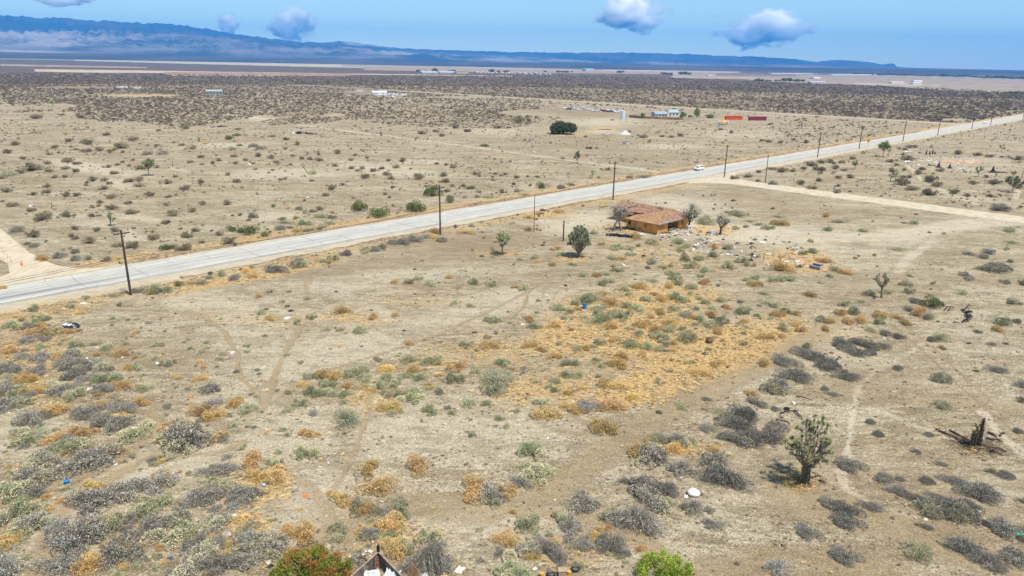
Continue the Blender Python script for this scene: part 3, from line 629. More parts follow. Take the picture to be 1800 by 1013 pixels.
NAMES = {'g': ('green_shrub', 'green shrub'), 's': ('pale_shrub', 'pale shrub'), 'S': ('green_shrub', 'green shrub'), 'Y': ('yellow_shrub', 'yellow shrub'), 'o': ('rusty_dry_shrub', 'dry shrub'),
         'y': ('straw_clump', 'straw clump'), 'k': ('grey_dead_shrub', 'dead shrub'), 'K': ('grey_dead_shrub', 'dead shrub'), 'm': ('grey_green_shrub', 'shrub'), 'p': ('silvery_shrub', 'shrub'),
         'c': ('brown_desert_bush', 'desert bush'), 'd': ('dark_green_bush', 'green bush')}
DESC = {'g': 'sage-green shrub', 's': 'pale straw-green shrub', 'S': 'dense domed sage shrub', 'Y': 'yellow-green shrub', 'o': 'rusty orange dry shrub', 'y': 'golden straw clump', 'k': 'charcoal-grey dead shrub', 'K': 'grey twiggy mound',
        'm': 'grey shrub with pale tips', 'p': 'silvery grey shrub', 'c': 'olive-brown desert bush', 'd': 'dark green bush'}
GROUPS = {'green_shrub': 'sage-green shrubs on the desert floor', 'pale_shrub': 'pale straw-green shrubs', 'yellow_shrub': 'yellow-green shrubs', 'rusty_dry_shrub': 'rusty dry shrubs', 'straw_clump': 'golden straw clumps', 'grey_dead_shrub': 'grey dead shrubs', 'grey_green_shrub': 'grey shrubs with pale tips',
          'silvery_shrub': 'silvery shrubs', 'brown_desert_bush': 'olive-brown bushes of the open desert', 'dark_green_bush': 'dark green bushes'}
# landmarks used to say which plant is meant: (px, py, phrase)
LM = [(226, 500, 'leaning near utility pole'), (774, 405, 'pole by grey roadside shrubs'), (938, 400, 'thin rust-brown pole'), (990, 415, 'short black post'), (1077, 345, 'utility pole beyond the ruined house'),
      (1274, 305, 'pole at the road junction'), (1346, 318, 'pole beside the side road'), (1437, 272, 'pole past the junction'), (1587, 245, 'pole by the yellow sign'), (1150, 396, 'orange ruined house'),
      (883, 440, 'round-headed joshua tree'), (1012, 445, 'dense dark joshua tree'), (1550, 515, 'slim lone joshua tree'), (1413, 830, 'tall spiky joshua tree'), (1719, 775, 'burnt joshua tree'),
      (1219, 862, 'round white bag'), (1011, 1000, 'white-rimmed tyre'), (1383, 717, 'flat black tyre'), (118, 848, 'blue tub'), (213, 842, 'red and white litter'), (121, 576, 'black and white rubbish heap'),
      (368, 854, 'short brown plank'), (464, 853, 'pale blue ball'), (537, 870, 'orange rag'), (300, 980, 'dark grey box'), (665, 985, 'wooden enclosure corner'), (1168, 995, 'bright lime-green bush'), (545, 985, 'green and orange bush'),
      (1028, 541, 'blue barrel'), (1247, 599, 'black burnt clump'), (1465, 634, 'flat white sheet'), (1435, 471, 'dumped grey couch'), (1320, 452, 'rusty tipped table'), (1371, 457, 'little yellow umbrella-shaped tree'),
      (1092, 400, 'grey leafless tree'), (1210, 400, 'tree beside the house'), (1265, 408, 'lone leafless tree'), (989, 230, 'huge round dark bush'), (1094, 203, 'white water tank'), (1046, 195, 'parked car row'),
      (1228, 295, 'white truck on the road'), (262, 300, 'joshua tree in open field'), (541, 298, 'tilted dead joshua tree'), (92, 362, 'stubby one-armed joshua tree'), (195, 390, 'forked young joshua tree'), (1015, 280, 'joshua tree by the trail'),
      (1041, 310, 'little joshua tree'), (38, 464, 'orange cone'), (60, 490, 'wide dirt road mouth'), (1719, 898, 'white plastic disc'), (1790, 943, 'green litter scrap'), (1650, 288, 'charred black stump'), (1690, 275, 'bleached branch pile'),
      (1779, 330, 'twin-crowned joshua tree'), (1719, 305, 'slender joshua tree'), (1552, 268, 'bushy-topped joshua tree'), (1565, 315, 'pair of stubby joshua trees'), (1289, 207, 'orange container'), (1331, 209, 'maroon container'),
      (376, 165, 'grey-green barn'), (640, 690, 'where two footpaths meet'), (460, 720, 'fork of the footpaths'), (147, 534, 'white litter near the road'), (828, 526, 'small black rag'), (1684, 558, 'ring of charred wood'),
      (1480, 640, 'tangle of black sticks'), (480, 815, 'grey rock by the path'), (317, 884, 'brown boulder'), (700, 885, 'white stick')]
_used = {}
ORD = ['', 'second ', 'third ', 'fourth ', 'fifth ', 'sixth ', 'seventh ', 'eighth ', 'ninth ', 'tenth ', 'eleventh ', 'twelfth ', 'thirteenth ', 'fourteenth ', 'fifteenth ', 'sixteenth ', 'seventeenth ', 'eighteenth ', 'nineteenth ', 'twentieth ']
def name_all(items):
    """items: (object, px, py, description, widthpx). Labels by the nearest landmark and how far out from it, worked out together so that no two agree."""
    buckets = {}
    for it in items:
        o, px, py, desc, wpx = it
        best = min(LM, key=lambda q: math.hypot(q[0] - px, (q[1] - py) * 1.6))
        dx, dy = px - best[0], (py - best[1]) * 1.6
        if abs(dx) > abs(dy): rel = 'to the left of the ' if dx < 0 else 'to the right of the '
        else: rel = 'beyond the ' if dy < 0 else 'in front of the '
        buckets.setdefault((desc, best[2], rel), []).append((math.hypot(dx, dy), it))
    for (desc, lm, rel), L_ in buckets.items():
        L_.sort(key=lambda q: q[0])
        for i, (dist, it) in enumerate(L_):
            if i == 0 and dist < 45 and rel[0] == 't': s = f'{desc} just {rel}{lm}'
            elif i == 0: s = f'{desc} closest {rel}{lm}' if len(L_) > 1 else f'{desc} {rel}{lm}'
            else: s = f'{desc}, {ORD[min(i, 19)]}out {rel}{lm}'
            if len(s.split()) > 16: s = ' '.join(s.split()[:16])
            it[0]['label'] = s
ITEMS = []
def plant(px, py, wpx, t, hs=1.0):
    t0 = t
    c = P(px, py); dist = slant(c); wpx *= 1.18 if py > 400 else 1.28; rad = wpx * .5 * dist / F_PX
    d = np.array([c[0], c[1]]) / np.hypot(c[0], c[1]); c2 = c[:2] + d * rad * .8
    pr = random.choice(PROTO[t]); nm, cat = NAMES[t]
    h = hs * random.uniform(.9, 1.25) * (1.15 if rad < 1.6 else .95)
    if t in 'oys' and rad > 1.3: h *= .72
    if py > 800 and t in 'kKm': h *= .85
    o = link(nm, pr, None, (c2[0], c2[1], float(gz(c2[0], c2[1])) - .02), random.uniform(0, 6.28), (rad, rad * random.uniform(.8, 1.0) if t in 'kKm' else rad, rad * h))
    if t in 'kKm' and px > 1250 and py > 590: o.rotation_euler.z = R(-40) + random.uniform(-.25, .25); o.scale.x *= 1.08; o.scale.y *= .84; o.scale.z *= 1.2
    if px < 330 and py > 680 and t in 'kmpgs': o.scale = [v * 1.14 for v in o.scale]
    tag(o, None, cat, GROUPS[nm]); sz = 'tiny ' if rad * 2 < .7 else 'small ' if rad * 2 < 1.3 else '' if rad * 2 < 2.6 else 'large '
    ITEMS.append((o, px, py, sz + DESC[t], wpx))
    return o
DATA = '''60 548 22 g;26 580 34 g;70 570 36 g;50 581 26 k;70 580 20 o;80 592 30 o;54 593 22 o;98 589 34 s;118 589 24 o;56 604 30 k;78 601 16 k;22 623 30 o;68 617 32 s;42 632 24 k;68 638 34 k;102 632 24 o;127 630 30 m;131 614 26 s;166 610 20 s;188 618 24 s;213 627 22 o;172 628 12 o;120 652 44 k;150 652 34 k;136 658 22 s;175 655 36 m;193 655 20 k;296 647 26 s;228 652 20 y;242 653 20 s;10 657 30 k;26 656 26 k;58 657 20 k;71 652 20 k;74 662 16 k;18 672 34 s;44 675 34 o;54 674 20 o;98 688 34 s;128 670 36 k;158 671 28 k;140 674 12 k;190 676 38 g;212 686 26 o;255 689 22 s;182 694 30 k;372 694 32 k;350 672 26 y;22 695 40 k;32 700 36 g;58 696 40 o;116 698 36 k;136 703 34 s;176 699 18 o;198 524 24 s;216 518 14 m;152 527 16 g;210 538 12 g;240 517 18 k;258 516 24 s;282 518 34 g;264 520 12 o;270 510 16 k;126 543 16 s;142 554 16 y;454 524 14 o;475 516 10 g;509 515 10 s;497 533 10 g;458 554 16 g;468 546 8 d;541 529 12 s;474 564 20 o;434 621 12 s;466 593 10 g;574 584 20 s;598 584 12 g;632 588 20 g;548 564 18 s;524 570 14 s;600 555 28 o;658 562 22 o;696 558 14 o;542 667 16 m;556 667 20 g;570 668 26 o;590 671 28 o;612 666 28 g;634 660 28 g;532 682 20 y;572 684 26 g;589 681 18 g;612 686 20 o;638 686 20 s;638 674 14 g;665 688 26 g;692 684 32 g;684 658 32 y;680 668 18 g;714 666 20 g;716 638 20 g;718 608 20 o;506 694 14 g;552 698 30 g;576 700 30 g;608 700 22 g;682 700 24 g;704 702 26 g;920 511 18 g;903 508 12 o;808 509 16 s;866 505 20 s;1038 536 40 g;1068 540 32 o;1010 538 18 s;1058 520 16 o;978 548 20 s;993 549 16 g;1014 548 14 o;1054 547 30 s;864 570 24 g;896 570 10 s;930 566 28 o;828 541 14 s;796 537 24 s;1038 570 36 s;1060 569 28 g;1078 560 20 g;1048 556 18 s;906 583 12 s;872 588 10 g;973 578 32 o;940 580 22 s;1072 580 26 o;1076 604 22 o;818 613 28 s;861 614 30 o;930 614 26 o;950 620 22 o;972 634 28 o;1014 618 18 g;1030 617 20 o;1052 608 22 s;722 638 16 g;760 643 36 s;808 655 36 o;790 657 20 o;836 658 20 s;884 648 28 g;901 652 10 o;870 695 66 S;800 676 32 g;740 672 24 g;771 693 18 g;750 687 12 g;730 700 28 g;728 656 20 o;942 677 20 s;976 676 20 g;964 684 18 g;976 692 16 g;996 666 20 s;1008 668 24 s;1020 665 22 g;1060 683 34 o;1020 688 20 y;997 696 16 y;996 646 20 s;1010 645 18 s;1048 638 16 s;1058 648 14 g;1076 646 22 o;1098 513 14 g;1106 521 16 g;1124 508 28 o;1176 508 24 o;1194 504 18 g;1215 510 20 g;1326 504 22 o;1342 520 18 s;1353 541 32 Y;1425 524 20 o;1134 532 24 s;1162 533 26 y;1150 521 16 o;1192 532 34 g;1208 531 12 o;1214 520 12 g;1238 536 18 s;1228 528 14 g;1267 532 14 g;1302 534 10 k;1092 562 34 g;1080 557 20 g;1120 549 30 s;1150 548 24 y;1160 555 22 o;1146 560 14 o;1098 543 20 s;1182 549 20 s;1222 546 12 k;1204 560 20 s;1218 564 22 o;1232 567 20 g;1250 559 26 o;1252 545 12 g;1278 546 20 o;1303 555 22 g;1310 547 18 g;1332 559 14 g;1366 559 22 o;1382 552 18 g;1400 556 16 o;1128 577 28 o;1176 575 28 o;1176 586 20 g;1152 587 24 o;1198 582 14 g;1248 577 24 g;1268 574 26 g;1124 592 18 g;1080 580 14 o;1208 604 32 g;1158 602 34 g;1184 609 20 o;1172 610 16 g;1106 613 28 g;1136 615 24 g;1156 618 20 g;1130 627 22 o;1094 633 24 o;1090 648 30 o;1306 609 14 g;1262 588 24 o;1342 599 30 o;1377 583 22 Y;1374 596 16 y;1398 575 26 o;1410 586 20 o;1356 564 18 s;1312 570 18 y;1258 647 28 y;1234 665 34 y;1158 677 20 s;1418 614 14 m;1382 648 40 k;1420 636 44 k;1343 645 20 o;1398 674 44 k;1366 697 50 m;1322 702 36 o;1527 520 18 g;1558 518 18 g;1596 518 20 s;1591 504 22 s;1689 519 16 s;1482 540 20 g;1499 554 24 g;1479 557 26 o;1513 534 10 s;1610 535 18 k;1637 543 30 d;1598 548 18 k;1616 548 18 o;1614 558 22 o;1634 563 24 g;1442 568 20 m;1458 570 16 o;1450 582 18 o;1490 571 20 o;1514 569 24 o;1544 562 24 o;1530 585 28 s;1542 572 20 s;1575 562 18 o;1590 572 22 o;1778 537 26 s;1756 573 30 g;1753 586 24 o;1788 569 14 k;1652 600 28 s;1638 603 14 k;1654 614 14 o;1718 587 10 k;1480 615 30 k;1516 614 40 m;1546 614 24 k;1500 627 36 k;1530 627 18 k;1557 592 16 k;1580 598 16 k;1456 655 36 k;1486 671 30 k;1655 674 26 m;1750 656 24 k;1715 654 9 d;1767 607 8 d;1742 609 12 k;1450 688 12 k;1462 697 16 k;1578 652 14 k;1795 682 18 k;632 372 24 d;670 384 30 d;731 374 30 d;761 347 26 d;790 357 14 d;645 446 20 g;656 444 20 k;672 439 20 k;608 451 20 k;694 431 22 k;709 432 26 k;727 427 24 k;746 421 20 k;778 426 18 k;760 421 18 y;766 411 20 y;811 412 18 o;826 412 18 y;847 410 8 o;831 400 10 s;851 420 8 s;870 427 8 g;866 441 10 s;865 454 7 g;831 441 6 s;743 460 7 s;734 494 18 s;721 501 18 s;758 504 22 s;833 501 20 g;865 504 22 s;694 499 14 o;791 491 14 o;914 459 9 g;940 456 14 g;945 464 14 o;966 462 8 g;972 469 14 o;1007 468 14 g;984 452 16 g;981 441 26 o;1075 457 14 g;1085 441 22 g;1107 441 16 g;1108 451 16 g;1144 430 22 g;1155 432 12 o;1192 430 20 g;1194 444 18 g;1144 466 18 g;1122 434 10 s;1117 422 16 o;1056 432 14 o;1043 412 12 g;929 385 16 o;946 378 16 o;930 407 14 o;949 407 10 o;902 395 12 s;982 375 16 o;1061 365 16 o;1024 488 14 g;1048 488 14 o;1065 485 16 g;1085 479 20 g;1117 484 7 g;1060 503 22 g;1073 498 12 g;1093 459 16 o;1167 474 16 s;1177 484 18 g;1186 496 24 g;1120 508 30 o;1147 498 18 s;1207 437 18 g;1205 461 18 g;1227 459 18 g;1249 454 24 g;1220 469 18 g;1212 474 16 g;1240 481 18 g;1276 474 24 g;1304 464 18 g;1311 469 18 s;1324 469 10 o;1279 439 18 g;1254 437 16 o;1230 489 12 g;1240 501 26 o;1310 495 14 g;1328 492 20 g;1356 496 18 g;1386 496 22 g;1371 496 18 s;1368 480 40 o;1410 449 14 g;1430 447 18 g;1442 499 9 g;1458 489 12 g;1450 463 26 o;1486 484 22 o;1470 479 20 s;1577 442 26 s;1517 409 13 g;1457 407 20 g;1476 394 24 s;1453 383 13 o;1371 398 24 o;1349 405 20 g;1334 397 18 s;1318 392 16 s;1368 384 20 s;1316 380 14 s;1278 376 12 s;1297 382 26 s;1240 396 28 g;1292 405 14 g;1311 401 10 s;1424 426 10 o;1598 488 14 s;1642 501 14 s;1537 450 9 o;1703 450 18 m;1738 448 22 k;1730 456 16 k;1728 476 26 s;1754 481 40 k;1695 486 16 k;1702 494 20 k;1767 499 16 k;1775 462 10 k;1777 429 18 s;1767 440 16 s;1774 409 18 g;1798 502 14 c;1606 395 14 s;1589 394 7 g;1634 410 6 g;1658 412 7 g;1755 372 26 k;12 724 36 k;38 718 30 s;50 702 20 k;52 752 44 k;78 740 24 k;103 733 40 o;133 733 36 s;156 736 36 k;187 716 24 o;218 727 38 k;246 715 30 o;213 746 38 y;180 753 34 k;210 758 36 k;243 773 48 s;150 775 52 o;120 785 30 k;50 783 50 s;92 782 40 o;82 826 56 m;90 800 40 s;138 798 44 s;152 833 76 k;193 812 44 o;60 860 60 m;24 878 50 s;68 874 36 k;32 919 52 g;58 942 50 m;18 965 56 o;0 925 24 k;167 866 40 y;172 903 70 k;212 880 36 k;250 876 60 k;130 975 84 p;112 1012 60 k;195 942 50 s;222 944 30 k;168 1012 50 y;215 1000 70 k;97 1005 24 s;12 1022 50 p;262 942 44 k;255 910 50 s;232 920 24 k;210 950 18 y;375 725 36 k;354 743 20 k;352 738 40 o;380 741 32 o;313 760 44 o;437 730 32 g;413 718 28 o;324 798 78 m;378 782 42 o;394 778 20 k;425 793 16 g;446 820 46 o;385 842 54 k;400 862 52 s;484 825 28 s;488 856 52 o;455 850 40 y;540 810 40 g;496 759 14 g;506 768 12 g;545 775 38 o;553 733 16 p;530 718 26 g;506 727 20 s;290 860 44 k;288 846 26 y;350 894 50 k;385 886 50 k;436 890 56 k;411 899 24 p;378 905 26 k;290 886 26 s;292 898 40 s;308 930 50 m;394 918 24 k;382 942 48 m;400 946 18 p;436 935 56 y;440 950 50 m;505 948 34 o;538 955 46 o;308 962 60 s;345 982 56 k;374 957 24 y;386 970 30 p;405 968 28 y;415 978 16 k;446 972 50 p;462 990 80 m;436 1008 50 k;365 988 40 g;345 1015 80 m;392 1018 60 k;412 998 30 s;669 870 56 o;601 892 46 o;623 906 44 s;645 906 30 o;662 907 22 g;706 914 62 S;672 905 20 k;664 946 56 y;692 938 54 y;650 955 36 m;690 952 30 g;690 988 50 y;716 982 44 s;594 940 30 g;596 958 26 s;756 960 34 g;755 1014 80 K;625 1000 30 k;645 844 50 o;731 835 40 o;830 868 44 o;858 886 56 m;890 880 44 o;868 892 40 m;835 884 36 o;915 861 34 k;942 851 56 g;936 811 44 g;1028 903 58 k;1077 920 36 s;1069 932 14 o;1113 945 76 K;987 925 34 s;1000 946 54 k;928 937 44 s;892 970 48 y;930 980 44 m;957 985 50 K;982 998 40 k;1028 970 34 k;1075 978 52 K;977 966 26 y;1049 948 18 y;938 988 22 o;900 1024 64 g;880 980 24 k;1199 722 26 s;1242 706 14 k;1330 716 30 m;1278 740 34 s;1310 744 40 k;1364 724 14 k;1297 762 46 k;1244 762 22 k;1292 786 44 m;1272 776 20 k;1320 787 40 k;1346 783 42 k;1366 764 34 k;1172 783 30 k;1192 790 36 m;1150 780 24 s;1216 782 22 s;1114 806 38 y;1138 820 60 m;1134 788 26 o;1158 812 34 k;1184 804 34 y;1198 838 42 k;1216 840 28 m;1228 822 26 m;1250 828 48 k;1206 822 16 y;1258 802 22 y;1266 866 66 K;1128 872 50 k;1170 876 40 K;1140 898 72 m;1098 852 18 k;1175 892 24 s;1218 906 36 k;1244 904 20 k;1496 833 40 k;1554 851 26 k;1582 847 14 k;1630 853 22 k;1674 855 34 k;1724 885 50 k;1694 862 18 k;1578 872 28 k;1608 887 34 k;1632 911 44 m;1644 880 24 k;1664 898 44 k;1696 905 40 k;1686 922 50 m;1728 925 18 k;1528 899 30 k;1464 900 36 k;1490 915 40 k;1490 935 44 k;1626 931 18 k;1610 985 42 s;1470 984 28 p;1488 997 42 k;1690 982 50 K;1728 1000 46 K;1750 1008 26 k;1788 1000 50 k;1760 921 20 p;1768 950 48 k;1792 952 24 k;1768 845 24 k;1742 833 14 k;1654 820 16 k;1797 885 14 k;1798 934 16 k;1421 953 38 k;1655 720 24 m;1530 747 14 k;1544 770 16 k;1633 770 14 k;1366 1014 40 p;1250 935 30 k;1611 799 14 k;1790 764 14 k;1794 708 14 c;612 753 50 S;719 713 44 g;758 731 28 g;689 733 18 g;686 727 36 o;823 717 24 g;858 717 22 g;796 732 16 g;909 727 12 g;879 742 16 s;892 755 20 s;828 770 16 s;743 743 12 s;949 717 34 s;962 742 46 o;1003 729 40 o;1033 727 36 p;1073 727 44 o;1060 765 44 o;1090 690 34 y;1117 706 26 y;65 209.3 15 c;110 202.8 8 c;141 208.1 13 c;156 201.4 13 c;29 256.1 14 c;40 280.7 12 c;13 270.1 17 c;84 289.5 13 c;55 301.3 25 c;18 309.8 22 m;34 306.3 13 c;3 314.8 10 c;119 286.5 15 c;134 289.9 15 c;116 298.7 13 c;87 303.0 10 c;132 303.4 12 c;97 313.5 12 c;114 313.1 10 c;162 318.9 13 c;154 323.3 7 c;184 319.0 10 c;192 324.8 10 c;182 334.4 12 c;84 330.2 12 c;82 340.7 13 c;57 344.0 13 c;12 339.4 15 c;117 346.2 12 c;134 344.9 13 c;189 295.5 10 c;206 291.7 8 c;200 307.1 13 c;216 286.3 7 c;233 283.0 7 c;244 298.0 10 c;263 286.6 12 c;227 321.7 15 c;244 320.2 12 c;245 329.8 13 c;294 323.9 13 c;195 350.7 13 c;263 346.1 15 c;297 348.3 10 c;154 268.4 17 c;188 238.8 12 c;97 261.1 10 c;122 249.7 12 c;153 254.9 20 c;213 261.6 20 c;233 248.8 15 c;275 256.9 10 c;260 273.0 18 k;285 272.6 17 k;176 266.1 10 c;135 264.1 8 c;202 264.7 8 c;216 268.9 8 c;227 293.1 7 c;276 295.4 6 c;86 272.9 7 c;103 269.2 5 c;126 259.5 7 c;328 227.0 12 c;350 220.8 10 c;362 253.5 10 o;320 256.9 10 c;339 262.7 13 c;354 277.9 10 c;334 287.1 10 c;386 283.7 10 c;374 288.8 10 c;355 290.4 6 c;402 308.9 10 c;416 321.8 12 c;354 323.2 10 c;326 335.2 15 c;308 311.9 8 c;412 277.0 10 c;453 276.2 10 c;477 279.5 10 c;486 287.7 9 c;433 283.4 8 c;414 289.2 8 c;444 289.0 8 c;448 299.3 8 o;510 290.5 7 c;515 275.4 7 c;547 281.6 12 c;562 284.1 12 c;531 280.5 7 c;590 293.3 12 c;592 271.1 10 c;560 273.3 8 c;584 334.4 12 c;494 318.2 7 c;460 315.2 4 c;548 319.4 8 c;503 246.8 10 c;480 241.4 8 c;404 246.2 15 d;416 239.6 12 d;417 228.8 8 d;421 257.5 9 d;407 264.8 12 m;458 263.5 13 k;446 259.3 13 k;522 254.8 8 c;502 262.9 7 c;550 307.1 13 g;573 345.8 10 c;479 300.2 5 c;594 300.2 5 c;629 203.1 13 c;741 236.6 13 c;820 232.8 15 c;799 226.2 12 c;777 240.6 8 c;766 232.6 10 c;875 226.6 13 c;894 225.5 8 c;852 258.5 13 d;625 274.1 8 c;646 278.8 7 c;618 283.4 8 c;683 284.2 8 c;708 284.8 15 c;641 314.7 13 c;655 302.6 12 c;671 298.6 9 c;680 309.3 12 c;688 316.4 10 c;696 296.3 10 c;738 316.1 16 c;781 311.3 13 c;783 321.7 11 c;773 321.4 6 c;835 308.1 10 c;870 307.3 7 c;889 307.7 8 c;798 296.3 10 c;784 292.0 6 c;768 289.7 7 c;827 333.5 15 d;764 334.1 10 d;786 338.3 10 d;815 329.1 7 d;795 329.1 7 c;748 328.8 5 c;843 339.6 8 k;884 340.3 12 c;690 331.0 8 c;676 342.9 8 c;604 326.5 10 c;617 298.0 10 c;637 298.0 10 k;629 301.8 8 c;684 349.1 6 c;858 349.4 15 s;838 348.3 10 s;816 348.3 10 k;790 349.5 12 k;913 215.8 18 c;929 211.9 8 c;950 332.3 22 d;932 327.5 8 d;944 312.6 8 c;907 313.8 10 c;903 325.6 7 d;1131 243.2 13 c;1164 241.3 8 c;1179 242.5 10 c;1197 240.3 12 c;1106 233.4 7 c;1069 300.0 8 c;1004 326.7 12 k;985 332.6 12 k;923 344.6 17 s;908 338.1 10 k;1108 313.7 13 k;1130 313.6 17 k;1053 313.9 7 o;1289 315.7 15 c;1314 312.9 13 c;1331 319.5 9 c;1358 325.8 15 k;1406 325.1 12 c;1428 333.7 17 c;1440 319.7 10 c;1472 314.2 12 c;1494 313.8 10 c;1375 304.0 15 c;1394 302.8 13 c;1357 299.4 13 k;1412 298.7 10 c;1426 293.0 18 c;1443 287.7 13 c;1457 286.5 12 c;1434 299.9 12 c;1445 301.2 10 c;1478 287.3 12 c;1467 297.9 10 c;1484 301.2 10 c;1441 306.7 8 c;1497 280.6 12 c;1465 288.7 7 c;1351 250.9 10 c;1373 252.6 10 c;1396 247.1 8 c;1416 252.2 8 c;1338 248.8 8 c;1334 304.2 8 c;1472 340.5 13 k;1286 234.2 7 c;1472 328.5 8 c;1267 229.2 7 c;1586 273.1 8 c;1593 282.6 15 c;1597 260.3 11 c;1609 260.1 7 c;1581 263.0 5 c;1590 264.1 7 c;1614 307.8 17 c;1621 299.4 9 c;1635 321.4 19 c;1645 329.9 15 c;1584 326.6 24 c;1601 335.8 17 c;1632 344.4 20 c;1677 341.5 16 c;1700 346.3 11 c;1709 324.9 16 c;1749 324.5 17 c;1741 347.0 11 c;1789 332.0 12 c;1740 277.3 12 c;1762 277.3 6 c;1772 277.0 5 c;1685 272.0 12 c;1717 274.3 11 c;1787 281.8 17 c;1589 300.4 8 c;1568 303.7 11 c;1587 313.8 8 c;1597 313.8 8 c;1733 313.1 8 c;1653 302.6 12 c;1565 286.3 11 c;1576 291.5 7 c;21 364.1 18 c;53 372.5 18 c;75 389.5 27 c;120 382.6 18 c;164 381.9 12 c;197 369.3 15 c;232 377.2 17 c;227 359.7 13 c;177 358.1 10 c;171 407.1 12 c;133 403.8 12 c;128 417.6 13 c;133 422.2 12 c;155 429.5 22 c;60 418.2 20 c;30 409.0 20 k;235 403.0 8 c;268 422.7 25 c;294 394.4 15 c;208 435.1 17 c;237 437.8 25 c;293 441.7 20 d;203 408.3 13 c;76 458.8 22 o;62 435.9 17 k;104 454.7 18 k;116 449.5 10 k;133 446.4 15 k;133 459.4 17 k;154 458.3 12 c;188 460.0 12 c;49 431.1 10 c;5 509.0 13 o;307 380.5 17 c;337 374.4 12 c;356 360.6 10 c;401 361.3 13 c;480 364.8 10 d;344 408.3 13 c;329 419.5 18 c;325 442.8 25 c;302 438.5 13 c;355 428.6 10 c;387 414.7 12 c;407 408.5 22 d;424 410.0 13 d;438 413.3 29 d;466 416.9 22 d;407 432.6 29 c;421 380.0 7 c;409 380.5 5 c;445 384.7 17 k;438 388.8 8 c;501 395.4 23 s;495 405.7 17 k;510 402.9 12 k;523 408.7 15 y;537 397.1 23 g;543 408.1 20 g;567 402.0 15 g;577 396.5 17 m;582 384.8 13 k;562 370.2 12 c;550 374.4 12 k;527 369.4 12 k;562 384.4 15 g;562 404.6 12 k;520 386.6 10 o;585 376.2 8 o;486 482.4 34 k;527 472.4 30 m;444 489.0 22 o;414 494.1 22 k;433 481.2 17 y;387 487.8 20 g;370 491.7 15 g;355 501.7 18 m;339 501.7 18 y;314 504.6 20 d;568 462.9 13 g;587 459.8 18 g;580 464.5 13 o;443 472.2 10 s'''
for tok in DATA.split(';'):
    q = tok.split()
    if len(q) == 4: plant(float(q[0]), float(q[1]), float(q[2]), q[3])

# ================================================================== COUNTLESS SCRUB AND STRAW (geometry-node scatters, kind stuff)
def scatter(name, pts, scl, idx, protos, label, cat):
    me = bpy.data.meshes.new(name); me.vertices.add(len(pts)); me.vertices.foreach_set('co', np.asarray(pts, np.float32).ravel())
    n = len(pts)
    for an, ty, key, val in (('scl', 'FLOAT', 'value', scl), ('idx', 'INT', 'value', idx), ('rot', 'FLOAT', 'value', rng.uniform(0, 6.28, n))):
        a = me.attributes.new(an, ty, 'POINT'); a.data.foreach_set(key, np.asarray(val, np.int32 if ty == 'INT' else np.float32))
    o = link(name, me); tag(o, label, cat, kind='stuff')
    ng = bpy.data.node_groups.new(name + '_scatter', 'GeometryNodeTree')
    ng.interface.new_socket('Geometry', in_out='INPUT', socket_type='NodeSocketGeometry'); ng.interface.new_socket('Geometry', in_out='OUTPUT', socket_type='NodeSocketGeometry')
    gi = ng.nodes.new('NodeGroupInput'); go = ng.nodes.new('NodeGroupOutput')
    c = bpy.data.collections.new(name + '_kinds')
    for i, m in enumerate(protos):
        po = bpy.data.objects.new('%s_kind' % name, m); c.objects.link(po)
    ci = ng.nodes.new('GeometryNodeCollectionInfo'); ci.inputs['Collection'].default_value = c; ci.inputs['Separate Children'].default_value = True; ci.inputs['Reset Children'].default_value = True
    iop = ng.nodes.new('GeometryNodeInstanceOnPoints'); iop.inputs['Pick Instance'].default_value = True
    def na(nm, ty):
        x = ng.nodes.new('GeometryNodeInputNamedAttribute'); x.data_type = ty; x.inputs['Name'].default_value = nm
        return [s for s in x.outputs if s.enabled and s.name == 'Attribute'][0]
    cx = ng.nodes.new('ShaderNodeCombineXYZ'); ng.links.new(na('rot', 'FLOAT'), cx.inputs[2])
    L_ = ng.links; L_.new(gi.outputs[0], iop.inputs['Points']); L_.new(ci.outputs[0], iop.inputs['Instance']); L_.new(na('idx', 'INT'), iop.inputs['Instance Index'])
    L_.new(cx.outputs[0], iop.inputs['Rotation']); L_.new(na('scl', 'FLOAT'), iop.inputs['Scale']); L_.new(iop.outputs[0], go.inputs[0])
    md = o.modifiers.new('scatter', 'NODES'); md.node_group = ng
    return o
def sample(n, x0, x1, y0, y1, dens):
    px = rng.uniform(x0, x1, n); py = rng.uniform(y0, y1, n); k = rng.random(n) < dens(px, py)
    p = Pv(px[k], py[k]); return p, px[k], py[k]
def L2(x): return np.interp(x, [-300, 0, 100, 200, 400, 600, 780, 880, 960, 1060, 1200, 1320, 1420, 1560, 1700, 1900], [180, 182, 186, 225, 222, 216, 228, 236, 214, 190, 194, 205, 262, 236, 214, 205])
def clearing(px, py):
    q = np.zeros_like(px)
    for cx, cy, rx, ry in [(250, 168.5, 70, 2.4), (130, 154.5, 75, 2.4), (985, 199, 110, 7), (1030, 225, 110, 12), (1180, 207, 130, 6), (1310, 212, 60, 5), (300, 200, 0.1, 0.1), (640, 163, 36, 4), (690, 168, 30, 3), (820, 171.5, 75, 2.2), (1060, 262, 120, 10)]:
        q = np.maximum(q, (((px - cx) / rx) ** 2 + ((py - cy) / ry) ** 2 < 1) * 1.0)
    return q
def offroad(x, y):
    ac, al = ac_al(x, y); return (road_mask(x, y) < .05) & ~((ac < -140) & (al > 596) & (al < 628))
BRN = [(.20, .155, .11), (.26, .20, .145), (.14, .11, .075)]
FARC = [bush('scrub', 900 + i, BRN if i < 4 else (GREY if i == 4 else PALEG), TW, nl=130, nw=24, ls=.20, lw=.12, h=.75, lumps=7, open_=.4) for i in range(6)]
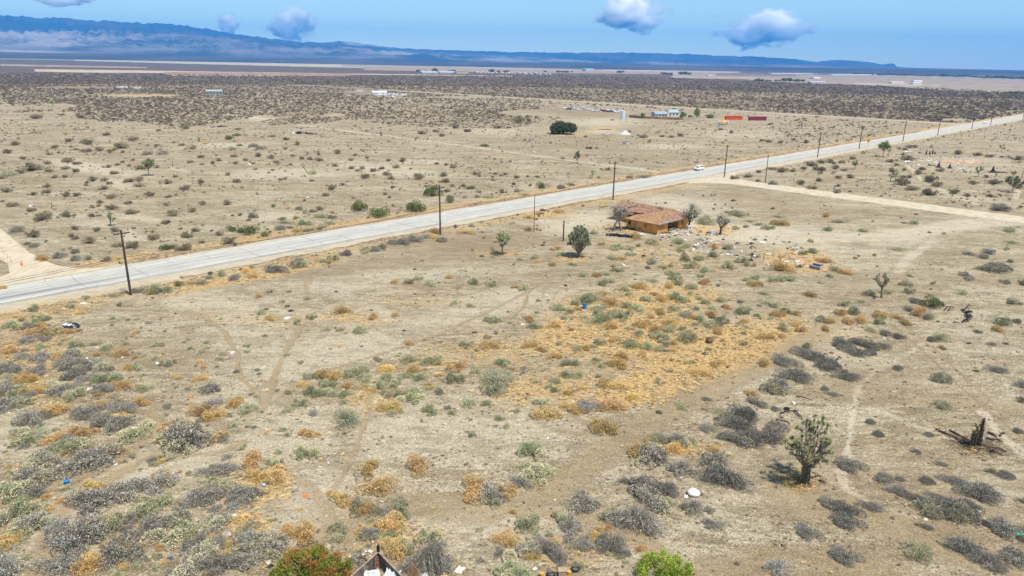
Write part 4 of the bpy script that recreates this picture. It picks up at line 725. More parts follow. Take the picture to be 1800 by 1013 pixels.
MIDC = [bush('scrub', 920 + i, [CREO, CREO, CREO, GREY, ORNG, PALEG][i], TW, nl=260, nw=80, ls=.16, lw=.08, h=.7, lumps=7, open_=.4) for i in range(6)]
# dense plain
def d_far(px, py):
    w0 = Pv(px, py); jj = (fbm(w0[:, 0] / 35, w0[:, 1] / 60, 3) - .5)
    y1 = L1(px) + jj * 14; y2 = L2(px) + jj * 50
    d = np.where(py < y1, 1.0, np.where(py < y2, .42 + .5 * np.clip(1 - (py - y1) / (y2 - y1 + 1), 0, 1), 0.0))
    top_ = np.interp(px, [-200, 300, 600, 900, 1180, 1300, 1500, 1700, 1850, 2000], [127, 131, 134, 131, 137, 143, 150, 158, 166, 170])
    d = d * (py > top_) * np.interp(py - top_, [0, 25], [1, .75])
    d *= 1 - clearing(px, py)
    wp = Pv(px, py); ac, al = ac_al(wp[:, 0], wp[:, 1]); d *= np.where((ac > -149), .12, np.where((al < 604) & (px > 950), .16, 1.0)); d *= .75 + .45 * (fbm(wp[:, 0] / 60, wp[:, 1] / 110, 3) > .42)
    return d
p, px, py = sample(190000, -160, 1960, 127, 262, d_far)
k = offroad(p[:, 0], p[:, 1]); p = p[k]; px = px[k]; py = py[k]
p[:, 2] = gz(p[:, 0], p[:, 1])
sc = rng.gamma(5, .20, len(p)) * np.interp(np.hypot(p[:, 0], p[:, 1]), [280, 500, 1000, 2500], [.48, .66, 1.05, 1.7])
ix = rng.choice(6, len(p), p=[.24, .22, .22, .20, .06, .06])
scatter('scrub_plain', p, sc, ix, FARC, 'dense brown scrub covering the plain beyond the open field', 'scrub')
# thinner low scrub of the open field, right up to the road and past it
def d_mid(px, py):
    wp = Pv(px, py); ac, al = ac_al(wp[:, 0], wp[:, 1])
    far = (ac < -149)
    right = (al > 238) & (ac > -131)
    cl = fbm(wp[:, 0] / 16, wp[:, 1] / 16, 3)
    d = far * np.interp(py, [205, 250, 300, 400, 500], [1.0, .66, .36, .15, .10]) * (.28 + 1.0 * (cl > .5)) * np.where((px > 1050) & (py < 290), 1.9, 1)
    d = d + right * .55 * (.3 + (cl > .48)) * np.interp(py, [190, 300, 400], [1, .7, .5])
    return np.clip(d, 0, 1) * (1 - clearing(px, py)) * (py > L2(px) - 6)
p, px, py = sample(60000, -160, 1960, 180, 520, d_mid)
k = offroad(p[:, 0], p[:, 1]); p = p[k]; py = py[k]; p[:, 2] = gz(p[:, 0], p[:, 1])
sc = rng.gamma(2.6, .17, len(p)) * np.interp(py, [190, 300, 480], [1.05, .60, .45]); ix = rng.choice(6, len(p), p=[.20, .18, .16, .34, .05, .07])
scatter('low_scrub', p, sc, ix, MIDC, 'scattered low scrub on the open desert', 'scrub')
# dry weeds and straw around the near shrubs
def tuft(name, sd, cols, n=46, h=.5):
    r = np.random.default_rng(sd); a = r.uniform(0, 6.28, n); q = r.uniform(0, .55, n)
    c = np.c_[q * np.cos(a), q * np.sin(a), np.full(n, h * .45)]; d = np.c_[np.cos(a) * r.uniform(.2, 1.4, n), np.sin(a) * r.uniform(.2, 1.4, n), r.uniform(.3, 1, n)]
    V = blades(c, d, r.uniform(.5, 1.1, n), .085, r); V[:, 2] = np.maximum(V[:, 2], -.02)
    return np_mesh(name, V, np.arange(len(V)).reshape(-1, 4), veg, jit(cols, n, r, .2))
STRAWC = [(.84, .65, .33), (.78, .54, .22), (.88, .74, .46), (.60, .40, .16)]; LITT = [(.50, .42, .31), (.36, .28, .19), (.62, .54, .42), (.22, .17, .12)]
TUF = [tuft('straw', 40 + i, STRAWC) for i in range(3)] + [tuft('straw', 50 + i, LITT, 34, .35) for i in range(2)] + [tuft('straw', 60, GREEN + PALEG, 44)] + [tuft('straw', 61, [(.14, .11, .09), (.22, .17, .13)], 30, .4)]
zi = None
def zone_at(arr, x, y):
    a = np.arctan2(x, y); r = np.hypot(x, y)
    ia = np.clip(np.interp(a, az_f, np.arange(NA)), 0, NA - 1).astype(int); ir = np.clip(np.interp(r, rr_, np.arange(nr)), 0, nr - 1).astype(int)
    return arr[ir, ia]
def d_straw(px, py):
    wp = Pv(px, py); z = zone_at(straw, wp[:, 0], wp[:, 1]); t = zone_at(trk, wp[:, 0], wp[:, 1])
    return np.clip(z * 1.25 - .08, 0, 1) * (1 - t) * (.38 + (fbm(wp[:, 0] / 2.2, wp[:, 1] / 2.2, 3) > .47))
p, px, py = sample(80000, -60, 1860, 370, 1060, d_straw)
k = offroad(p[:, 0], p[:, 1]); p = p[k]; py = py[k]; p[:, 2] = gz(p[:, 0], p[:, 1])
scatter('dry_straw', p, rng.uniform(.20, .52, len(p)) * np.interp(py, [400, 600, 1000], [1.3, 1.0, .75]), rng.choice(7, len(p), p=[.29, .27, .24, .09, .05, .03, .03]), TUF, 'golden dry straw lying in patches between the shrubs', 'straw')
def d_lit(px, py):
    wp = Pv(px, py); t = zone_at(trk, wp[:, 0], wp[:, 1]); ac, al = ac_al(wp[:, 0], wp[:, 1]); near = (ac > -129) & (al < 222)
    lft = np.interp(px, [0, 380, 520], [1.0, .8, .35]) * (py > 560); cl = fbm(wp[:, 0] / 4, wp[:, 1] / 4, 3)
    return near * (1 - t) * np.clip(.12 + .5 * (cl > .52) + .8 * lft * (cl > .40), 0, 1)
p, px, py = sample(27000, -60, 1860, 370, 1060, d_lit)
p[:, 2] = gz(p[:, 0], p[:, 1])
scatter('dry_weeds', p, rng.gamma(3, .055, len(p)) * np.interp(py, [400, 700, 1000], [1.2, 1.0, .8]), rng.choice(7, len(p), p=[.07, .05, .08, .28, .24, .10, .18]), TUF, 'sparse dry weeds and twigs littering the desert floor', 'weeds')
UND = [PROTO[t][v] for t in 'gskomy' for v in (0, 1)]
def d_und(px, py):
    wp = Pv(px, py); t = zone_at(trk, wp[:, 0], wp[:, 1]); cl = fbm(wp[:, 0] / 5 + 7, wp[:, 1] / 5, 3)
    a = np.interp(px, [0, 230, 420, 520], [1.0, .8, .35, 0]) * (py > 560) + .9 * np.exp(-((px - 1120) / 170) ** 2 - ((py - 560) / 90) ** 2) + .7 * np.exp(-((px - 800) / 190) ** 2 - ((py - 655) / 40) ** 2) + .5 * np.exp(-((px - 620) / 90) ** 2 - ((py - 690) / 40) ** 2) + .35 * (py > 860) * (px < 1150)
    return np.clip(a, 0, 1) * (1 - t) * (.12 + .9 * (cl > .50))
p, px, py = sample(4200, -60, 1860, 440, 1060, d_und); p[:, 2] = gz(p[:, 0], p[:, 1])
wl = np.array([.09, .07, .17, .15, .07, .06, .12, .07, .05, .04, .06, .05]); scatter('undergrowth', p, rng.uniform(.18, .52, len(p)) * np.interp(py, [450, 1000], [1.35, .95]), rng.choice(12, len(p), p=wl / wl.sum()), UND, 'matted low undergrowth filling the gaps between the shrubs', 'undergrowth')
# loose stones and clods
def clod(sd, cols):
    m = MB().blob((0, 0, .2), (1, .8, .55), 6, 4, None, .3, sd); V = np.array(m.v); F = np.array(m.f); r = np.random.default_rng(sd)
    return np_mesh('stone', V, F, veg, jit(cols, len(F), r, .06))
CL = [clod(1, [(.17, .12, .085)]), clod(2, [(.11, .085, .065)]), clod(3, [(.35, .27, .19)]), clod(4, [(.62, .58, .52)])]
def d_st(px, py):
    wp = Pv(px, py); ac, al = ac_al(wp[:, 0], wp[:, 1]); cl = fbm(wp[:, 0] / 7, wp[:, 1] / 7, 3)
    e = np.exp(-((ac + 148) / 2.2) ** 2) + .6 * np.exp(-((ac + 129.5) / 1.8) ** 2)
    hs = np.exp(-((px - 1000) / 90) ** 2 - ((py - 395) / 22) ** 2) + .8 * np.exp(-((px - 1300) / 170) ** 2 - ((py - 360) / 18) ** 2) + .8 * np.exp(-((px - 1350) / 70) ** 2 - ((py - 425) / 16) ** 2)
    return np.clip(.06 + .25 * (cl > .56) + e + hs, 0, 1) * np.interp(py, [250, 420], [.35, 1])
p, px, py = sample(15000, -60, 1860, 250, 1050, d_st)
k = offroad(p[:, 0], p[:, 1]); p = p[k]; py = py[k]; p[:, 2] = gz(p[:, 0], p[:, 1])
scatter('stones', p, rng.gamma(2.2, .045, len(p)) * np.interp(py, [250, 340, 440, 520, 900], [2.6, 2.6, 2.2, 1.1, .8]), rng.choice(4, len(p), p=[.45, .33, .14, .08]), CL, 'loose stones and clods of earth on the ground', 'stones')

def shard(sd, cols):
    r = np.random.default_rng(sd); n = 9; c = np.c_[r.normal(0, .35, n), r.normal(0, .35, n), np.abs(r.normal(.08, .08, n))]
    V = []
    for q in c:
        a = r.normal(0, 1, 3) * [1, 1, .25]; a /= np.linalg.norm(a); b = np.cross(a, r.normal(0, .4, 3) + [0, 0, 1]); b /= np.linalg.norm(b); s1, s2 = r.uniform(.12, .4, 2)
        V += [q - a * s1 - b * s2, q + a * s1 - b * s2, q + a * s1 + b * s2, q - a * s1 + b * s2]
    return np_mesh('shard', np.array(V), np.arange(4 * n).reshape(-1, 4), veg, jit(cols, n, r, .1))
SH = [shard(1, [(.75, .74, .72)]), shard(2, [(.70, .70, .70), (.30, .31, .34)]), shard(3, [(.04, .04, .045), (.12, .10, .09)]), shard(4, [(.50, .34, .24), (.62, .52, .44)]), shard(5, [(.45, .47, .52)])]
def d_deb(px, py):
    q = np.zeros_like(px)
    for cx, cy, rx, ry, k in [(1215, 414, 32, 7, 1), (1182, 414, 28, 5, .8), (1245, 424, 20, 6, .8), (1232, 435, 30, 7, .8), (1285, 446, 34, 8, .7), (1155, 448, 30, 5, .7), (1183, 450, 16, 4, .6), (1395, 456, 26, 9, .9), (1410, 466, 22, 6, .6), (1320, 452, 30, 9, .3), (1340, 430, 80, 20, .10), (1345, 470, 16, 4, .4), (1215, 405, 30, 5, .5), (690, 950, 60, 26, .12), (640, 990, 36, 20, .3), (1625, 284, 50, 9, .5), (700, 160, 30, 6, .5)]:
        q = np.maximum(q, k * np.exp(-((px - cx) / rx) ** 2 - ((py - cy) / ry) ** 2))
    return q
p, px, py = sample(32000, 560, 1760, 270, 1030, d_deb); p[:, 2] = gz(p[:, 0], p[:, 1]) + .02
scatter('rubbish_scatter', p, rng.gamma(3, .16, len(p)) * np.interp(py, [280, 450, 900], [1.4, 1.0, .35]), rng.choice(5, len(p), p=[.30, .18, .22, .18, .12]), SH, 'small white, grey and black rubbish strewn around the ruined house', 'rubbish')
# ================================================================== UTILITY POLES AND WIRES
wood = paint('creosoted_pole', (.075, .050, .036), .9, .3, 2.0); rust = paint('rust_pole', (.20, .095, .05), .9, .3, 2.0); blk = paint('charred', (.022, .020, .019), .9, .4, 3)
ceram = paint('insulator', (.30, .27, .25), .4, .1, 4); cable_m = paint('cable', (.03, .03, .032), .7, .1, 3)
def utility_pole(px, py, h, label, arm=True, mat=None, r=.21, lean=0.0):
    p = P(px, py); t = empty('utility_pole', (p[0], p[1], 0), R(-45)); t.rotation_euler.y = lean
    mat = mat or wood
    MB().tube([(0, 0, -.3), (0, 0, h * .5), (0, 0, h)], [r, r * .85, r * .68], 10).build('shaft', mat, t)
    if arm:
        z = h - .55
        MB().box((0.14, 0, z), (.16, 2.5, .18)).build('crossarm', mat, t)
        for y in (-1.05, -.55, .55, 1.05):
            MB().cyl((.14, y, z + .065), .035, .10, 8).cyl((.14, y, z + .165), .07, .09, 8).build('insulator', ceram, t)
        MB().tube([(0.16, -.75, z - .03), (.05, 0, z - .75)], .025, 5).tube([(0.16, .75, z - .03), (.05, 0, z - .75)], .025, 5).build('brace', mat, t)
    return tag(t, label, 'utility pole', 'wooden utility poles along the road')
POL = [(230, 519, 11.2, 'dark wooden utility pole close to the road bend, tallest in view'), (774, 413, 11.5, 'wooden utility pole beside the row of grey roadside shrubs'), (1077.5, 351.5, 11.4, 'dark utility pole by the road beyond the ruined orange house'),
       (1273, 312, 11.6, 'utility pole at the corner where the dirt road leaves the asphalt'), (1437, 277, 11.2, 'utility pole past the junction, next to brown bushes'), (1510, 262, 11.0, 'utility pole just before the yellow road sign'),
       (1587, 249, 11.2, 'utility pole just after the yellow road sign'), (1648, 239, 11.4, 'utility pole where the far dirt road meets the asphalt'), (1708, 227, 11.4, 'utility pole on the far bend, second after the far junction'), (1741, 221, 11.0, 'utility pole far down the road, third after the far junction'), (1797, 214, 10.5, 'most distant utility pole, at the edge of the view')]
poles = [utility_pole(x, y, h, l) for x, y, h, l in POL]
t = utility_pole(1345, 321, 9.6, 'bare utility pole without crossarm beside the pale side road', arm=False, r=.15)
t = utility_pole(938.5, 408, 9.0, 'thin rust-brown pole standing between straw clumps near the road', arm=False, mat=rust, r=.11)
p = P(990, 424); tag(MB().tube([(0, 0, -.2), (.03, 0, 4.7)], [.17, .14], 8).build('post', blk, None, (p[0], p[1], 0)), 'short thick black post behind the dense dark joshua tree', 'post')
def cable(A, B, z0, z1, sag, name, lab, off=0.0):
    a = np.array([A[0], A[1], z0]); b = np.array([B[0], B[1], z1]); n = 22; pts = []
    for i in range(n + 1):
        k = i / n; q = a * (1 - k) + b * k; q[2] -= sag * 4 * k * (1 - k); q[0] += off * S2; q[1] -= off * S2; pts.append(q)
    return tag(MB().tube(pts, .030, 4).build(name, cable_m), lab, 'cable', 'telephone cables strung on the poles')
W0 = P(230, 519); W1 = P(774, 413); W2 = P(1077.5, 351.5); Wm = W0 + (W0 - W1)
cable(Wm, W0, 6.6, 6.7, .9, 'cable', 'black cable running off to the left from the nearest pole', .18); cable(Wm, W0, 6.3, 6.45, 1.0, 'cable', 'lower black cable crossing the wide dirt road mouth', .18)
cable(W0, W1, 6.7, 6.6, 1.1, 'cable', 'black cable sagging between the two poles nearest to the camera', .18); cable(W1, W2, 6.6, 6.5, 1.1, 'cable', 'black cable from the second pole towards the pole behind the house', .18)

# ================================================================== RUINED HOUSE
ho = np.array([35.0, 165.5]); HU = np.array([-S2, S2]); HV = np.array([S2, S2])
house = empty('ruined_house', (ho[0], ho[1], 0), R(135))      # local x = along the long wall, local y = -HV
def hp(u, v, z): return (u, -v, z)
ow = paint('orange_stucco', (.66, .29, .06), .9, .22, .9, dirt=(.46, .22, .07)); ow2 = paint('orange_stucco_gable', (.62, .30, .085), .9, .25, .8)
redroof = paint('brown_red_shingle', (.285, .162, .095), .95, .28, 1.6, .5); tanroof = paint('bare_tan_decking', (.335, .192, .092), .95, .25, 1.4, .5)
greyw = paint('weathered_board', (.25, .21, .175), .9, .25, 2.0); darkin = paint('dark_infill', (.035, .027, .022), .95, .3, 2.0); whitew = paint('faded_white', (.72, .70, .66), .8, .08, 2.0)
def wall(u0, v0, u1, v1, z1, mat, name='wall', th=.18, openings=(), z0=0.0, par=None):
    """wall run with real window and door holes: openings (along0, along1, sill, head)"""
    m = MB(); L_ = math.hypot(u1 - u0, v1 - v0); d = ((u1 - u0) / L_, (v1 - v0) / L_)
    def seg(a, b, za, zb):
        if b - a < .02 or zb - za < .02: return
        c = (u0 + d[0] * (a + b) / 2, v0 + d[1] * (a + b) / 2)
        m.box(hp(c[0], c[1], (za + zb) / 2), (b - a, th, zb - za), math.atan2(-d[1], d[0]))
    x = 0
    for a, b, s, hd in sorted(openings):
        seg(x, a, z0, z1); seg(a, b, z0, s); seg(a, b, hd, z1); x = b
    seg(x, L_, z0, z1)
    return m.build(name, mat, par or house)
V0 = -1.15
w1 = wall(0, V0, 8.9, V0, 2.42, ow, openings=[(2.9, 3.9, 1.05, 1.95), (7.7, 8.4, 1.05, 2.05)])
wall(8.9, V0 + .1, 8.9, 5.2, 2.42, ow)
wall(9.0, 5.2, 17.9, 5.2, 2.5, ow, openings=[(3.0, 4.4, .9, 1.9)])
wall(17.9, 5.3, 17.9, 12.2, 2.5, ow)
wall(0, V0 + .1, 0, 3.0, 2.42, ow2, openings=[])
wall(0.1, 3.0, 1.9, 3.0, 2.42, greyw); wall(1.9, 3.1, 1.9, 8.0, 2.42, ow2, openings=[(.8, 1.7, .05, 2.0), (2.8, 4.2, .9, 1.9)]); wall(0.1, 8.0, 1.8, 8.0, 2.42, ow2)
wall(0, 8.1, 0, 12.2, 2.42, ow, openings=[(.9, 1.25, .6, 2.0)]); wall(0.1, 12.2, 17.8, 12.2, 2.42, ow)
MB().box(hp(3.4, V0 + .06, 1.5), (1.02, .05, .92), 0).build('boarded_window', paint('boarding', (.50, .20, .04), .9, .2, 2), w1)
MB().box(hp(8.05, V0 + .05, 1.55), (.72, .05, 1.02), 0).build('window', darkin, w1)  # flat near-black panel filling the window opening
MB().box(hp(-.02, V0 - .0, 1.2), (.24, .24, 2.42)).build('corner_trim', paint('trim', (.62, .40, .20), .85, .15, 2), house)
MB().box(hp(-.13, .35, 1.15), (.05, .9, 2.1)).build('drainpipe', whitew, house) if False else None
MB().box(hp(6.2, V0 - .12, 1.2), (.9, .05, 1.5)).build('stain_panel', paint('peeled', (.47, .29, .13), .9, .3, 3), house)
MB().box(hp(4.5, 5.2, .06), (8.8, 12.4, .08)).box(hp(9.2, 8.7, .04), (17.4, 6.6, .08)).build('floor_slab', greyw, house)
ze = 2.5
rf = MB().slab([hp(17.9, 8.9, 4.45), hp(2.4, 8.9, 4.45), hp(7.4, 4.5, 3.16), hp(9.3, 4.4, 3.02), hp(13.2, 4.3, 2.98), hp(14.0, 4.6, 3.02), hp(18.4, 4.5, 2.95)][::-1], .12).build('roof', redroof, house)
MB().slab([hp(2.4, 8.9, 4.452), hp(17.9, 8.9, 4.452), hp(18.5, 12.9, 2.9), hp(-.6, 12.8, 2.5)][::-1], .12).build('back_slope', redroof, rf)
MB().slab([hp(18.0, 8.9, 4.40), hp(18.6, 12.9, 2.9), hp(18.5, 4.5, 2.9)][::-1], .10).build('gable_end', greyw, rf)
MB().slab([hp(2.4, 8.9, 4.448), hp(-.65, 12.8, 2.496), hp(-.65, -1.8, 2.5)][::-1], .12).build('hip_slope', paint('hip_shingle', (.27, .155, .10), .95, .28, 1.5, .5), rf)
MB().slab([hp(2.4, 8.9, 4.444), hp(-.65, -1.8, 2.5), hp(9.3, -1.75, 2.5), hp(9.4, 3.3, 2.72), hp(8.6, 3.9, 2.80), hp(7.4, 4.5, 3.14)][::-1], .12).build('wing_slope', tanroof, rf)
MB().slab([hp(-.7, -1.9, 2.52), hp(9.35, -1.9, 2.52), hp(9.35, -1.76, 2.52), hp(-.7, -1.76, 2.52)][::-1], .16).slab([hp(-.78, -1.85, 2.53), hp(-.78, 12.8, 2.52), hp(-.40, 12.7, 2.66), hp(-.40, -1.6, 2.66)], .14).build('fascia', greyw, rf)
MB().box(hp(10.2, 4.75, 2.55), (1.5, .1, .55)).build('exposed_beam', paint('burnt_red', (.36, .10, .04), .9, .3, 3), house)
MB().box(hp(12.0, 4.85, 2.6), (1.6, .08, .30)).build('exposed_insulation', whitew, house)
for u, v, c in ((13.0, 6.6, 'a'), (12.4, 7.3, 'b'), (13.6, 6.1, 'c'), (5.0, 8.0, 'd'), (5.9, 8.2, 'e')):
    zz = 3.0 + (v - 4.5) / 4.4 * 1.47 + .07
    MB().box(hp(u, v, zz), (1.0, .55, .05), .2 * ord(c), rx=-.32).build('missing_shingles', paint('torn_felt', (.10, .085, .078), .95, .4, 3), rf)
MB().box(hp(16.2, 9.0, 4.62), (.35, .3, .35)).build('vent', greyw, rf)
for k, v in enumerate((3.4, 5.2, 7.6)): MB().box(hp(.15, v, 1.2), (.12, .12, 2.4)).build('porch_post', greyw, house)
MB().box(hp(.7, 5.4, .35), (1.2, 3.2, .5), .1).build('porch_rail', greyw, house)
tag(house, 'abandoned orange stucco house with torn brown roof and rubbish around it', 'house')

# ================================================================== TREES
bark = paint('grey_bark', (.24, .20, .165), .95, .3, 3); darkbark = paint('dark_bark', (.10, .08, .065), .95, .3, 3)
def skeleton(m, base, h, rad, spread, sd, levels=3, nb=4, up=.55):
    """recursive limbs; returns tip points"""
    rr = random.Random(sd); tips = []
    def grow(p, d, L_, r, lv):
        pts = [p]; q = p
        for i in range(3):
            d = (d + Vector((rr.uniform(-.22, .22), rr.uniform(-.22, .22), rr.uniform(-.05, .15)))).normalized(); q = q + d * L_ / 3; pts.append(q)
        m.tube(pts, [r, r * .86, r * .72, r * .6], 6 if lv == levels else 4)
        if lv == 0: tips.append(q); return
        for k in range(nb if lv > 1 else 3):
            a = rr.uniform(0, 6.28) + k * 2.2; dd = (d * up + Vector((math.cos(a), math.sin(a), rr.uniform(.15, .9))) * spread).normalized()
            grow(pts[rr.choice((2, 3, 3))], dd, L_ * rr.uniform(.55, .8), r * .55, lv - 1)
    grow(Vector(base), Vector((rr.uniform(-.1, .1), rr.uniform(-.1, .1), 1)), h * .38, rad, levels)
    return tips
def leaf_mesh(name, tips, n, spread, cols, ls, lw, sd):
    r = np.random.default_rng(sd); T = np.array([tuple(t) for t in tips]); k = r.integers(0, len(T), n)
    c = T[k] + r.normal(0, 1, (n, 3)) * spread
    V = blades(c, r.normal(0, 1, (n, 3)) + [0, 0, .3], ls * r.uniform(.6, 1.4, n), lw * r.uniform(.6, 1.4, n), r)
    return np_mesh(name, V, np.arange(len(V)).reshape(-1, 4), veg, jit(cols, n, r))
def bare_tree(px, py, h, label, sd, leaves=500, cols=None, bk=bark, nb=4, spread=.8, name='bare_tree'):
    p = P(px, py); t = empty(name, (p[0], p[1], 0)); m = MB(); tips = skeleton(m, (0, 0, -.1), h, h * .045, spread, sd, 3, nb)
    m.build('trunk', bk, t)
    if leaves: link('crown', leaf_mesh('crown', tips, leaves, h * .07, cols or [(.28, .27, .20), (.36, .34, .26), (.20, .19, .13)], h * .045, h * .016, sd), t)
    return tag(t, label, 'tree')
bare_tree(1078, 407, 7.4, 'thin grey leafless tree nearest the rubbish at the left end of the house', 5, 350, [(.42, .40, .37), (.34, .32, .29)])
bare_tree(1092, 405, 6.2, 'greyish sparse tree against the left wall of the orange house', 8, 1300)
bare_tree(1210, 402, 6.6, 'dark-trunked sparse tree at the right end of the orange house', 12, 1500, [(.30, .30, .20), (.40, .39, .28), (.20, .20, .13)], darkbark, 5, .9)
bare_tree(1265, 412, 5.8, 'lone dark leafless tree standing to the right of the rubbish', 15, 900, [(.32, .31, .22), (.40, .38, .28), (.2, .19, .13)], darkbark, 5, .95)
bare_tree(1371, 461, 2.0, 'little umbrella-shaped yellow-green tree beside scattered junk', 21, 700, [(.50, .42, .14), (.58, .48, .20)], darkbark, 4, 1.4)
# huge dark bush by the trail
def round_tree(px, py, wpx, hpx, label, name='round_tree', cols=None, n=5200, lump=16, sd=3, group=None):
    c = P(px, py); k = slant(c) / F_PX; rx = wpx * k / 2; h = hpx * k; d = c[:2] / np.hypot(*c[:2]); c2 = c[:2] + d * rx * .6
    t = empty(name, (c2[0], c2[1], float(gz(*c2)) if py > 200 else float(gz(*c2)))); r = np.random.default_rng(sd)
    LC = np.c_[r.uniform(-.62, .62, lump) * rx, r.uniform(-.6, .6, lump) * rx * .8, r.uniform(.28, .68, lump) * h]; q = 1 - .45 * (np.hypot(LC[:, 0], LC[:, 1]) / rx); LC[:, 2] *= q
    LR = r.uniform(.26, .42, lump)
    kk = r.integers(0, lump, n); ph = r.uniform(0, 6.28, n); ct = r.uniform(-.6, 1, n); s = np.sqrt(1 - ct ** 2); D = np.c_[s * np.cos(ph), s * np.sin(ph), ct]
    C = LC[kk] + D * (LR[kk] * r.uniform(.8, 1.08, n))[:, None] * [rx, rx, h * .85]; C[:, 2] = np.maximum(C[:, 2], .08 * h)
    ls = min(rx, h) * (.14 if n > 2000 else .26)
    V = blades(C, D + r.normal(0, .6, (n, 3)), ls * r.uniform(.6, 1.4, n), ls * .55, r); V[:, 2] = np.minimum(V[:, 2], h)
    link('crown', np_mesh('crown', V, np.arange(len(V)).reshape(-1, 4), veg, jit(cols or [(.115, .145, .075), (.16, .19, .10), (.08, .10, .05)], n, r)), t)
    m = MB(); m.tube([(0, 0, -.1), (0, 0, h * .5)], [rx * .07, rx * .04], 5)
    for a in (0.3, 2.2, 4.1): m.tube([(0, 0, .1), (math.cos(a) * rx * .4, math.sin(a) * rx * .4, h * .5)], [rx * .05, rx * .02], 4)
    m.build('trunk', darkbark, t)
    return tag(t, label, 'tree', group)
tag(round_tree(989, 237, 47, 25, 'huge round dark green bush alone on the bare ground near the white tank', 'huge_bush', None, 7000, 22, 5), cat='bush')
# ---- joshua trees
jb = paint('shaggy_joshua_bark', (.27, .215, .16), .95, .35, 5.0, .8)
JG = [(.34, .40, .16), (.46, .50, .24), (.24, .30, .11), (.55, .56, .34)]; JG2 = [(.44, .48, .20), (.56, .58, .28), (.34, .38, .15), (.62, .60, .38), (.40, .33, .22)]; JD = [(.20, .23, .12), (.28, .31, .16), (.13, .155, .08), (.42, .44, .28)]
def joshua(px, py, hpx, wpx, label, sd, cols=JG, arms=9, trunk_f=.38, n_blade=90, lean=(0, 0), group='joshua trees', rs=.30, skirt=True, tr=None, wild=False):
    c = P(px, py); k = slant(c) / F_PX; H = hpx * k * 1.06; W = wpx * k / 2
    t = empty('joshua_tree', (c[0], c[1], float(gz(c[0], c[1])))); rr = random.Random(sd); r = np.random.default_rng(sd)
    m = MB(); r0 = tr or max(.10, H * .045); tips = []
    fork = Vector((lean[0] * H * trunk_f, lean[1] * H * trunk_f, H * trunk_f)); m.tube([(0, 0, -.15), fork * .5, fork], [r0 * 1.25, r0, r0 * .95], 8)
    for i in range(arms):
        a = i * 2.399 + rr.uniform(-.4, .4); q = W * math.sqrt((i + .7) / arms) * rr.uniform(.8, 1.05); zt = H * (1.0 - .42 * (q / W) ** 1.6 * rr.uniform(.6, 1.3)) if not wild else H * rr.uniform(.48, 1.03)
        e = Vector((fork.x + lean[0] * H * .4 + math.cos(a) * q, fork.y + math.sin(a) * q, max(zt, H * trunk_f * 1.05)))
        st_ = fork * rr.uniform(.75, 1.0); mid = st_.lerp(e, .5) + Vector((math.cos(a) * q * .22, math.sin(a) * q * .22, -H * .04))
        m.tube([st_, mid, e], [r0 * .75, r0 * .6, r0 * .5], 6); tips.append((e, (e - mid).normalized()))
        for j in range(2 if arms > 5 else 1):
            if rr.random() < .75:
                b = mid.lerp(e, rr.uniform(.1, .6)); a2 = a + rr.uniform(-1.5, 1.5); e2 = b + Vector((math.cos(a2), math.sin(a2), rr.uniform(.1, 1.0))).normalized() * H * rr.uniform(.10, .18)
                m.tube([b, (b + e2) / 2 + Vector((0, 0, -.02 * H)), e2], [r0 * .5, r0 * .45, r0 * .4], 5); tips.append((e2, (e2 - b).normalized()))
    m.build('trunk', jb, t, smooth=True)
    Vs = []; Cs = []; Tv = np.array(m.v)
    if len(tips) > 7 and skirt:
        ns = 1600 if wild else 500; q_ = Tv[r.integers(0, len(Tv), ns)] * 1.0; q2 = Tv[r.integers(0, len(Tv), ns)]; near = np.linalg.norm(q_ - q2, axis=1) < H * .13; q_ = q_ + (q2 - q_) * (near * r.uniform(0, 1, ns))[:, None]
        Vs.append(blades(q_, r.normal(0, 1, (ns, 3)) - [0, 0, .9], .055 * H, .010 * H, r)); Cs.append(jit([(.30, .24, .17), (.20, .16, .115), (.42, .36, .27)], ns, r))
    R0 = rs * max(.35, H / 5.0) * 1.0
    for e, d in tips:
        dirs = r.normal(0, 1, (n_blade, 3)); dirs /= np.linalg.norm(dirs, axis=1, keepdims=True); dirs = dirs + np.array(d) * .55; dirs /= np.linalg.norm(dirs, axis=1, keepdims=True)
        L_ = R0 * r.uniform(.8, 1.15, n_blade); cc = np.array(e) + dirs * (L_ * .55)[:, None]
        Vs.append(blades(cc, dirs, L_, R0 * .16, r)); Cs.append(jit(cols, n_blade, r, .15))
        if skirt:
            ns = n_blade // 2; dd = dirs[:ns] * .5 - np.array(d) * .9; cc = np.array(e) - np.array(d) * R0 * r.uniform(.5, 1.6, ns)[:, None] + dirs[:ns] * R0 * .22
            Vs.append(blades(cc, dd, R0 * .6, R0 * .13, r)); Cs.append(jit([(.24, .19, .13), (.34, .29, .21), (.15, .12, .09)], ns, r))
    V = np.concatenate(Vs); link('crown', np_mesh('crown', V, np.arange(len(V)).reshape(-1, 4), veg, np.concatenate(Cs)), t)
    return tag(t, label, 'joshua tree', group)
joshua(883, 448, 41, 26, 'round-headed green joshua tree on a bare trunk, left of the rust-brown pole', 31, JG, 17, .42, 70, (-.02, 0), rs=.34, tr=.16)
joshua(1018, 452, 52, 38, 'dense dark joshua tree leafy down to the ground beside the black post', 32, JD, 30, .14, 80, (-.03, 0), rs=.34, tr=.17)
joshua(1549, 524, 44, 27, 'slim lone joshua tree with few stubby arms at right of the lot', 33, JD, 8, .52, 60, (-.10, 0), rs=.30, tr=.15)
tj = joshua(1413, 850, 118, 68, 'tall spiky joshua tree with bright green tips and dead arms, closest one', 34, JG2, 22, .28, 85, (.04, 0), rs=.25, tr=.13, wild=True)
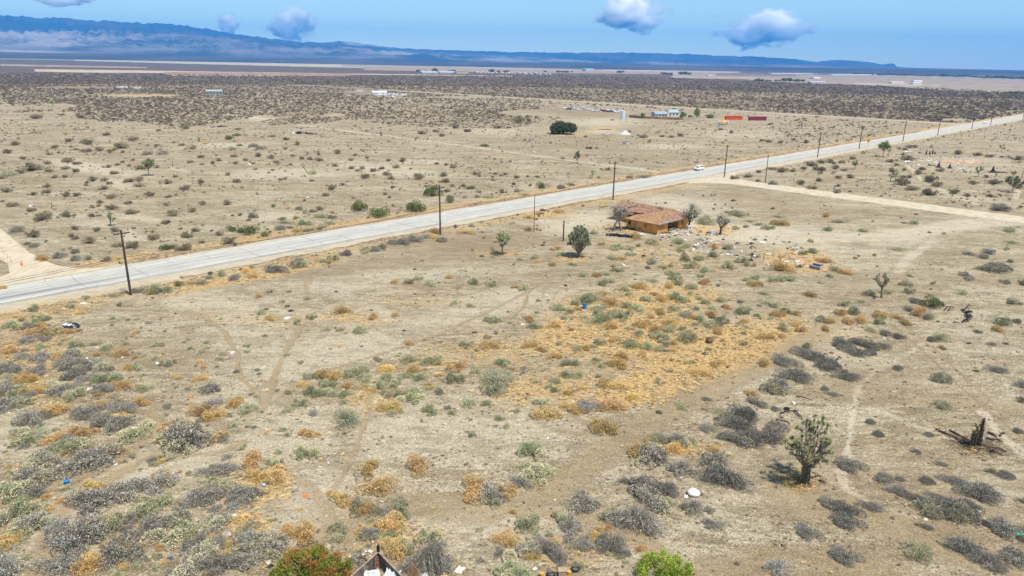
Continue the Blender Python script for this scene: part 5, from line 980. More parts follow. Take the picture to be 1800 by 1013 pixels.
# its low green columns
r_ = np.random.default_rng(9); Vs = []; Cs = []
for (dx, dy, h_) in ((-.28, -.1, 1.9), (.33, .05, 2.3), (-.05, -.3, 1.2), (.1, .3, 1.5)):
    n = 520; z = r_.uniform(.15, h_, n); a = r_.uniform(0, 6.28, n); cc = np.c_[dx + np.cos(a) * .14, dy + np.sin(a) * .14, z]
    Vs.append(blades(cc, np.c_[np.cos(a), np.sin(a), r_.uniform(.6, 1.6, n)], .30, .045, r_)); Cs.append(jit(JD + [(.20, .16, .11)], n, r_))
V = np.concatenate(Vs); link('green_shoots', np_mesh('green_shoots', V, np.arange(len(V)).reshape(-1, 4), veg, np.concatenate(Cs)), tj)
n = 1200; a = r_.uniform(0, 6.28, n); q = np.abs(r_.normal(0, .75, n)); cc = np.c_[np.cos(a) * q * 1.3 - .25, np.sin(a) * q - .1, np.abs(r_.normal(0, .15, n)) + .03]
V = blades(cc, np.c_[r_.normal(0, 1, n), r_.normal(0, .7, n), r_.uniform(0, .9, n)], r_.uniform(.15, .5, n), .045, r_); link('dead_litter', np_mesh('dead_litter', V, np.arange(len(V)).reshape(-1, 4), veg, jit([(.16, .12, .09), (.30, .23, .16), (.70, .42, .12), (.78, .50, .16)], n, r_)), tj)
for x, y, h, w_, l, sd, ar in [(262, 309, 26, 19, 'joshua tree with leafy round head alone in the open field beyond the road', 41, 8), (1015, 287, 19, 10, 'small joshua tree beside the pale trail beyond the road', 42, 5), (1041, 313, 13, 7, 'very small joshua tree between the trail and the asphalt road', 43, 4),
                           (195, 397, 22, 14, 'forked young joshua tree above the top of the leaning pole', 44, 4), (91.5, 367, 13, 3.5, 'stubby single-stemmed joshua tree with a green tip', 45, 1), (304, 293, 15, 4, 'thin single-stemmed joshua tree in the field', 46, 1),
                           (1552, 276, 25, 15, 'bushy-topped joshua tree beyond the side road near the asphalt', 47, 7), (1562, 275, 12, 6, 'small joshua tree beside the bushy-topped one', 48, 3), (1502, 298, 15, 10, 'short bushy joshua tree among brown bushes past the side road', 49, 5),
                           (1565, 319, 14, 7, 'left one of the pair of stubby joshua trees', 50, 3), (1573, 319, 16, 8, 'right one of the pair of stubby joshua trees', 51, 3), (1719, 311, 17, 11, 'slender joshua tree in front of the bleached branch pile', 52, 4),
                           (1780, 313, 12, 9, 'dark-headed joshua tree behind the twin-crowned one', 53, 4), (1779, 338, 25, 31, 'twin-crowned joshua tree with spreading green heads', 54, 9), (1796, 314, 16, 4, 'pole-like bare joshua tree at the far edge', 55, 1),
                           (1760, 268, 13, 10, 'thin joshua tree in front of the dark brush', 56, 3), (817, 174, 8, 5, 'distant joshua tree, left of two on the pale strip', 57, 5), (868, 174.5, 9, 6, 'distant joshua tree, right of two on the pale strip', 58, 5),
                           (922, 178, 8, 5, 'distant joshua tree just before the long dirt road', 59, 4), (841, 192, 10, 6, 'distant joshua tree inside the dense scrub', 60, 4), (92, 187, 10, 9, 'broad distant joshua tree in the field at left', 61, 6), (133, 233, 7, 4, 'small distant joshua tree in the sparse field', 62, 3)]:
    joshua(x, y, h, w_, l, sd, JG if sd % 2 else JD, ar, .45 if ar > 1 else .8, 60, rs=.85 if ar > 1 else .4, skirt=ar > 3, tr=.12)
# tilted dead joshua
c = P(541, 304); t = empty('dead_joshua_tree', (c[0], c[1], 0)); m = MB(); m.tube([(0, 0, -.1), (-.9, 0, 1.3), (-1.9, 0, 2.7)], [.16, .14, .1], 6)
m.tube([(-1.3, 0, 1.9), (-1.0, 0, 2.9)], [.1, .07], 5).tube([(-1.9, 0, 2.7), (-2.5, .2, 2.9)], [.08, .05], 5).tube([(-1.9, 0, 2.7), (-1.7, -.2, 3.3)], [.08, .05], 5); m.build('trunk', darkbark, t)
tag(t, 'tilted dead joshua tree leaning left over a bush beyond the road', 'joshua tree')
# burnt joshua with fallen limbs
c = P(1719, 786); t = empty('burnt_joshua_tree', (c[0], c[1], 0)); m = MB(); rr = random.Random(12)
brn = paint('burnt_shaggy_bark', (.085, .055, .042), .95, .5, 6, .8)
m.tube([(0, 0, -.1), (.05, 0, 1.2), (0, .1, 2.4), (.12, .1, 3.4)], [.24, .20, .15, .05], 8)
m.tube([(0, 0, 1.2), (-.45, .1, 2.1), (-.75, .15, 2.75)], [.14, .1, .05], 6).tube([(-.45, .1, 2.1), (-.2, .1, 2.7)], [.08, .05], 5).tube([(-.6, .1, 2.4), (-1.05, .1, 2.45)], [.07, .04], 5).tube([(0.05, 0, 1.9), (.35, .1, 2.0)], [.09, .06], 5)
m.build('trunk', brn, t)
m = MB(); m.tube([(-.45, -.1, 0), (-.5, -.1, 1.5)], [.14, .10], 7).tube([(-.75, 0, .6), (-.85, 0, 2.0)], [.10, .07], 7); m.build('stem', brn, t)
n = 620; z = r_.uniform(.2, 2.1, n); a = r_.uniform(0, 6.28, n); q = np.where(r_.random(n) < .5, -.5, -.82); cc = np.c_[q + np.cos(a) * .14, np.sin(a) * .14 - .05, z]
V = blades(cc, np.c_[np.cos(a), np.sin(a), r_.uniform(.4, 1.6, n)], .28, .045, r_); link('green_shoots', np_mesh('green_shoots', V, np.arange(len(V)).reshape(-1, 4), veg, jit(JD + [(.12, .09, .06)], n, r_)), t)
n = 900; z = r_.uniform(.1, 3.3, n); a = r_.uniform(0, 6.28, n); q = .24 * (1.15 - z / 3.6); cc = np.c_[np.cos(a) * q, np.sin(a) * q + z * .03, z]
V = blades(cc, np.c_[np.cos(a) * .7, np.sin(a) * .7, r_.uniform(-1.4, .6, n)], .34, .05, r_); link('shaggy_bark', np_mesh('shaggy_bark', V, np.arange(len(V)).reshape(-1, 4), veg, jit([(.10, .07, .05), (.17, .12, .09), (.05, .04, .035), (.26, .16, .10)], n, r_)), t)
n = 1500; a = r_.uniform(0, 6.28, n); q = np.abs(r_.normal(0, 1.3, n)); cc = np.c_[np.cos(a) * q * 1.5, np.sin(a) * q, np.abs(r_.normal(0, .12, n)) + .03]
V = blades(cc, np.c_[r_.normal(0, 1, n), r_.normal(0, .6, n), r_.normal(0, .25, n)], r_.uniform(.2, .8, n), .055, r_); link('dead_litter', np_mesh('dead_litter', V, np.arange(len(V)).reshape(-1, 4), veg, jit([(.14, .10, .07), (.24, .18, .13), (.08, .06, .05), (.42, .30, .16)], n, r_)), t)
tag(t, 'burnt joshua tree, black spiky trunk with a few green shoots', 'joshua tree')
def stick(px0, py0, px1, py1, r, label, mat=brn, lift=.12):
    a = P(px0, py0); b = P(px1, py1); m_ = (a + b) / 2; rr = random.Random(int(px0 * 7 + py0)); pts = []
    for i in range(5):
        k = i / 4; q = a * (1 - k) + b * k; pts.append((q[0] - m_[0] + rr.uniform(-.08, .08), q[1] - m_[1] + rr.uniform(-.08, .08), r + lift * math.sin(k * 3.1) * rr.uniform(.3, 1.4)))
    mb = MB().tube(pts, [r, r * .95, r * .85, r * .7, r * .45], 6)
    for j in range(2):
        i = rr.choice((1, 2, 3)); p0 = Vector(pts[i]); mb.tube([p0, p0 + Vector((rr.uniform(-.5, .5), rr.uniform(-.5, .5), rr.uniform(.05, .35)))], [r * .55, r * .25], 4)
    return tag(mb.build('fallen_branch', mat, None, (m_[0], m_[1], 0)), label, 'branch')
for i, (a, b, c_, d, l) in enumerate([(1646, 756, 1706, 783, 'long charred branch pointing left from the burnt joshua tree'), (1668, 757, 1700, 776, 'shorter charred branch behind the long left one'), (1694, 770, 1712, 785, 'thick charred branch against the foot of the burnt joshua tree'),
                                   (1728, 787, 1768, 795, 'charred branch lying in front and right of the burnt joshua tree'), (1738, 762, 1752, 770, 'bent pale-edged branch right of the burnt joshua tree'), (1735, 772, 1764, 780, 'charred branch right of the burnt joshua tree'),
                                   (1740, 793, 1760, 802, 'outermost charred branch below the burnt joshua tree'), (1756, 768, 1766, 762, 'upright black stub at the end of the right-hand branches'), (1680, 772, 1698, 786, 'dark branch below the long left one'),
                                   (1364, 739, 1388, 747, 'black fallen branch left of the tall spiky joshua tree'), (1400, 698, 1428, 705, 'dark fallen limb above the flat black tyre'), (1395, 722, 1412, 740, 'crooked black branch below the flat tyre'), (1372, 728, 1402, 722, 'thin black branch beside the grey shrubs'),
                                   (1440, 846, 1452, 851, 'small black stick at the foot of the tall spiky joshua tree'), (1422, 842, 1444, 838, 'grey branch at the foot of the tall spiky joshua tree')]):
    stick(a, b, c_, d, .11 if i < 9 else .09, l)
rr = random.Random(8)
for i in range(14):
    a = rr.uniform(-.4, 2.6); cx_, cy_ = 1682, 557; x = cx_ + 22 * math.cos(a * 1.1 - .9) + rr.uniform(-3, 3); y = cy_ + 11 * math.sin(a * 1.1 - .9) + rr.uniform(-1.5, 1.5)
    o = stick(x - 6, y + rr.uniform(-2, 2), x + 6, y + rr.uniform(-2, 2), .10, 'short charred log, %s one going round the blackened ring' % ordw(i + 1), blk); o['group'] = 'charred logs in a ring'
for i, (x, y) in enumerate([(1666, 545), (1673, 546), (1703, 543), (1475, 634), (1450, 630), (1446, 634)]):
    o = stick(x - 7, y + 1, x + 5, y - 3, .09, ['black stick behind the charred ring', 'crooked stick behind the charred ring', 'black stick at the back right of the charred ring', 'black stick beyond the white sheet', 'upturned black stick by the white sheet', 'lowest black stick by the white sheet'][i], blk, .5)

# ================================================================== VEHICLES
tyre_m = paint('tyre_rubber', (.02, .02, .02), .85, .2, 8); glass_m = paint('dark_glass', (.02, .025, .03), .15, .1, 2); chrome = paint('pale_rim', (.45, .45, .45), .4, .1, 4)
def carpaint(nm, c):
    m = paint('car_' + nm, c, .35, .04, 1.5); return m
def vehicle(kind, colname, col, loc, rz, label, full=True, group=None, name=None):
    t = empty(name or {'sedan': 'parked_car', 'pickup': 'pickup_truck', 'suv': 'parked_suv', 'van': 'parked_van'}[kind], loc, rz); cm_ = carpaint(colname, col)
    L_, W = {'sedan': (4.6, 1.8), 'pickup': (5.6, 1.95), 'suv': (4.8, 1.9), 'van': (5.2, 1.95)}[kind]
    body = {'sedan': [(-2.3, .45), (-2.3, .85), (-1.6, .98), (1.2, .98), (2.25, .80), (2.3, .45), (1.9, .3), (-1.9, .3)], 'pickup': [(-2.8, .55), (-2.8, 1.10), (-.5, 1.10), (1.3, 1.12), (2.7, 1.0), (2.8, .55), (2.4, .42), (-2.4, .42)],
            'suv': [(-2.4, .5), (-2.4, 1.08), (1.1, 1.08), (2.3, .98), (2.4, .5), (2.0, .38), (-2.0, .38)], 'van': [(-2.6, .45), (-2.6, 1.15), (1.7, 1.1), (2.55, .9), (2.6, .45), (2.2, .32), (-2.2, .32)]}[kind]
    cabp = {'sedan': [(-1.75, .96), (-1.15, 1.42), (.35, 1.42), (1.15, .96)], 'pickup': [(-.45, 1.08), (-.35, 1.75), (.75, 1.75), (1.4, 1.10)], 'suv': [(-2.3, 1.06), (-2.15, 1.75), (.35, 1.75), (1.15, 1.06)], 'van': [(-2.55, 1.12), (-2.5, 1.95), (1.0, 1.95), (1.85, 1.08)]}[kind]
    b = MB().prism(body, -W / 2, W / 2).build('body', cm_, t); md = b.modifiers.new('soft', 'BEVEL'); md.width = .07; md.segments = 2
    cb = MB().prism(cabp, -W / 2 + .14, W / 2 - .14).build('cabin', cm_, t); md = cb.modifiers.new('soft', 'BEVEL'); md.width = .06; md.segments = 2
    cx_ = sum(p[0] for p in cabp) / 4; cz = sum(p[1] for p in cabp) / 4
    win = [(cx_ + (x - cx_) * .86, cz + (z - cz) * .66 + .04) for x, z in cabp]
    MB().prism(win, -W / 2 + .135, W / 2 - .135).build('side_windows', glass_m, t)
    (x0, z0), (x1, z1) = cabp[3], cabp[2]; MB().add([(x0 + .02, -W / 2 + .24, z0 + .06), (x0 + .02, W / 2 - .24, z0 + .06), (x1 + .05, W / 2 - .28, z1 - .08), (x1 + .05, -W / 2 + .28, z1 - .08)], [(0, 1, 2, 3)]).build('windscreen', glass_m, t)
    if kind == 'pickup': MB().box((-1.65, 0, 1.125), (2.0, W - .35, .06)).build('truck_bed', glass_m, t)
    for sx in (-.62, .62):
        for sy in (-1, 1):
            w_ = MB().tube([(sx * L_ / 2, sy * (W / 2 - .2), .34), (sx * L_ / 2, sy * (W / 2 + .02), .34)], [.36, .36], 14).build('wheel', tyre_m, t)
            if full: MB().tube([(sx * L_ / 2, sy * (W / 2), .34), (sx * L_ / 2, sy * (W / 2 + .035), .34)], [.2, .2], 10).build('rim', chrome, w_)
    if full:
        for sy in (-1, 1):
            MB().box((L_ / 2 - .04, sy * W * .34, .78 if kind == 'sedan' else .86), (.08, .3, .14)).build('headlight', chrome, t); MB().box((-L_ / 2 + .03, sy * W * .40, .86), (.07, .2, .16)).build('taillight', paint('red_lamp', (.4, .02, .015), .3, .1, 3), t)
        MB().box((L_ / 2 - .02, 0, .50), (.10, W * .9, .18)).build('bumper', glass_m, t)
    return tag(t, label, 'car' if kind in ('sedan', 'suv', 'van') else 'pickup truck', group)
c = P(1228, 299.5); vehicle('suv', 'white', (.80, .81, .83), (c[0], c[1], .03), R(45 + 180), 'white off-road car with dark windows parked on the far side of the road')
rr = random.Random(5)
WH = (.80, .80, .80)
lot = [(993, 191.5, 'sedan', WH, 'white'), (1000, 193.2, 'pickup', (.05, .06, .07), 'black'), (1005, 190.6, 'van', WH, 'white'), (1011, 192.6, 'sedan', (.45, .5, .55), 'silver'), (1018, 193.8, 'sedan', WH, 'white'), (1023, 191.3, 'van', WH, 'white'), (1030, 193.6, 'suv', (.62, .64, .68), 'grey'), (1035, 192.2, 'van', WH, 'white'),
       (1043, 195.8, 'sedan', WH, 'white'), (1049, 195.9, 'pickup', (.70, .70, .72), 'pale'), (1056, 195.2, 'sedan', (.12, .14, .16), 'dark'), (1064, 197.0, 'suv', (.30, .02, .03), 'maroon'), (1068, 194.2, 'van', WH, 'white'), (1073, 197.6, 'pickup', (.06, .06, .07), 'black'), (1079, 196.4, 'van', WH, 'white'), (1084, 198.2, 'sedan', WH, 'white'), (1089, 196.9, 'van', WH, 'white')]
OL = ['first', 'second', 'third', 'fourth', 'fifth', 'sixth', 'seventh', 'eighth', 'ninth', 'tenth', 'eleventh', 'twelfth', 'thirteenth', 'fourteenth', 'fifteenth', 'sixteenth', 'last']
for i, (x, y, kd, col, cn) in enumerate(lot):
    c = P(x, y); vehicle(kd, cn, col, (c[0], c[1], 0), R(rr.choice((20, 35, 160, -20, 60))), '%s %s, %s from the left in the parked row by the tank' % (cn, {'sedan': 'car', 'suv': 'off-road car', 'van': 'van', 'pickup': 'pickup'}[kd], OL[i]), False, 'vehicles parked in the lot by the white tank')
for x, y, kd, col, cn, l in [(164, 156.3, 'sedan', (.04, .04, .045), 'black', 'dark car at the left end of the distant caravans'), (186, 157.6, 'van', WH, 'white', 'white van in front of the distant caravans'), (204, 158, 'sedan', (.04, .04, .045), 'black', 'dark car under the distant white caravan'),
                             (614, 169, 'sedan', WH, 'white', 'white car left of the distant white tents'), (1790, 197.0, 'sedan', (.3, .35, .4), 'steel', 'tiny grey car far down the road'), (1731, 217, 'sedan', WH, 'white', 'tiny white car far along the road near the last poles')]:
    c = P(x, y); vehicle(kd, cn, col, (c[0], c[1], .05), R(45), l, False)

# ================================================================== CONTAINERS, TANK, FARM AND OTHER BUILDINGS
def container(px0, px1, py, col, nm, label):
    a = P(px0, py); b = P(px1, py); L_ = np.linalg.norm(b - a); ang = math.atan2(b[1] - a[1], b[0] - a[0]); c = (a + b) / 2; t = empty('shipping_container', (c[0], c[1], 0), ang)
    m = MB(); pm = paint('container_' + nm, col, .6, .12, .8); n = 30
    for sy in (-1, 1):
        for i in range(n):
            x = -L_ / 2 + .15 + (L_ - .3) * (i + .5) / n; m.box((x, sy * (1.19 - .05 * (i % 2)), 1.35), (L_ / n * .98, .06, 2.4))
    m.box((0, 0, 2.60), (L_ - .1, 2.36, .06)); m.box((-L_ / 2 + .08, 0, 1.35), (.07, 2.3, 2.4)); m.box((L_ / 2 - .08, 0, 1.35), (.07, 2.3, 2.4)); m.build('walls', pm, t)
    f = MB()
    for sx in (-1, 1):
        for sy in (-1, 1): f.box((sx * (L_ / 2 - .02), sy * 1.22, 1.35), (.16, .14, 2.7))
    for z in (.08, 2.66):
        for sy in (-1, 1): f.box((0, sy * 1.235, z), (L_ - .22, .10, .15))
    f.build('frame', pm, t)
    for y in (-.35, .35): MB().box((L_ / 2 + .0, y, 1.35), (.04, .04, 2.3)).build('lock_bar', whitew, t)
    return tag(t, label, 'shipping container')
container(1275, 1303.5, 210.4, (.62, .085, .02), 'orange', 'bright orange shipping container beside the maroon one'); container(1316.5, 1345.5, 211.8, (.27, .02, .06), 'maroon', 'maroon shipping container right of the orange one')
c = P(1094.5, 209.3); t = empty('water_tank', (c[0], c[1], 0)); tm = paint('white_tank', (.60, .68, .74), .5, .06, .6)
MB().cyl((0, 0, 0), 1.65, 6.0, 28).build('shell', tm, t, smooth=False); MB().tube([(0, 0, 6.0), (0, 0, 6.35)], [1.70, .25], 28).build('lid', tm, t)
for z in (1.5, 3.0, 4.5): MB().tube([(0, 0, z), (0, 0, z + .08)], [1.68, 1.68], 28, cap=False).build('band', whitew, t)
tag(t, 'tall pale blue-white cylindrical water tank at the end of the parked row', 'water tank')
def building(px0, px1, py, depth, h, rh, wallc, roofc, label, name='farm_building', nw=3, gable=True, group=None, cat='building', simple=False):
    a = P(px0, py); b = P(px1, py); L_ = float(np.linalg.norm(b - a)); ang = math.atan2(b[1] - a[1], b[0] - a[0]); c = (a + b) / 2
    back = np.array([-math.sin(ang), math.cos(ang)]); c2 = c[:2] + back * depth / 2; t = empty(name, (c2[0], c2[1], float(gz(*c2)) - .05), ang)
    wm = paint('w%.2f%.2f%.2f' % wallc, wallc, .85, .08, .5); rm = paint('r%.2f%.2f%.2f' % roofc, roofc, .6, .1, .4)
    MB().box((0, 0, h / 2), (L_, depth, h)).build('wall', wm, t)
    if gable: MB().prism([(-depth / 2 - .4, h - .05), (0, h + rh), (depth / 2 + .4, h - .05), (0, h + rh - .14)][:3], -L_ / 2 - .3, L_ / 2 + .3).build('roof', rm, t, rz=R(90))
    else: MB().box((0, 0, h + .1), (L_ + .4, depth + .4, .18)).build('roof', rm, t)
    if not simple:
        for i in range(nw): MB().box((-L_ / 2 + L_ * (i + .5) / nw, -depth / 2 - .02, h * .55), (min(1.2, L_ / nw * .45), .05, h * .32)).build('window', glass_m, t)
        MB().box((-L_ / 2 + L_ * .14, -depth / 2 - .025, 1.0), (.9, .05, 2.0)).build('door', greyw, t)
    return tag(t, label, cat, group)
building(1152, 1173, 207.3, 9, 3.0, 1.7, (.55, .53, .49), (.30, .35, .37), 'long low grey-roofed farmhouse inside the brown fence, left half', 'farmhouse', 4)
building(1175, 1193, 205.4, 9, 3.4, 2.0, (.62, .60, .56), (.32, .42, .45), 'farmhouse wing with blue-grey roof behind the white chimney', 'farmhouse', 3)
c = P(1173.6, 207.8); t = MB().box((0, 0, 3.2), (1.4, 1.4, 6.4)).box((0, 0, 6.5), (1.8, 1.8, .3)).build('chimney_tower', paint('cream', (.66, .60, .50), .9, .1, 1), None, (c[0], c[1], 0)); tag(t, 'square cream masonry tower between the two farmhouse roofs', 'tower')
def wallrun(pts, h, mat, label, name='yard_fence'):
    t = empty(name, (0, 0, 0)); m = MB(); W_ = [P(*q) for q in pts]; m2 = MB()
    for a, b in zip(W_[:-1], W_[1:]):
        d = b - a; L_ = float(np.linalg.norm(d)); ang = math.atan2(d[1], d[0]); c = (a + b) / 2; m.box((c[0], c[1], h / 2), (L_, .12, h), ang)
        k = max(1, int(L_ / 3.5))
        for i in range(k + 1): q = a + d * i / k; m2.box((q[0], q[1], h / 2 + .08), (.18, .18, h + .16), ang)
    m.build('boards', mat, t); m2.build('posts', mat, t); return tag(t, label, 'fence')
fm = paint('rusty_fence', (.33, .18, .10), .9, .3, .4); fm2 = paint('stone_fence', (.40, .33, .26), .9, .2, .5)
wallrun([(1106, 206.4), (1130, 208.6), (1160, 209.8), (1200, 211.2)], 1.7, fm, 'rusty brown yard fence in front of the farmhouse'); wallrun([(1200, 211.2), (1222, 209.4), (1262, 206.3)], 1.6, fm2, 'pale masonry yard wall running right from the farmhouse towards the orange container')
wallrun([(1106, 206.4), (1118, 203.8), (1150, 201)], 1.6, fm2, 'back yard fence behind the small round tree')
GT = [(.22, .30, .08), (.30, .38, .12), (.15, .20, .06)]; GD = [(.10, .14, .055), (.15, .19, .08), (.07, .09, .04)]; GO = [(.24, .25, .12), (.33, .32, .18)]
for x, y, w_, h, l, cl in [(1129, 206.5, 11, 8.5, 'small round green tree left inside the farmhouse yard', GT), (1184, 197.5, 10, 9, 'green tree rising behind the farmhouse roof', GT), (1199, 207.6, 15, 12, 'rounded bright green tree right of the farmhouse', GT), (1214, 209, 11, 8, 'greyish low tree between the two green yard trees', GO),
                           (1224, 208, 14, 20, 'tallest upright green tree of the farmhouse yard', [(.20, .27, .07), (.30, .34, .10)]), (1247, 208, 18, 8, 'olive bushy tree nearest the orange container', GO)]:
    round_tree(x, y, w_, h, l, 'yard_tree', cl, 900, 9, int(x))
# canopy, cone of gravel, pit, sign
c = P(1272, 219.5); t = empty('canopy_tent', (c[0], c[1], 0)); MB().tube([(0, 0, 2.0), (0, 0, 3.6)], [3.2, .1], 10).build('canvas', paint('orange_canvas', (.66, .33, .08), .8, .15, .6), t)
for a in range(5): MB().cyl((2.9 * math.cos(a * 1.257), 2.9 * math.sin(a * 1.257), 0), .07, 2.1, 6).build('leg', whitew, t)
MB().box((-3.2, 1, 1.3), (1.6, 1.6, 2.6)).box((2.9, 1.3, 1.2), (1.4, 1.6, 2.4)).build('side_panel', whitew, t); tag(t, 'small round orange canopy tent with white sides below the orange container', 'tent')
c = P(1099, 236.0); tag(MB().tube([(0, 0, -.2), (0, 0, 1.3), (0, 0, 2.1)], [3.6, 1.5, .15], 12).build('gravel_pile', paint('white_gravel', (.62, .60, .56), .95, .08, 2, .6), None, (c[0], c[1], 0)), 'white cone-shaped gravel pile right of the huge dark bush', 'gravel pile')
c = P(1063, 228); tag(MB().blob((0, 0, 0), (4.2, 1.6, .35), 14, 5, None, .15, 3).build('pit_rim', paint('pit_earth', (.09, .06, .04), .95, .3, 1.5), None, (c[0], c[1], 0)), 'dark earth hump on yellow soil near the gravel pile', 'earth pile')
c = P(1525, 256.5); t = empty('road_sign', (c[0], c[1], 0), R(-30)); MB().box((0, 0, 1.2), (.09, .09, 2.4)).build('post', greyw, t); MB().box((0, -.07, 2.6), (1.5, .05, 1.5), ry=R(45)).build('panel', paint('sign_yellow', (.85, .45, .01), .5, .04, 2), t); MB().tube([(0, -.105, 2.1), (0, -.105, 2.75), (.35, -.105, 3.0)], .07, 4).build('symbol', blk, t)
tag(t, 'yellow diamond road sign between two utility poles', 'road sign')
c = P(1697, 214); t = empty('road_sign', (c[0], c[1], 0), R(-20)); MB().box((0, 0, 1.2), (.1, .1, 2.4)).build('post', greyw, t); MB().box((0, -.07, 2.6), (2.2, .05, .8)).build('panel', paint('sign_blue', (.10, .25, .45), .5, .05, 2), t); tag(t, 'small blue sign far along the road by the last poles', 'road sign')
# far barn, caravans, tents
building(363, 391, 168.2, 10, 4.6, 1.6, (.30, .34, .32), (.35, .40, .39), 'grey-green barn standing alone at the edge of the dense scrub', 'barn', 5, cat='barn')
def caravan(px, py, L_, label):
    c = P(px, py); t = empty('caravan', (c[0], c[1], float(gz(c[0], c[1]))), R(8)); b = MB().prism([(-L_ / 2, .6), (-L_ / 2, 2.9), (L_ / 2 - .6, 3.1), (L_ / 2, 2.2), (L_ / 2, .6)], -1.25, 1.25).build('body', whitew, t)
    for x in (-.3, .25): MB().box((x * L_, -1.27, 2.0), (1.1, .04, .7)).build('window', glass_m, t)
    for s in (-1, 1): MB().tube([(-.3, s * 1.1, .4), (-.3, s * 1.28, .4)], [.4, .4], 12).build('wheel', tyre_m, t)
    return tag(t, label, 'caravan')
caravan(215, 155.6, 13, 'longest white caravan on the distant brown clearing'); caravan(240, 156.8, 10, 'white caravan at the right end of the distant clearing'); caravan(632, 162.3, 8, 'white box trailer left of the distant white tents')
building(655, 680, 167.2, 9, 3.2, 1.5, (.76, .77, .80), (.80, .81, .84), 'long white tent beside scattered junk in the distance', 'white_tent', 2, cat='tent')
for i, (x, y, s) in enumerate([(684, 166.5, 3), (688, 168.5, 4), (692, 166.2, 3), (697, 167.4, 3), (702, 166.8, 4), (707, 167.6, 3), (712, 166.4, 3), (682, 170.4, 4), (690, 171.2, 3)]):
    c = P(x, y); o = MB().box((0, 0, .9), (s * 1.1, 2.2, 1.6), rr.uniform(0, 3), taper=.8).box((s * .5, 1, .5), (s * .5, 1.4, 1.0), .5).build('junk_pile', paint('junk%d' % (i % 3), [(.60, .62, .68), (.35, .35, .38), (.72, .70, .68)][i % 3], .8, .2, 1), None, (c[0], c[1], 0)); tag(o, 'pale pile of junk, %s one counted right of the long white tent' % ordw(i + 1), 'junk pile', 'junk piles beside the white tent')
# far farmsteads
for x0, x1, y, d, h, wc, rc, l in [(742, 770, 129.2, 30, 6, (.62, .62, .63), (.68, .67, .68), 'long white sheds left of centre on the far farmland'), (773, 800, 129.0, 24, 6, (.6, .6, .61), (.66, .65, .66), 'white sheds right of the dark far trees'), (803, 824, 130.2, 20, 4, (.55, .45, .28), (.60, .48, .28), 'straw-coloured low shed right of the white sheds'),
                              (1030, 1044, 123.6, 40, 9, (.45, .60, .64), (.50, .68, .72), 'pale cyan-roofed far hall'), (1183, 1193, 131.5, 20, 6, (.48, .50, .52), (.60, .62, .62), 'grey far building in the dark tree row'), (1431, 1443, 139.0, 18, 5, (.70, .66, .62), (.80, .78, .74), 'small white far building right of the shelter trees'),
                              (1357, 1430, 130.6, 60, 5, (.66, .63, .58), (.70, .67, .62), 'longest white greenhouse on the far plain'), (1464, 1541, 132.6, 60, 5, (.66, .63, .58), (.70, .67, .62), 'second long white greenhouse on the far plain'), (1607, 1622, 144.6, 12, 4, (.74, .73, .70), (.82, .81, .78), 'white far house in the pinkish field at right'),
                              (1568, 1590, 147.2, 12, 4, (.66, .62, .58), (.74, .70, .66), 'low pale far house left of the white one'), (1605, 1620, 148.8, 12, 4, (.62, .60, .58), (.72, .70, .68), 'pale shed in front of the white far house'), (1425, 1452, 147.0, 10, 4, (.55, .52, .54), (.62, .60, .62), 'greyish compound at the end of the shelter trees'), (1245, 1253, 134.4, 14, 4, (.60, .58, .56), (.66, .64, .62), 'small grey far house in the brown field')]:
    building(x0, x1, y, d, h, h * .3, wc, rc, l, 'far_building', 0, True, 'distant farm buildings', simple=True)
for i in range(26):
    x = 838 + i * 5.1 + rr.uniform(-2, 2); y = 128.6 + (i * .11) + rr.uniform(-.7, .7); building(x, x + rr.uniform(2, 4.5), y, 9, 3.4, 1.2, rr.choice([(.74, .73, .72), (.60, .58, .57), (.66, .63, .58)]), rr.choice([(.80, .79, .78), (.60, .60, .62)]), 'small pale building, %s from the left in the far hamlet above the scrub' % ordw(i + 1), 'hamlet_house', 0, True, 'houses of the far hamlet', 'house', True)
for i in range(64):
    x = 66 + i * 8.6 + rr.uniform(-4, 4); yy = 106.0 + x * .0142 - 2.6 + rr.uniform(-1.0, 1.0)
    if x > 640: continue
    building(x, x + rr.uniform(2.0, 5.5), yy, 30, 7, 2, rr.choice([(.76, .75, .73), (.66, .64, .62), (.80, .79, .78)]), rr.choice([(.80, .79, .78), (.62, .60, .60)]), 'small white building, %s from the left in the distant town' % ordw(i + 1), 'town_house', 0, True, 'houses of the distant town', 'house', True)
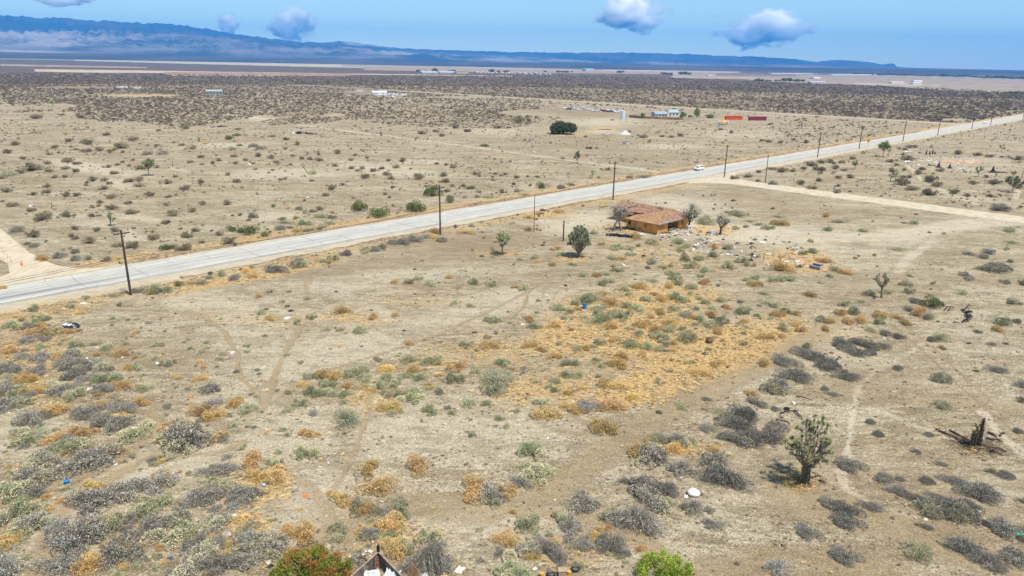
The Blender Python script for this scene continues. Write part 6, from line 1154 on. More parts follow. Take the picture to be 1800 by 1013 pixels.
# far trees: one of each, then copies
tree0 = [round_tree(765, 127.8, 16, 8.5, 'largest green tree behind the long white sheds', 'far_tree', GT, 420, 9, 71), round_tree(990, 128.6, 8, 4.6, 'x', 'far_tree', GD, 260, 6, 72)]
k765 = slant(P(765, 127.8)) / F_PX * 8.5; k990 = slant(P(990, 128.6)) / F_PX * 4.6
def far_tree(px, py, hpx, which, label, group, wide=1.0):
    c = P(px, py); s = slant(c) / F_PX * hpx / (k765, k990)[which]
    o = copy_tree(tree0[which]); o.location = (c[0], c[1], float(gz(c[0], c[1]))); o.scale = (s * wide, s * wide, s); o.rotation_euler.z = rr.uniform(0, 6.28); o['label'] = label; o['group'] = group
    return o
tree0[1]['label'] = 'left one of the three dark far trees near the cyan hall'
for x, y, h, l in [(735, 128, 6, 'dark tree at the left end of the far white sheds'), (750, 127.6, 4, 'low dark tree just left of the largest far tree'), (797, 128, 6, 'dark round tree at the right end of the far white sheds'), (789, 127.8, 4.5, 'small dark tree beside the right-hand far round tree'), (865, 128.2, 7.5, 'dark round tree standing alone in the far hamlet'), (877, 127.6, 4, 'small tree right of the hamlet tree'), (890, 128.2, 5.5, 'slim tree at the edge of the far hamlet'),
                  (958, 127.6, 3.5, 'small far tree left of the three near the cyan hall'), (996, 128.6, 4.6, 'right one of the three dark far trees near the cyan hall'), (982, 128.4, 5, 'middle one of the three dark far trees near the cyan hall'), (1005, 127.2, 2.6, 'tiny far shrub before the cyan hall'), (1091, 129.4, 6.6, 'lone dark round far tree right of the cyan hall'),
                  (1026, 125.5, 3, 'dark tree at the left end of the cyan hall'), (1166, 131.6, 5.4, 'leftmost tree of the dark far tree row'), (1173, 131.8, 4.2, 'second tree of the dark far tree row'), (1180, 131.8, 4.2, 'third tree of the dark far tree row'), (1197, 131.8, 6.5, 'tall tree right of centre in the dark far tree row'), (1204, 132, 7.2, 'tallest tree of the dark far tree row'), (1210, 132, 5.5, 'last tree of the dark far tree row')]:
    far_tree(x, y, h, 1, l, 'trees on the far farmland', 1.3)
for i, x in enumerate([1328, 1334, 1340, 1347, 1353, 1364, 1370, 1378, 1387, 1398, 1403, 1410]):
    far_tree(x, 143.2 + i * .12, [5, 6, 5, 4, 4, 4.5, 4.5, 8, 8.5, 6, 6, 6][i], [1, 0, 0, 0, 1, 1, 1, 1, 1, 0, 0, 1][i], '%s tree from the left in the green shelter row on the brown plain' % OL[i], 'shelter row of trees', .9)
for i in range(62):
    x = 1500 + i * 4.9 + rr.uniform(-2, 2); far_tree(x, 131.4 + (x - 1500) * .0215 + rr.uniform(-.6, .6) + (1.4 if x > 1720 else 0), rr.uniform(2.4, 4.6) * (1.35 if x > 1725 else 1) * (1.6 if i == 32 else 1), 1, 'dark tree, %s from the left in the long far tree line' % ordw(i + 1) if i != 32 else 'tallest tree of the long tree line closing the plain', 'trees of the long far tree line' if i != 32 else 'tallest trees', 1.5)
for i in range(34):
    x = 90 + i * 16 + rr.uniform(-6, 6); far_tree(x, 105.2 + x * .0142 - 2.0, rr.uniform(1.6, 3.0), 1, 'small dark tree, %s from the left among the distant town houses' % ordw(i + 1), 'trees of the distant town', 1.6)
for i in range(30):
    x = 610 + i * 24 + rr.uniform(-10, 10); far_tree(x, np.interp(x, [600, 900, 1300], [114.5, 119.3, 124.0]) + rr.uniform(-.5, .8), rr.uniform(1.6, 3.4), 1, 'small dark tree, %s from the left along the far edge of the plain' % ordw(i + 1), 'trees along the far edge of the plain', 1.6)
for i, x in enumerate([1762, 1769, 1777, 1786, 1794, 1801]): far_tree(x, 164.4 + i * .15, [3.4, 4, 5, 5.5, 4.8, 5][i], 0, '%s green bush from the left beside the far pale road' % OL[i], 'green bushes by the far pale road', 1.5)
for x, h in ((380, 7.5), (461, 7.0), (543, 7), (905, 8), (983, 8), (1022, 8.5), (1060, 8.5), (1093, 8), (1127, 8), (739, 7)):
    y = {380: 132.5, 461: 134.5, 543: 137, 739: 139}.get(x, 137.2); c = P(x, y); hh = slant(c) / F_PX * h; t = empty('far_pole', (c[0], c[1], 0)); MB().tube([(0, 0, 0), (0, 0, hh)], [.35, .3], 5).build('shaft', wood, t); MB().box((0, 0, hh - 1), (4, .3, .3)).build('crossarm', wood, t); tag(t, 'thin distant power pole standing %s in the dense scrub band' % {380: 'leftmost', 461: 'second', 543: 'third', 739: 'fourth', 905: 'fifth', 983: 'sixth', 1022: 'seventh', 1060: 'eighth', 1093: 'ninth', 1127: 'last'}[x], 'utility pole', 'distant power poles')
for x, y, h in ((1175, 186, 14), (1259, 193, 7), (1438, 206, 8)):
    c = P(x, y + (2 if x == 1175 else 0)); hh = slant(c) / F_PX * h; t = empty('utility_pole', (c[0], c[1], 0)); MB().tube([(0, 0, 0), (0, 0, hh)], [.2, .15], 6).build('shaft', wood, t); MB().box((0, 0, hh - .6), (2.2, .14, .14)).build('crossarm', wood, t)
    tag(t, {1175: 'utility pole rising behind the farmhouse by the long dirt road', 1259: 'short pole by the long dirt road above the orange container', 1438: 'short pole by the long dirt road, nearest the asphalt'}[x], 'utility pole')
# ================================================================== RUBBISH, RUINS AND SMALL THINGS
blue_m = paint('blue_plastic', (.02, .22, .55), .5, .1, 3); white_m = paint('white_plastic', (.80, .80, .78), .6, .06, 3); red_m = paint('red_cloth', (.65, .06, .05), .8, .15, 4); cyan_m = paint('pale_blue', (.35, .62, .72), .5, .1, 3)
black_m = paint('black_plastic', (.018, .018, .02), .5, .3, 3); green_m = paint('green_plastic', (.02, .42, .22), .5, .15, 3); oran_m = paint('orange_cloth', (.80, .16, .03), .8, .15, 4); brown_m = paint('brown_junk', (.14, .08, .05), .9, .3, 3); grey_m = paint('grey_junk', (.33, .34, .37), .8, .2, 3)
def at(px, py): p = P(px, py); return (p[0], p[1], float(gz(p[0], p[1])))
def rag(px, py, wpx, mat, label, name, cat, hz_=.35, sd=0, flat=False):
    k = slant(P(px, py)) / F_PX; r = wpx * k / 2; rr2 = random.Random(int(px * 13 + py) + sd); n = 7; m = MB(); g = []
    for j in range(n):
        for i in range(n):
            u = (i / (n - 1) - .5) * 2; v = (j / (n - 1) - .5) * 2; e = 1 - .28 * max(abs(u), abs(v)) ** 2 * rr2.random()
            g.append((u * r * e, v * r * .75 * e, (.02 if flat else .03) + (0.06 if flat else hz_) * r * rr2.random() * (1 - .55 * max(abs(u), abs(v)))))
    V = g + [(x, y, z - .03) for x, y, z in g]; N2 = n * n; F = []
    for j in range(n - 1):
        for i in range(n - 1):
            a = j * n + i; F.append((a, a + 1, a + n + 1, a + n)); F.append((a + N2, a + n + N2, a + n + 1 + N2, a + 1 + N2))
    for i in range(n - 1):
        for a, b in ((i, i + 1), (n * (n - 1) + i, n * (n - 1) + i + 1), (i * n, (i + 1) * n), (i * n + n - 1, (i + 1) * n + n - 1)): F.append((a, b, b + N2, a + N2))
    m.add(V, F); return tag(m.build(name, mat, None, at(px, py), rr2.uniform(0, 3)), label, cat)
# blue tub
t = empty('blue_tub', at(118, 850)); MB().tube([(0, 0, 0), (0, 0, .32)], [.20, .26], 16).build('bowl', blue_m, t); MB().tube([(0, 0, .30), (0, 0, .345)], [.285, .285], 16, cap=False).build('rim', blue_m, t); tag(t, 'bright blue plastic tub on the footpath at left', 'tub')
rag(209, 815, 9, red_m, 'red and white crumpled litter at the end of the grey bushes', 'red_scrap', 'scrap'); rag(204, 817, 6, white_m, 'white scrap beside the red litter', 'white_scrap', 'scrap')
m = MB().blob((0, 0, .17), (.17, .17, .17), 14, 8).build('ball', cyan_m, None, at(464, 855), smooth=True); tag(m, 'pale blue ball in the rusty dry grass', 'ball')
rag(537, 871, 12, oran_m, 'orange rag on the pale ground', 'orange_rag', 'rag', .2); c = at(367, 857); tag(MB().box((0, 0, .06), (.95, .18, .06), R(-35)).box((.1, .13, .05), (.7, .12, .05), R(-30)).build('plank', paint('dark_plank', (.10, .055, .035), .9, .3, 4), None, c), 'short dark brown plank below the grey bushes', 'plank')
t = empty('grey_box', at(299, 984)); MB().box((0, 0, .14), (.42, .30, .26), .5, taper=.9).build('case', paint('slate', (.12, .13, .17), .6, .2, 4), t); MB().box((0, 0, .29), (.34, .22, .03), .5).build('lid', paint('slate_lid', (.20, .22, .28), .5, .1, 4), t); tag(t, 'small dark grey box on bare soil at lower left', 'box')
for x, y, w_, l in [(335, 901, 9, 'white scrap left of the twin grey mounds'), (411, 906, 9, 'white scrap behind the straw clumps at lower left'), (352, 933, 10, 'white scrap lowest of the lower left ones'), (224, 928, 7, 'white scrap at the left of a row of three'), (234, 935, 11, 'white scrap in the middle of a row of three'), (248, 923, 8, 'white scrap at the right of a row of three'),
                    (490, 951, 9, 'white paper near the green and orange bush'), (471, 988, 13, 'white bag beside a black one near the green and orange bush'), (354, 766, 20, 'flat white sheet behind the rusty clump on the left'), (656, 853, 5, 'tiny white scrap between rusty clumps'), (14, 727, 5, 'tiny white scrap at the left edge'), (147, 534, 12, 'white litter beside the near road verge'), (136, 531, 6, 'pink-white scrap beside the white road litter'),
                    (115, 542, 8, 'cream scrap below the road verge'), (409, 620, 10, 'white scrap on the thin curved footpath'), (277, 638, 9, 'white scrap by the round green shrub'), (158, 683, 12, 'white crumpled sheet among the shrubs at left'), (153, 630, 5, 'small white scrap above the sage shrubs'), (215, 628, 4, 'tiny white scrap under the rusty shrub'), (505, 559, 14, 'white crust of litter in mid lot'), (918, 570, 6, 'white stone near the rusty shrub'),
                    (945, 603, 6, 'white scrap in the straw patch'), (1103, 689, 5, 'white scrap in front of the straw clumps'), (1395, 649, 6, 'white scrap in front of the grey elongated shrub'), (1206, 873, 9, 'small white scrap below the round white bag'), (1632, 892, 9, 'white scrap on top of the pale shrub'), (1007, 706, 4, 'tiny white scrap near the straw clumps'), (1040, 942, 4, 'tiny white scrap between grey mounds'),
                    (976, 879, 4, 'tiny white scrap left of the grey mound'), (674, 958, 8, 'white scrap behind the wooden enclosure'), (651, 969, 10, 'pinkish scrap beside the enclosure corner'), (808, 1002, 20, 'white and pink bundle by the dark twiggy mound'), (940, 1000, 8, 'white scrap near the half-buried tyre'), (1466, 637, 9, 'flat white sheet beside the black sticks'), (1185, 527, 4, 'tiny scrap in the golden straw')]:
    rag(x, y, w_, white_m if 'pink' not in l and 'cream' not in l else paint('pinkish', (.72, .58, .50), .8, .1, 3), l, 'white_scrap', 'scrap', .3, 0, 'sheet' in l or 'crust' in l)
for x, y, w_, l in [(475, 996, 13, 'black bag beside the white one'), (121, 578, 42, 'black and white rubbish heap near the road bend'), (138, 582, 12, 'brown lump at the end of the black and white heap'), (834, 585, 9, 'black rag near the broken footpath'), (763, 519, 6, 'small black rag right of centre of the lot'), (710, 581, 7, 'small black rag on the pale crust'), (994, 502, 9, 'black rag near the end of the footpath'),
                    (591, 513, 8, 'black rag in the upper lot'), (511, 547, 12, 'black clump among stones in the upper lot'), (505, 539, 10, 'second black clump among stones in the upper lot'), (903, 465, 7, 'black rag below the dense dark joshua tree'), (1240, 622, 13, 'half-buried black tyre-like lump in the straw'), (1703, 604, 10, 'black lump on open ground at right'), (1727, 628, 5, 'tiny black lump at right'), (1584, 383, 6, 'black rag on the pale ground below the side road'), (778, 800, 7, 'rusty tin on the pale crust'), (819, 816, 8, 'reddish tin right of the rusty one'), (1489, 938, 4, 'black dot of plastic on pale soil'), (706, 890, 4, 'black scrap near the white stick')]:
    rag(x, y, w_, black_m if 'brown' not in l and 'rusty' not in l and 'reddish' not in l else brown_m, l, 'dark_scrap', 'scrap', .45)
for x, y, w_, s in ((116, 573, 12, 1), (124, 575, 15, 2), (132, 577, 8, 3)): rag(x, y, w_, white_m, ['', 'left white sheet on the black rubbish heap', 'middle white sheet on the black rubbish heap', 'right white sheet on the black rubbish heap'][s], 'white_sheet', 'sheet', .9)
m = MB().blob((0, 0, .42), (.52, .48, .45), 9, 6, None, .22, 5); tag(m.build('burnt_clump', brown_m, None, at(1247, 603)), 'black-brown burnt clump standing in the golden straw', 'burnt clump')
m = MB().blob((0, 0, .24), (.45, .36, .30), 9, 6, None, .12, 6); tag(m.build('boulder', paint('brown_boulder', (.36, .20, .12), .95, .2, 3, .5), None, at(317, 888)), 'rounded reddish-brown boulder between grey and green shrubs', 'boulder')
m = MB().blob((0, 0, .20), (.42, .3, .26), 9, 6, None, .15, 7); tag(m.build('boulder', paint('pale_boulder', (.48, .40, .30), .95, .2, 3, .5), None, at(399, 944)), 'pale rounded boulder in the lower left thicket', 'boulder')
c = at(700, 886); tag(MB().tube([(-.3, .15, .04), (0, 0, .06), (.3, -.2, .04)], [.03, .035, .03], 6).build('white_stick', white_m, None, c), 'white stick at the edge of the bare soil', 'stick')
t = empty('white_bag', at(1219, 869)); m = MB(); n = 20; prof = [(.0, .34), (.25, .40), (.48, .36), (.60, .22), (.56, .08), (.40, .0)]; vs = [(r0 * math.cos(2 * math.pi * i / n) * (1 + .05 * (i % 2)), r0 * math.sin(2 * math.pi * i / n) * (1 + .05 * (i % 2)), z) for r0, z in prof for i in range(n)]
m.add(vs, [(j * n + i, (j + 1) * n + i, (j + 1) * n + (i + 1) % n, j * n + (i + 1) % n) for j in range(len(prof) - 1) for i in range(n)]); m.build('sack', paint('dirty_white', (.66, .63, .58), .9, .15, 3, .3), t, smooth=True); MB().tube([(0, 0, .36), (.02, 0, .44)], [.06, .03], 6).build('knot', grey_m, t); tag(t, 'round dirty white gathered bag between grey shrubs', 'bag')
def tyre(px, py, label, stand=False, rim=True):
    t = empty('old_tyre', at(px, py)); m = MB(); n, k = 22, 8; vs = []
    for i in range(n):
        a = 2 * math.pi * i / n
        for j in range(k): b = 2 * math.pi * j / k; q = .27 + .10 * math.cos(b); vs.append((q * math.cos(a), q * math.sin(a), .11 + .10 * math.sin(b)))
    m.add(vs, [(i * k + j, ((i + 1) % n) * k + j, ((i + 1) % n) * k + (j + 1) % k, i * k + (j + 1) % k) for i in range(n) for j in range(k)]); m.build('tread', tyre_m, t, smooth=True)
    if rim: MB().tube([(0, 0, .17), (0, 0, .215)], [.235, .235], 20, cap=False).tube([(0, 0, .06), (0, 0, .2)], [.20, .20], 20, cap=False).build('rim', white_m, t)
    return tag(t, label, 'tyre')
tyre(1011, 1001, 'black tyre with white rim lying flat in the lower centre'); tyre(968, 1012, 'old tyre at the bottom edge beside the brown crate'); tyre(1383, 719, 'flat black tyre beyond the tall spiky joshua tree', rim=False)
tag(MB().box((0, 0, .3), (.62, .5, .6), .1).box((0, 0, .62), (.66, .54, .05), .1).build('crate', paint('cardboard', (.40, .28, .17), .9, .15, 3), None, at(988, 1013)), 'brown crate between the two tyres at the bottom', 'crate')
for x, y, l in ((952, 1014, 'yellow bucket left of the bottom tyre'), (1000, 1010, 'yellow bucket between the crate and the white-rimmed tyre')):
    t = empty('yellow_bucket', at(x, y)); MB().tube([(0, 0, 0), (0, 0, .36)], [.14, .18], 14).build('pail', paint('yellow_plastic', (.75, .42, .05), .5, .1, 3), t); MB().tube([(-.18, 0, .34), (0, .03, .50), (.18, 0, .34)], .012, 4).build('handle', greyw, t); tag(t, l, 'bucket')
tag(MB().cyl((0, 0, 0), .17, .035, 20).cyl((0, 0, .035), .13, .02, 20).build('plastic_disc', white_m, None, at(1719, 899)), 'white plastic disc right of a long grey shrub', 'lid'); bpy.data.objects['plastic_disc'].scale = (1.7, 1.7, 1.5)
rag(1789, 945, 11, green_m, 'bright green litter scrap on a silvery shrub at the right edge', 'green_scrap', 'scrap', .9); bpy.data.objects['green_scrap'].location.z += .35
t = empty('blue_barrel', at(1028, 543)); MB().cyl((0, 0, 0), .34, .75, 16).build('drum', blue_m, t); MB().tube([(0, 0, .74), (0, 0, .78)], [.36, .36], 16).build('lid', paint('dark_blue', (.02, .10, .3), .5, .1, 3), t); tag(t, 'blue barrel half hidden in the green shrubs at mid lot', 'barrel')
rag(1399, 430, 7, blue_m, 'small blue scrap on the pale clearing', 'blue_scrap', 'scrap')
tag(MB().box((0, 0, .05), (.35, 1.5, .06), .3).build('white_board', white_m, None, at(1096, 466)), 'upright-looking white board among shrubs below the house', 'board')
# orange cone by the dirt road
t = empty('traffic_cone', at(38.5, 467)); MB().box((0, 0, .03), (.55, .55, .06)).build('base', oran_m, t); MB().tube([(0, 0, .06), (0, 0, .95)], [.24, .05], 14).build('body', oran_m, t); MB().tube([(0, 0, .45), (0, 0, .62)], [.155, .12], 14, cap=False).build('band', white_m, t); tag(t, 'small orange traffic cone on the wide dirt road at left', 'traffic cone')
# thin posts by the dirt road and ruin fence posts
for i, (x, y, h) in enumerate([(8, 449, 10), (14, 455, 11), (20, 462, 12), (4, 443, 9)]):
    c = at(x, y); hh = slant(P(x, y)) / F_PX * h; tag(MB().cyl((0, 0, 0), .03, hh, 5).build('fence_stake', greyw, None, c), 'thin wire stake, %s along the left edge of the dirt road' % OL[i], 'stake', 'thin stakes by the dirt road')
for i, (x, y, h) in enumerate([(1711, 243, 6), (1730, 244, 6), (1751, 246, 7), (1771, 247, 7), (1791, 249, 8), (1690, 241, 5), (1783, 248, 6)]):
    c = at(x, y); hh = slant(P(x, y)) / F_PX * h; tag(MB().cyl((0, 0, 0), .08, hh, 5).build('fence_post', wood, None, c), 'short dark fence post on the slope past the side road, %s counted' % OL[i], 'fence post', 'fence posts past the side road')
for i in range(16):
    x = 905 + i * 18; y = 252 + i * .75 + rr.uniform(-.8, .8); c = at(x, y); tag(MB().cyl((0, 0, 0), .09, 1.3, 5).build('fence_post', wood, None, c), 'old low fence post, %s from the left in the row below the huge dark bush' % OL[i], 'fence post', 'old fence posts in the open field')
for x, y, h, l in ((1341, 461, 15, 'thin leaning iron stake beside the rusty table'), (1768, 394, 4, 'short stake beside the side road at right'), (1054, 366, 8, 'thin stake left of the house'), (920, 388, 10, 'thin wire stake left of the rust-brown pole')):
    c = at(x, y); hh = slant(P(x, y)) / F_PX * h; tag(MB().tube([(0, 0, 0), (.1, 0, hh)], .045, 5).build('iron_stake', rust, None, c), l, 'stake')
# rubbish round the house
def junk(px, py, wpx, mats, label, name='junk_pile', n=7, flatt=.5):
    """a heap of torn sheets and broken boards"""
    k = slant(P(px, py)) / F_PX; r = wpx * k / 2; rr2 = random.Random(int(px * 31 + py)); m = MB()
    for i in range(n):
        q = r * math.sqrt(rr2.random()) * .8; a = rr2.uniform(0, 6.28); s = r * rr2.uniform(.25, .6)
        m.box((q * math.cos(a), q * math.sin(a), .06 + rr2.random() * r * flatt * (1 - q / r)), (s, s * rr2.uniform(.3, .9), .05 + rr2.random() * .12), rr2.uniform(0, 3), None, rr2.uniform(-.5, .5), rr2.uniform(-.5, .5))
    return tag(m.build(name, mats, None, at(px, py)), label, 'junk pile')
for x, y, w_, mt, l in [(1210, 414, 15, white_m, 'white torn mattress and sheets right of the house corner'), (1206, 411, 8, blue_m, 'blue cloth on the white rubbish right of the house'), (1216, 411, 9, black_m, 'black bags on the white rubbish right of the house'), (1227, 414, 8, black_m, 'black chair-like junk right of the white rubbish'), (1244, 421, 12, black_m, 'black umbrella-like junk in front of the lone tree'),
                        (1247, 425, 14, white_m, 'white sheet under the black junk in front of the lone tree'), (1131, 413, 15, white_m, 'white flat sheet against the front wall of the house'), (1166, 415, 13, white_m, 'white sheets at the right front corner of the house'), (1164, 411, 9, black_m, 'black sofa at the right front corner of the house'), (1188, 416, 12, brown_m, 'brown broken furniture before the house porch'), (1178, 418, 9, brown_m, 'dark brown box below the house corner'),
                        (1162, 423, 8, paint('wine', (.10, .02, .03), .8, .2, 3), 'dark wine-red cushion in front of the house'), (1204, 424, 11, white_m, 'white scraps lowest in the heap right of the house'), (1233, 432, 16, grey_m, 'grey metal junk below the white sheets'), (1222, 436, 14, brown_m, 'brown broken boards below the grey metal junk'), (1150, 448, 18, grey_m, 'scattered grey junk in the shrubs below the house'), (1178, 449, 14, grey_m, 'second scatter of grey junk below the house'),
                        (1285, 443, 16, grey_m, 'blue-grey sheet metal between green shrubs'), (1282, 449, 12, white_m, 'white scraps below the blue-grey sheet metal'), (1297, 450, 10, brown_m, 'brown rubble right of the white scraps'), (1303, 442, 10, white_m, 'white scraps near the rusty table'), (1394, 456, 18, grey_m, 'grey scattered junk behind the golden straw'), (1386, 461, 14, white_m, 'pale junk beside the little yellow tree'), (1397, 445, 10, white_m, 'pale scraps at the back of the junk strip'),
                        (1413, 452, 12, paint('lilac', (.55, .48, .55), .8, .1, 3), 'lilac-white scraps beside the green shrub in the junk strip'), (1417, 470, 12, white_m, 'white boards left of the dumped couch'), (1405, 461, 16, white_m, 'white sheet in the golden straw'), (1333, 449, 8, grey_m, 'grey scraps left of the iron stake'), (1352, 466, 16, white_m, 'white sheet left of the little yellow tree'), (1192, 406, 9, brown_m, 'brown timber at the house porch')]:
    junk(x, y, w_, mt, l)
t = empty('dumped_couch', at(1434, 473), R(-55)); cg = paint('couch_grey', (.20, .20, .24), .85, .2, 3); MB().box((0, 0, .3), (2.1, .95, .5)).build('seat', cg, t); MB().box((0, .48, .62), (2.1, .28, .7)).build('backrest', cg, t)
for s in (-1, 1): MB().box((s * 1.05, 0, .42), (.26, .98, .74)).build('armrest', paint('couch_pink', (.50, .36, .34), .85, .2, 3), t)
tag(t, 'dumped dark grey couch with pale sides in the golden straw', 'couch')
t = empty('washing_machine', at(1211, 404), .4); MB().box((0, 0, .5), (.8, .75, 1.0)).build('case', white_m, t); MB().tube([(0, -.37, .52), (0, -.395, .52)], [.24, .24], 16).build('door', black_m, t); tag(t, 'white washing machine under the dark tree at the house end', 'washing machine')
t = empty('white_freezer', at(1254, 412), -.2); MB().box((0, 0, .45), (1.0, .8, .9)).build('case', white_m, t); MB().box((0, 0, .93), (1.02, .82, .06)).build('lid', paint('lid_white', (.62, .62, .60), .5, .05, 3), t); tag(t, 'white freezer box at the foot of the lone leafless tree', 'freezer')
t = empty('rusty_table', at(1320, 458)); MB().tube([(0, 0, .9), (.05, 0, 1.05)], [.85, .7], 9).build('top', brown_m, t); MB().cyl((0, 0, 0), .09, .95, 6).build('leg', brown_m, t); MB().blob((.15, .1, 1.35), (.36, .3, .32), 7, 5, None, .25, 2).build('heap', brown_m, t); tag(t, 'rusty mushroom-shaped table with a brown heap on top', 'table')
# black pile and straw mound left of the house
m = MB(); rq = random.Random(3)
for i in range(26): m.blob((-3.1 + i * .25 + rq.uniform(-.1, .1), rq.uniform(-.35, .35) - i * .012, rq.uniform(.15, .5)), (.34, .3, .26), 6, 4, None, .3, i)
tag(m.build('black_sheeting', black_m, None, at(1090, 416), R(-16)), 'long heap of glossy black plastic sheeting in front of the left house wall', 'plastic heap')
m = MB()
for i in range(14): m.blob((-2.0 + i * .33, rq.uniform(-.25, .25), rq.uniform(.08, .3)), (.34, .22, .18), 6, 4, None, .3, i + 40)
tag(m.build('black_sheeting', black_m, None, at(1098, 403.5), R(-14)), 'thinner strip of black plastic along the foot of the left house wall', 'plastic heap')
plant(1118, 419, 17, 'y', 1.5); plant(1105, 411, 26, 'y', .6)
# charred stumps, ruin and bleached branches past the side road
for x, y, s, l in ((1649.5, 294.5, 1.0, 'black charred stump in front of the ruin, left of two'), (1669, 296, .85, 'narrow black charred stump, right of two'), (1744.5, 303.5, 1.15, 'black charred stump with a long low tail at right')):
    m = MB().tube([(0, 0, -.1), (0, 0, .5), (.05, 0, 2.3 * s)], [1.25 * s, .62 * s, .06], 8)
    for a in range(5): m.tube([(0, 0, .5), (math.cos(a * 1.3) * 1.7 * s, math.sin(a * 1.3) * 1.2 * s, .02)], [.2, .06], 5)
    if s > 1.1: m.tube([(1, 0, .2), (5.5, -.8, .12)], [.3, .1], 5)
    tag(m.build('charred_stump', blk, None, at(x, y)), l, 'stump')
for i, (x, y, h) in enumerate([(1628, 272, 7), (1634, 272, 6), (1639, 271, 7), (1643, 271, 4)]): c = at(x, y); tag(MB().box((0, 0, slant(P(x, y)) / F_PX * h / 2), (.55, .5, slant(P(x, y)) / F_PX * h), .3, taper=.6).build('burnt_post', blk, None, c), '%s black burnt post of the ruin behind the charred stumps' % OL[i], 'post', 'burnt posts of the ruin')
for x, y, w_, mt, l in [(1600, 268, 22, white_m, 'pale concrete slab remains left of the burnt posts'), (1616, 269, 18, grey_m, 'grey broken ruin wall left of the burnt posts'), (1655, 268, 24, grey_m, 'dark grey ruin rubble right of the burnt posts'), (1612, 280, 20, grey_m, 'grey rubble line in front of the ruin'), (1597, 285, 18, white_m, 'white rubble at the left front of the ruin'), (1613, 290, 10, white_m, 'small white rubble in front of the charred stumps'), (1632, 283, 10, white_m, 'white scrap in the middle of the ruin yard'), (1645, 286, 12, white_m, 'white scrap above the left charred stump'), (1636, 291, 14, blk, 'black boards beside the left charred stump'),
                        (390, 223, 20, blk, 'left half of the dark brushwood line in the open field'), (530, 235, 34, blk, 'long black and white heap of rubble in the open field'), (548, 236, 24, blk, 'right end of the black rubble heap in the open field'), (372, 224, 18, grey_m, 'grey brushwood left in the open field'), (515, 235, 20, white_m, 'white end of the rubble heap in the open field'), (1040, 261, 26, blk, 'black brushwood heap below the huge dark bush'), (1095, 253, 26, grey_m, 'grey brushwood heap above the trail'), (935, 246, 20, grey_m, 'grey brushwood left of the huge dark bush'), (905, 243, 14, grey_m, 'grey stones at the left end of the old fence row'),
                        (438, 289, 9, white_m, 'white scrap beyond the road in the open field'), (455, 262, 12, white_m, 'white patch of rubble under a dark shrub in the field'), (1225, 286, 12, brown_m, 'reddish brush heap behind the white car')]:
    junk(x, y, w_, mt, l, 'rubble_heap', 12, .25)
m = MB(); rq = random.Random(6)
for i in range(60):
    a = rq.uniform(0, 6.28); q = rq.uniform(0, 1) ** .6; L_ = rq.uniform(1.2, 4); x = q * 9.5 * math.cos(a); y = q * 3 * math.sin(a); z = .1 + 1.9 * (1 - q) * rq.uniform(.4, 1); b = rq.uniform(0, 3.14)
    m.tube([(x - L_ / 2 * math.cos(b), y - L_ / 2 * math.sin(b), max(.05, z - rq.uniform(.1, .8))), (x, y, z), (x + L_ / 2 * math.cos(b), y + L_ / 2 * math.sin(b), max(.05, z - rq.uniform(.1, .8)))], [.05, .07, .04], 4)
tag(m.build('branch_pile', paint('bleached_wood', (.66, .63, .60), .9, .1, 3), None, at(1697, 283)), 'wide low pile of bleached branches behind the charred stumps', 'branch pile')
m = MB().blob((0, 0, 0), (10, 3.6, 1.1), 16, 6, None, .08, 3); tag(m.build('soil_mound', paint('reddish_mound', (.44, .30, .19), .95, .2, .8, .5), None, at(1690, 285)), 'low reddish soil mound under the bleached branches', 'mound')
# wooden enclosure at the bottom
c0 = P(665, 985); bd = paint('grey_timber', (.17, .135, .11), .9, .35, 2.2, .4); bt = paint('brown_plywood', (.42, .24, .12), .85, .2, 2)
t = empty('wooden_enclosure', (c0[0], c0[1], 0)); hz0 = 1.25
def top_at(px, py, z): q = P(px, py, z); return Vector((q[0] - c0[0], q[1] - c0[1], z))
K = top_at(665, 971, hz0); A_ = top_at(600, 1030, hz0); B_ = top_at(728, 1036, hz0)
def fence_side(a, b, nm):
    m = MB(); d = b - a; ang = math.atan2(d.y, d.x); n = int(d.length / .16)
    for i in range(n):
        q = a + d * ((i + .5) / n); hh = hz0 * (1 + random.uniform(-.02, .015)); m.box((q.x, q.y, hh / 2), (.150, .035, hh), ang)
    m.build(nm, bd, t); q = (a + b) / 2; MB().box((q.x, q.y, hz0 + .04), (d.length, .12, .06), ang).build('top_rail', paint('rail', (.30, .24, .19), .9, .25, 3), t)
fence_side(K, A_, 'side_panel'); fence_side(K, B_, 'side_panel')
MB().box((K.x, K.y, .95), (.20, .20, 1.9)).build('corner_post', blk, t)
q = top_at(722, 1000, .8); MB().box((q.x + .25, q.y - .2, .55), (1.5, .04, 1.1), R(-55), rx=R(-18)).build('plywood_sheet', bt, t)
tag(t, 'weathered wooden enclosure corner with dark post at the bottom of the view', 'enclosure')
def inside(px, py, z=0): q = P(px, py, z); return (q[0], q[1], 0)
t = empty('hand_truck', inside(664, 1006), R(20)); 
for s in (-.13, .13): MB().tube([(s, 0, .1), (s, .12, 1.25)], .028, 6).build('rail', paint('rust_red', (.50, .13, .06), .7, .25, 4), t)
MB().tube([(-.13, .12, 1.25), (0, .14, 1.36), (.13, .12, 1.25)], .028, 6).box((0, .03, .4), (.26, .03, .04)).box((0, .08, .8), (.26, .03, .04)).build('crossbar', paint('rust_red', (.50, .13, .06)), t); tag(t, 'rust-red hand truck frame leaning in the enclosure corner', 'hand truck')
o = rag(655, 1020, 30, white_m, 'white crumpled tarp at left inside the wooden enclosure', 'white_tarp', 'tarp', 1.2); o.location.z = .35
o = rag(690, 1022, 28, white_m, 'white crumpled tarp at right inside the wooden enclosure', 'white_tarp', 'tarp', 1.4, 3); o.location.z = .45
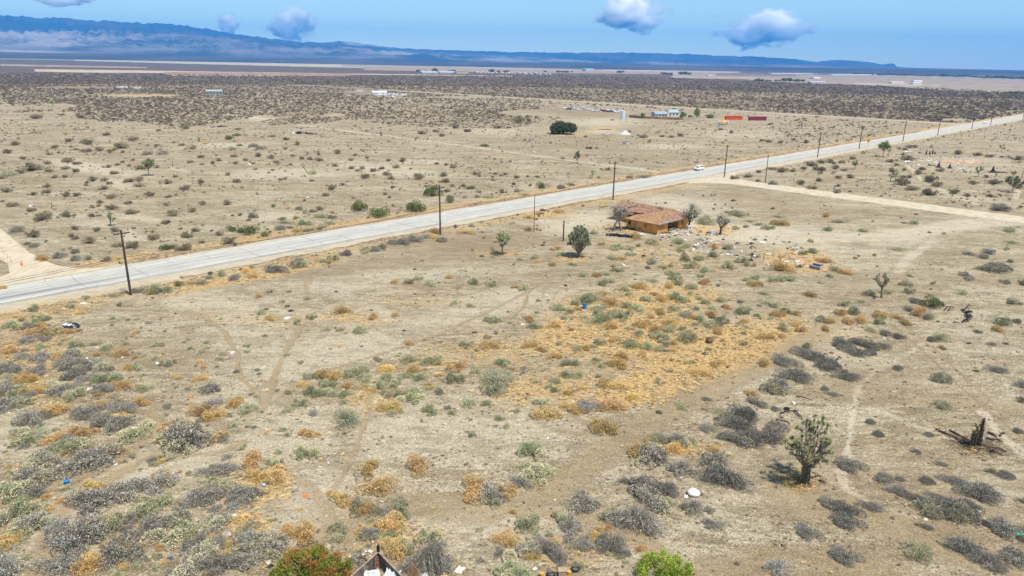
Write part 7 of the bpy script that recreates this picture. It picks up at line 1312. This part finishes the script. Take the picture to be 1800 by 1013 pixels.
for x, y, h, l in ((641, 1018, 42, 'thin pale upright stick left of the enclosure post'), (703, 1016, 45, 'thin leaning stick at the right side of the enclosure'), (590, 1016, 18, 'short white-tipped pole in front of the green and orange bush')):
    hh = slant(P(x, y)) / F_PX * h; c = at(x, y); tag(MB().tube([(0, 0, 0), (.08 if x < 700 else .25, 0, hh)], [.03, .022], 5).build('stick', paint('stick_grey', (.42, .35, .27), .9, .2, 3), None, c), l, 'stick')
for x, y, l in ((745, 1014, 'white pipe ring left of the bottom edge debris'), (779, 1014, 'tan round stone at the bottom edge')):
    rag(x, y, 16, white_m if 'white' in l else paint('tan_stone', (.60, .45, .30), .9, .1, 3), l, 'pale_lump', 'lump', 1.0)
junk(635, 985, 26, brown_m, 'pile of dark broken branches left of the enclosure', n=16)
# big leafy bushes at the bottom edge
def leafy(px, py, wpx, hpx, cols, label, name, n, sd, twigs=True, up=.9):
    c = P(px, py); k = slant(c) / F_PX; rx = wpx * k / 2; h = hpx * k * 1.15; t = empty(name, (c[0], c[1], 0)); r = np.random.default_rng(sd)
    ns = 84; a = r.uniform(0, 6.28, ns); q = np.sqrt(r.random(ns)) * rx * 1.05; T = np.c_[q * np.cos(a), q * np.sin(a), h * (1 - .5 * (q / rx) ** 2) * r.uniform(.45, 1.12, ns)]
    kk = r.integers(0, ns, n); C = T[kk] + r.normal(0, 1, (n, 3)) * [rx * .075, rx * .075, h * .10] - [0, 0, h * .02]; C[:, 2] = np.abs(C[:, 2]) + .03
    D = np.c_[np.cos(a[kk]) * .5, np.sin(a[kk]) * .5, np.full(n, up)] + r.normal(0, .45, (n, 3))
    cc = jit(cols[0], n, r, .2); c2 = jit(cols[1], n, r, .2); sel = r.random(ns)[kk] < cols[2]; cc = np.where(sel[:, None], c2, cc)
    V = blades(C, D, rx * .075, rx * .024, r); link('foliage', np_mesh('foliage', V, np.arange(len(V)).reshape(-1, 4), veg, cc), t)
    m = MB()
    for i in range(0, ns, 3): m.tube([(T[i, 0] * .1, T[i, 1] * .1, 0), (T[i, 0] * .55, T[i, 1] * .55, T[i, 2] * .6), tuple(T[i])], [rx * .018, rx * .012, rx * .005], 4)
    m.build('stems', bark, t); return tag(t, label, 'bush')
leafy(546, 1020, 128, 34, ([(.20, .26, .04), (.30, .33, .05), (.13, .17, .03)], [(.46, .20, .06), (.42, .30, .07)], .22), 'large bush with green and orange foliage at the bottom edge', 'orange_green_bush', 24000, 5)
leafy(1168, 1022, 92, 36, ([(.30, .42, .04), (.42, .54, .07), (.20, .28, .03)], [(.55, .55, .10), (.16, .22, .04)], .2), 'bright lime-green bush at the bottom edge', 'lime_green_bush', 15000, 6)
name_all(ITEMS)
cols_ = {}
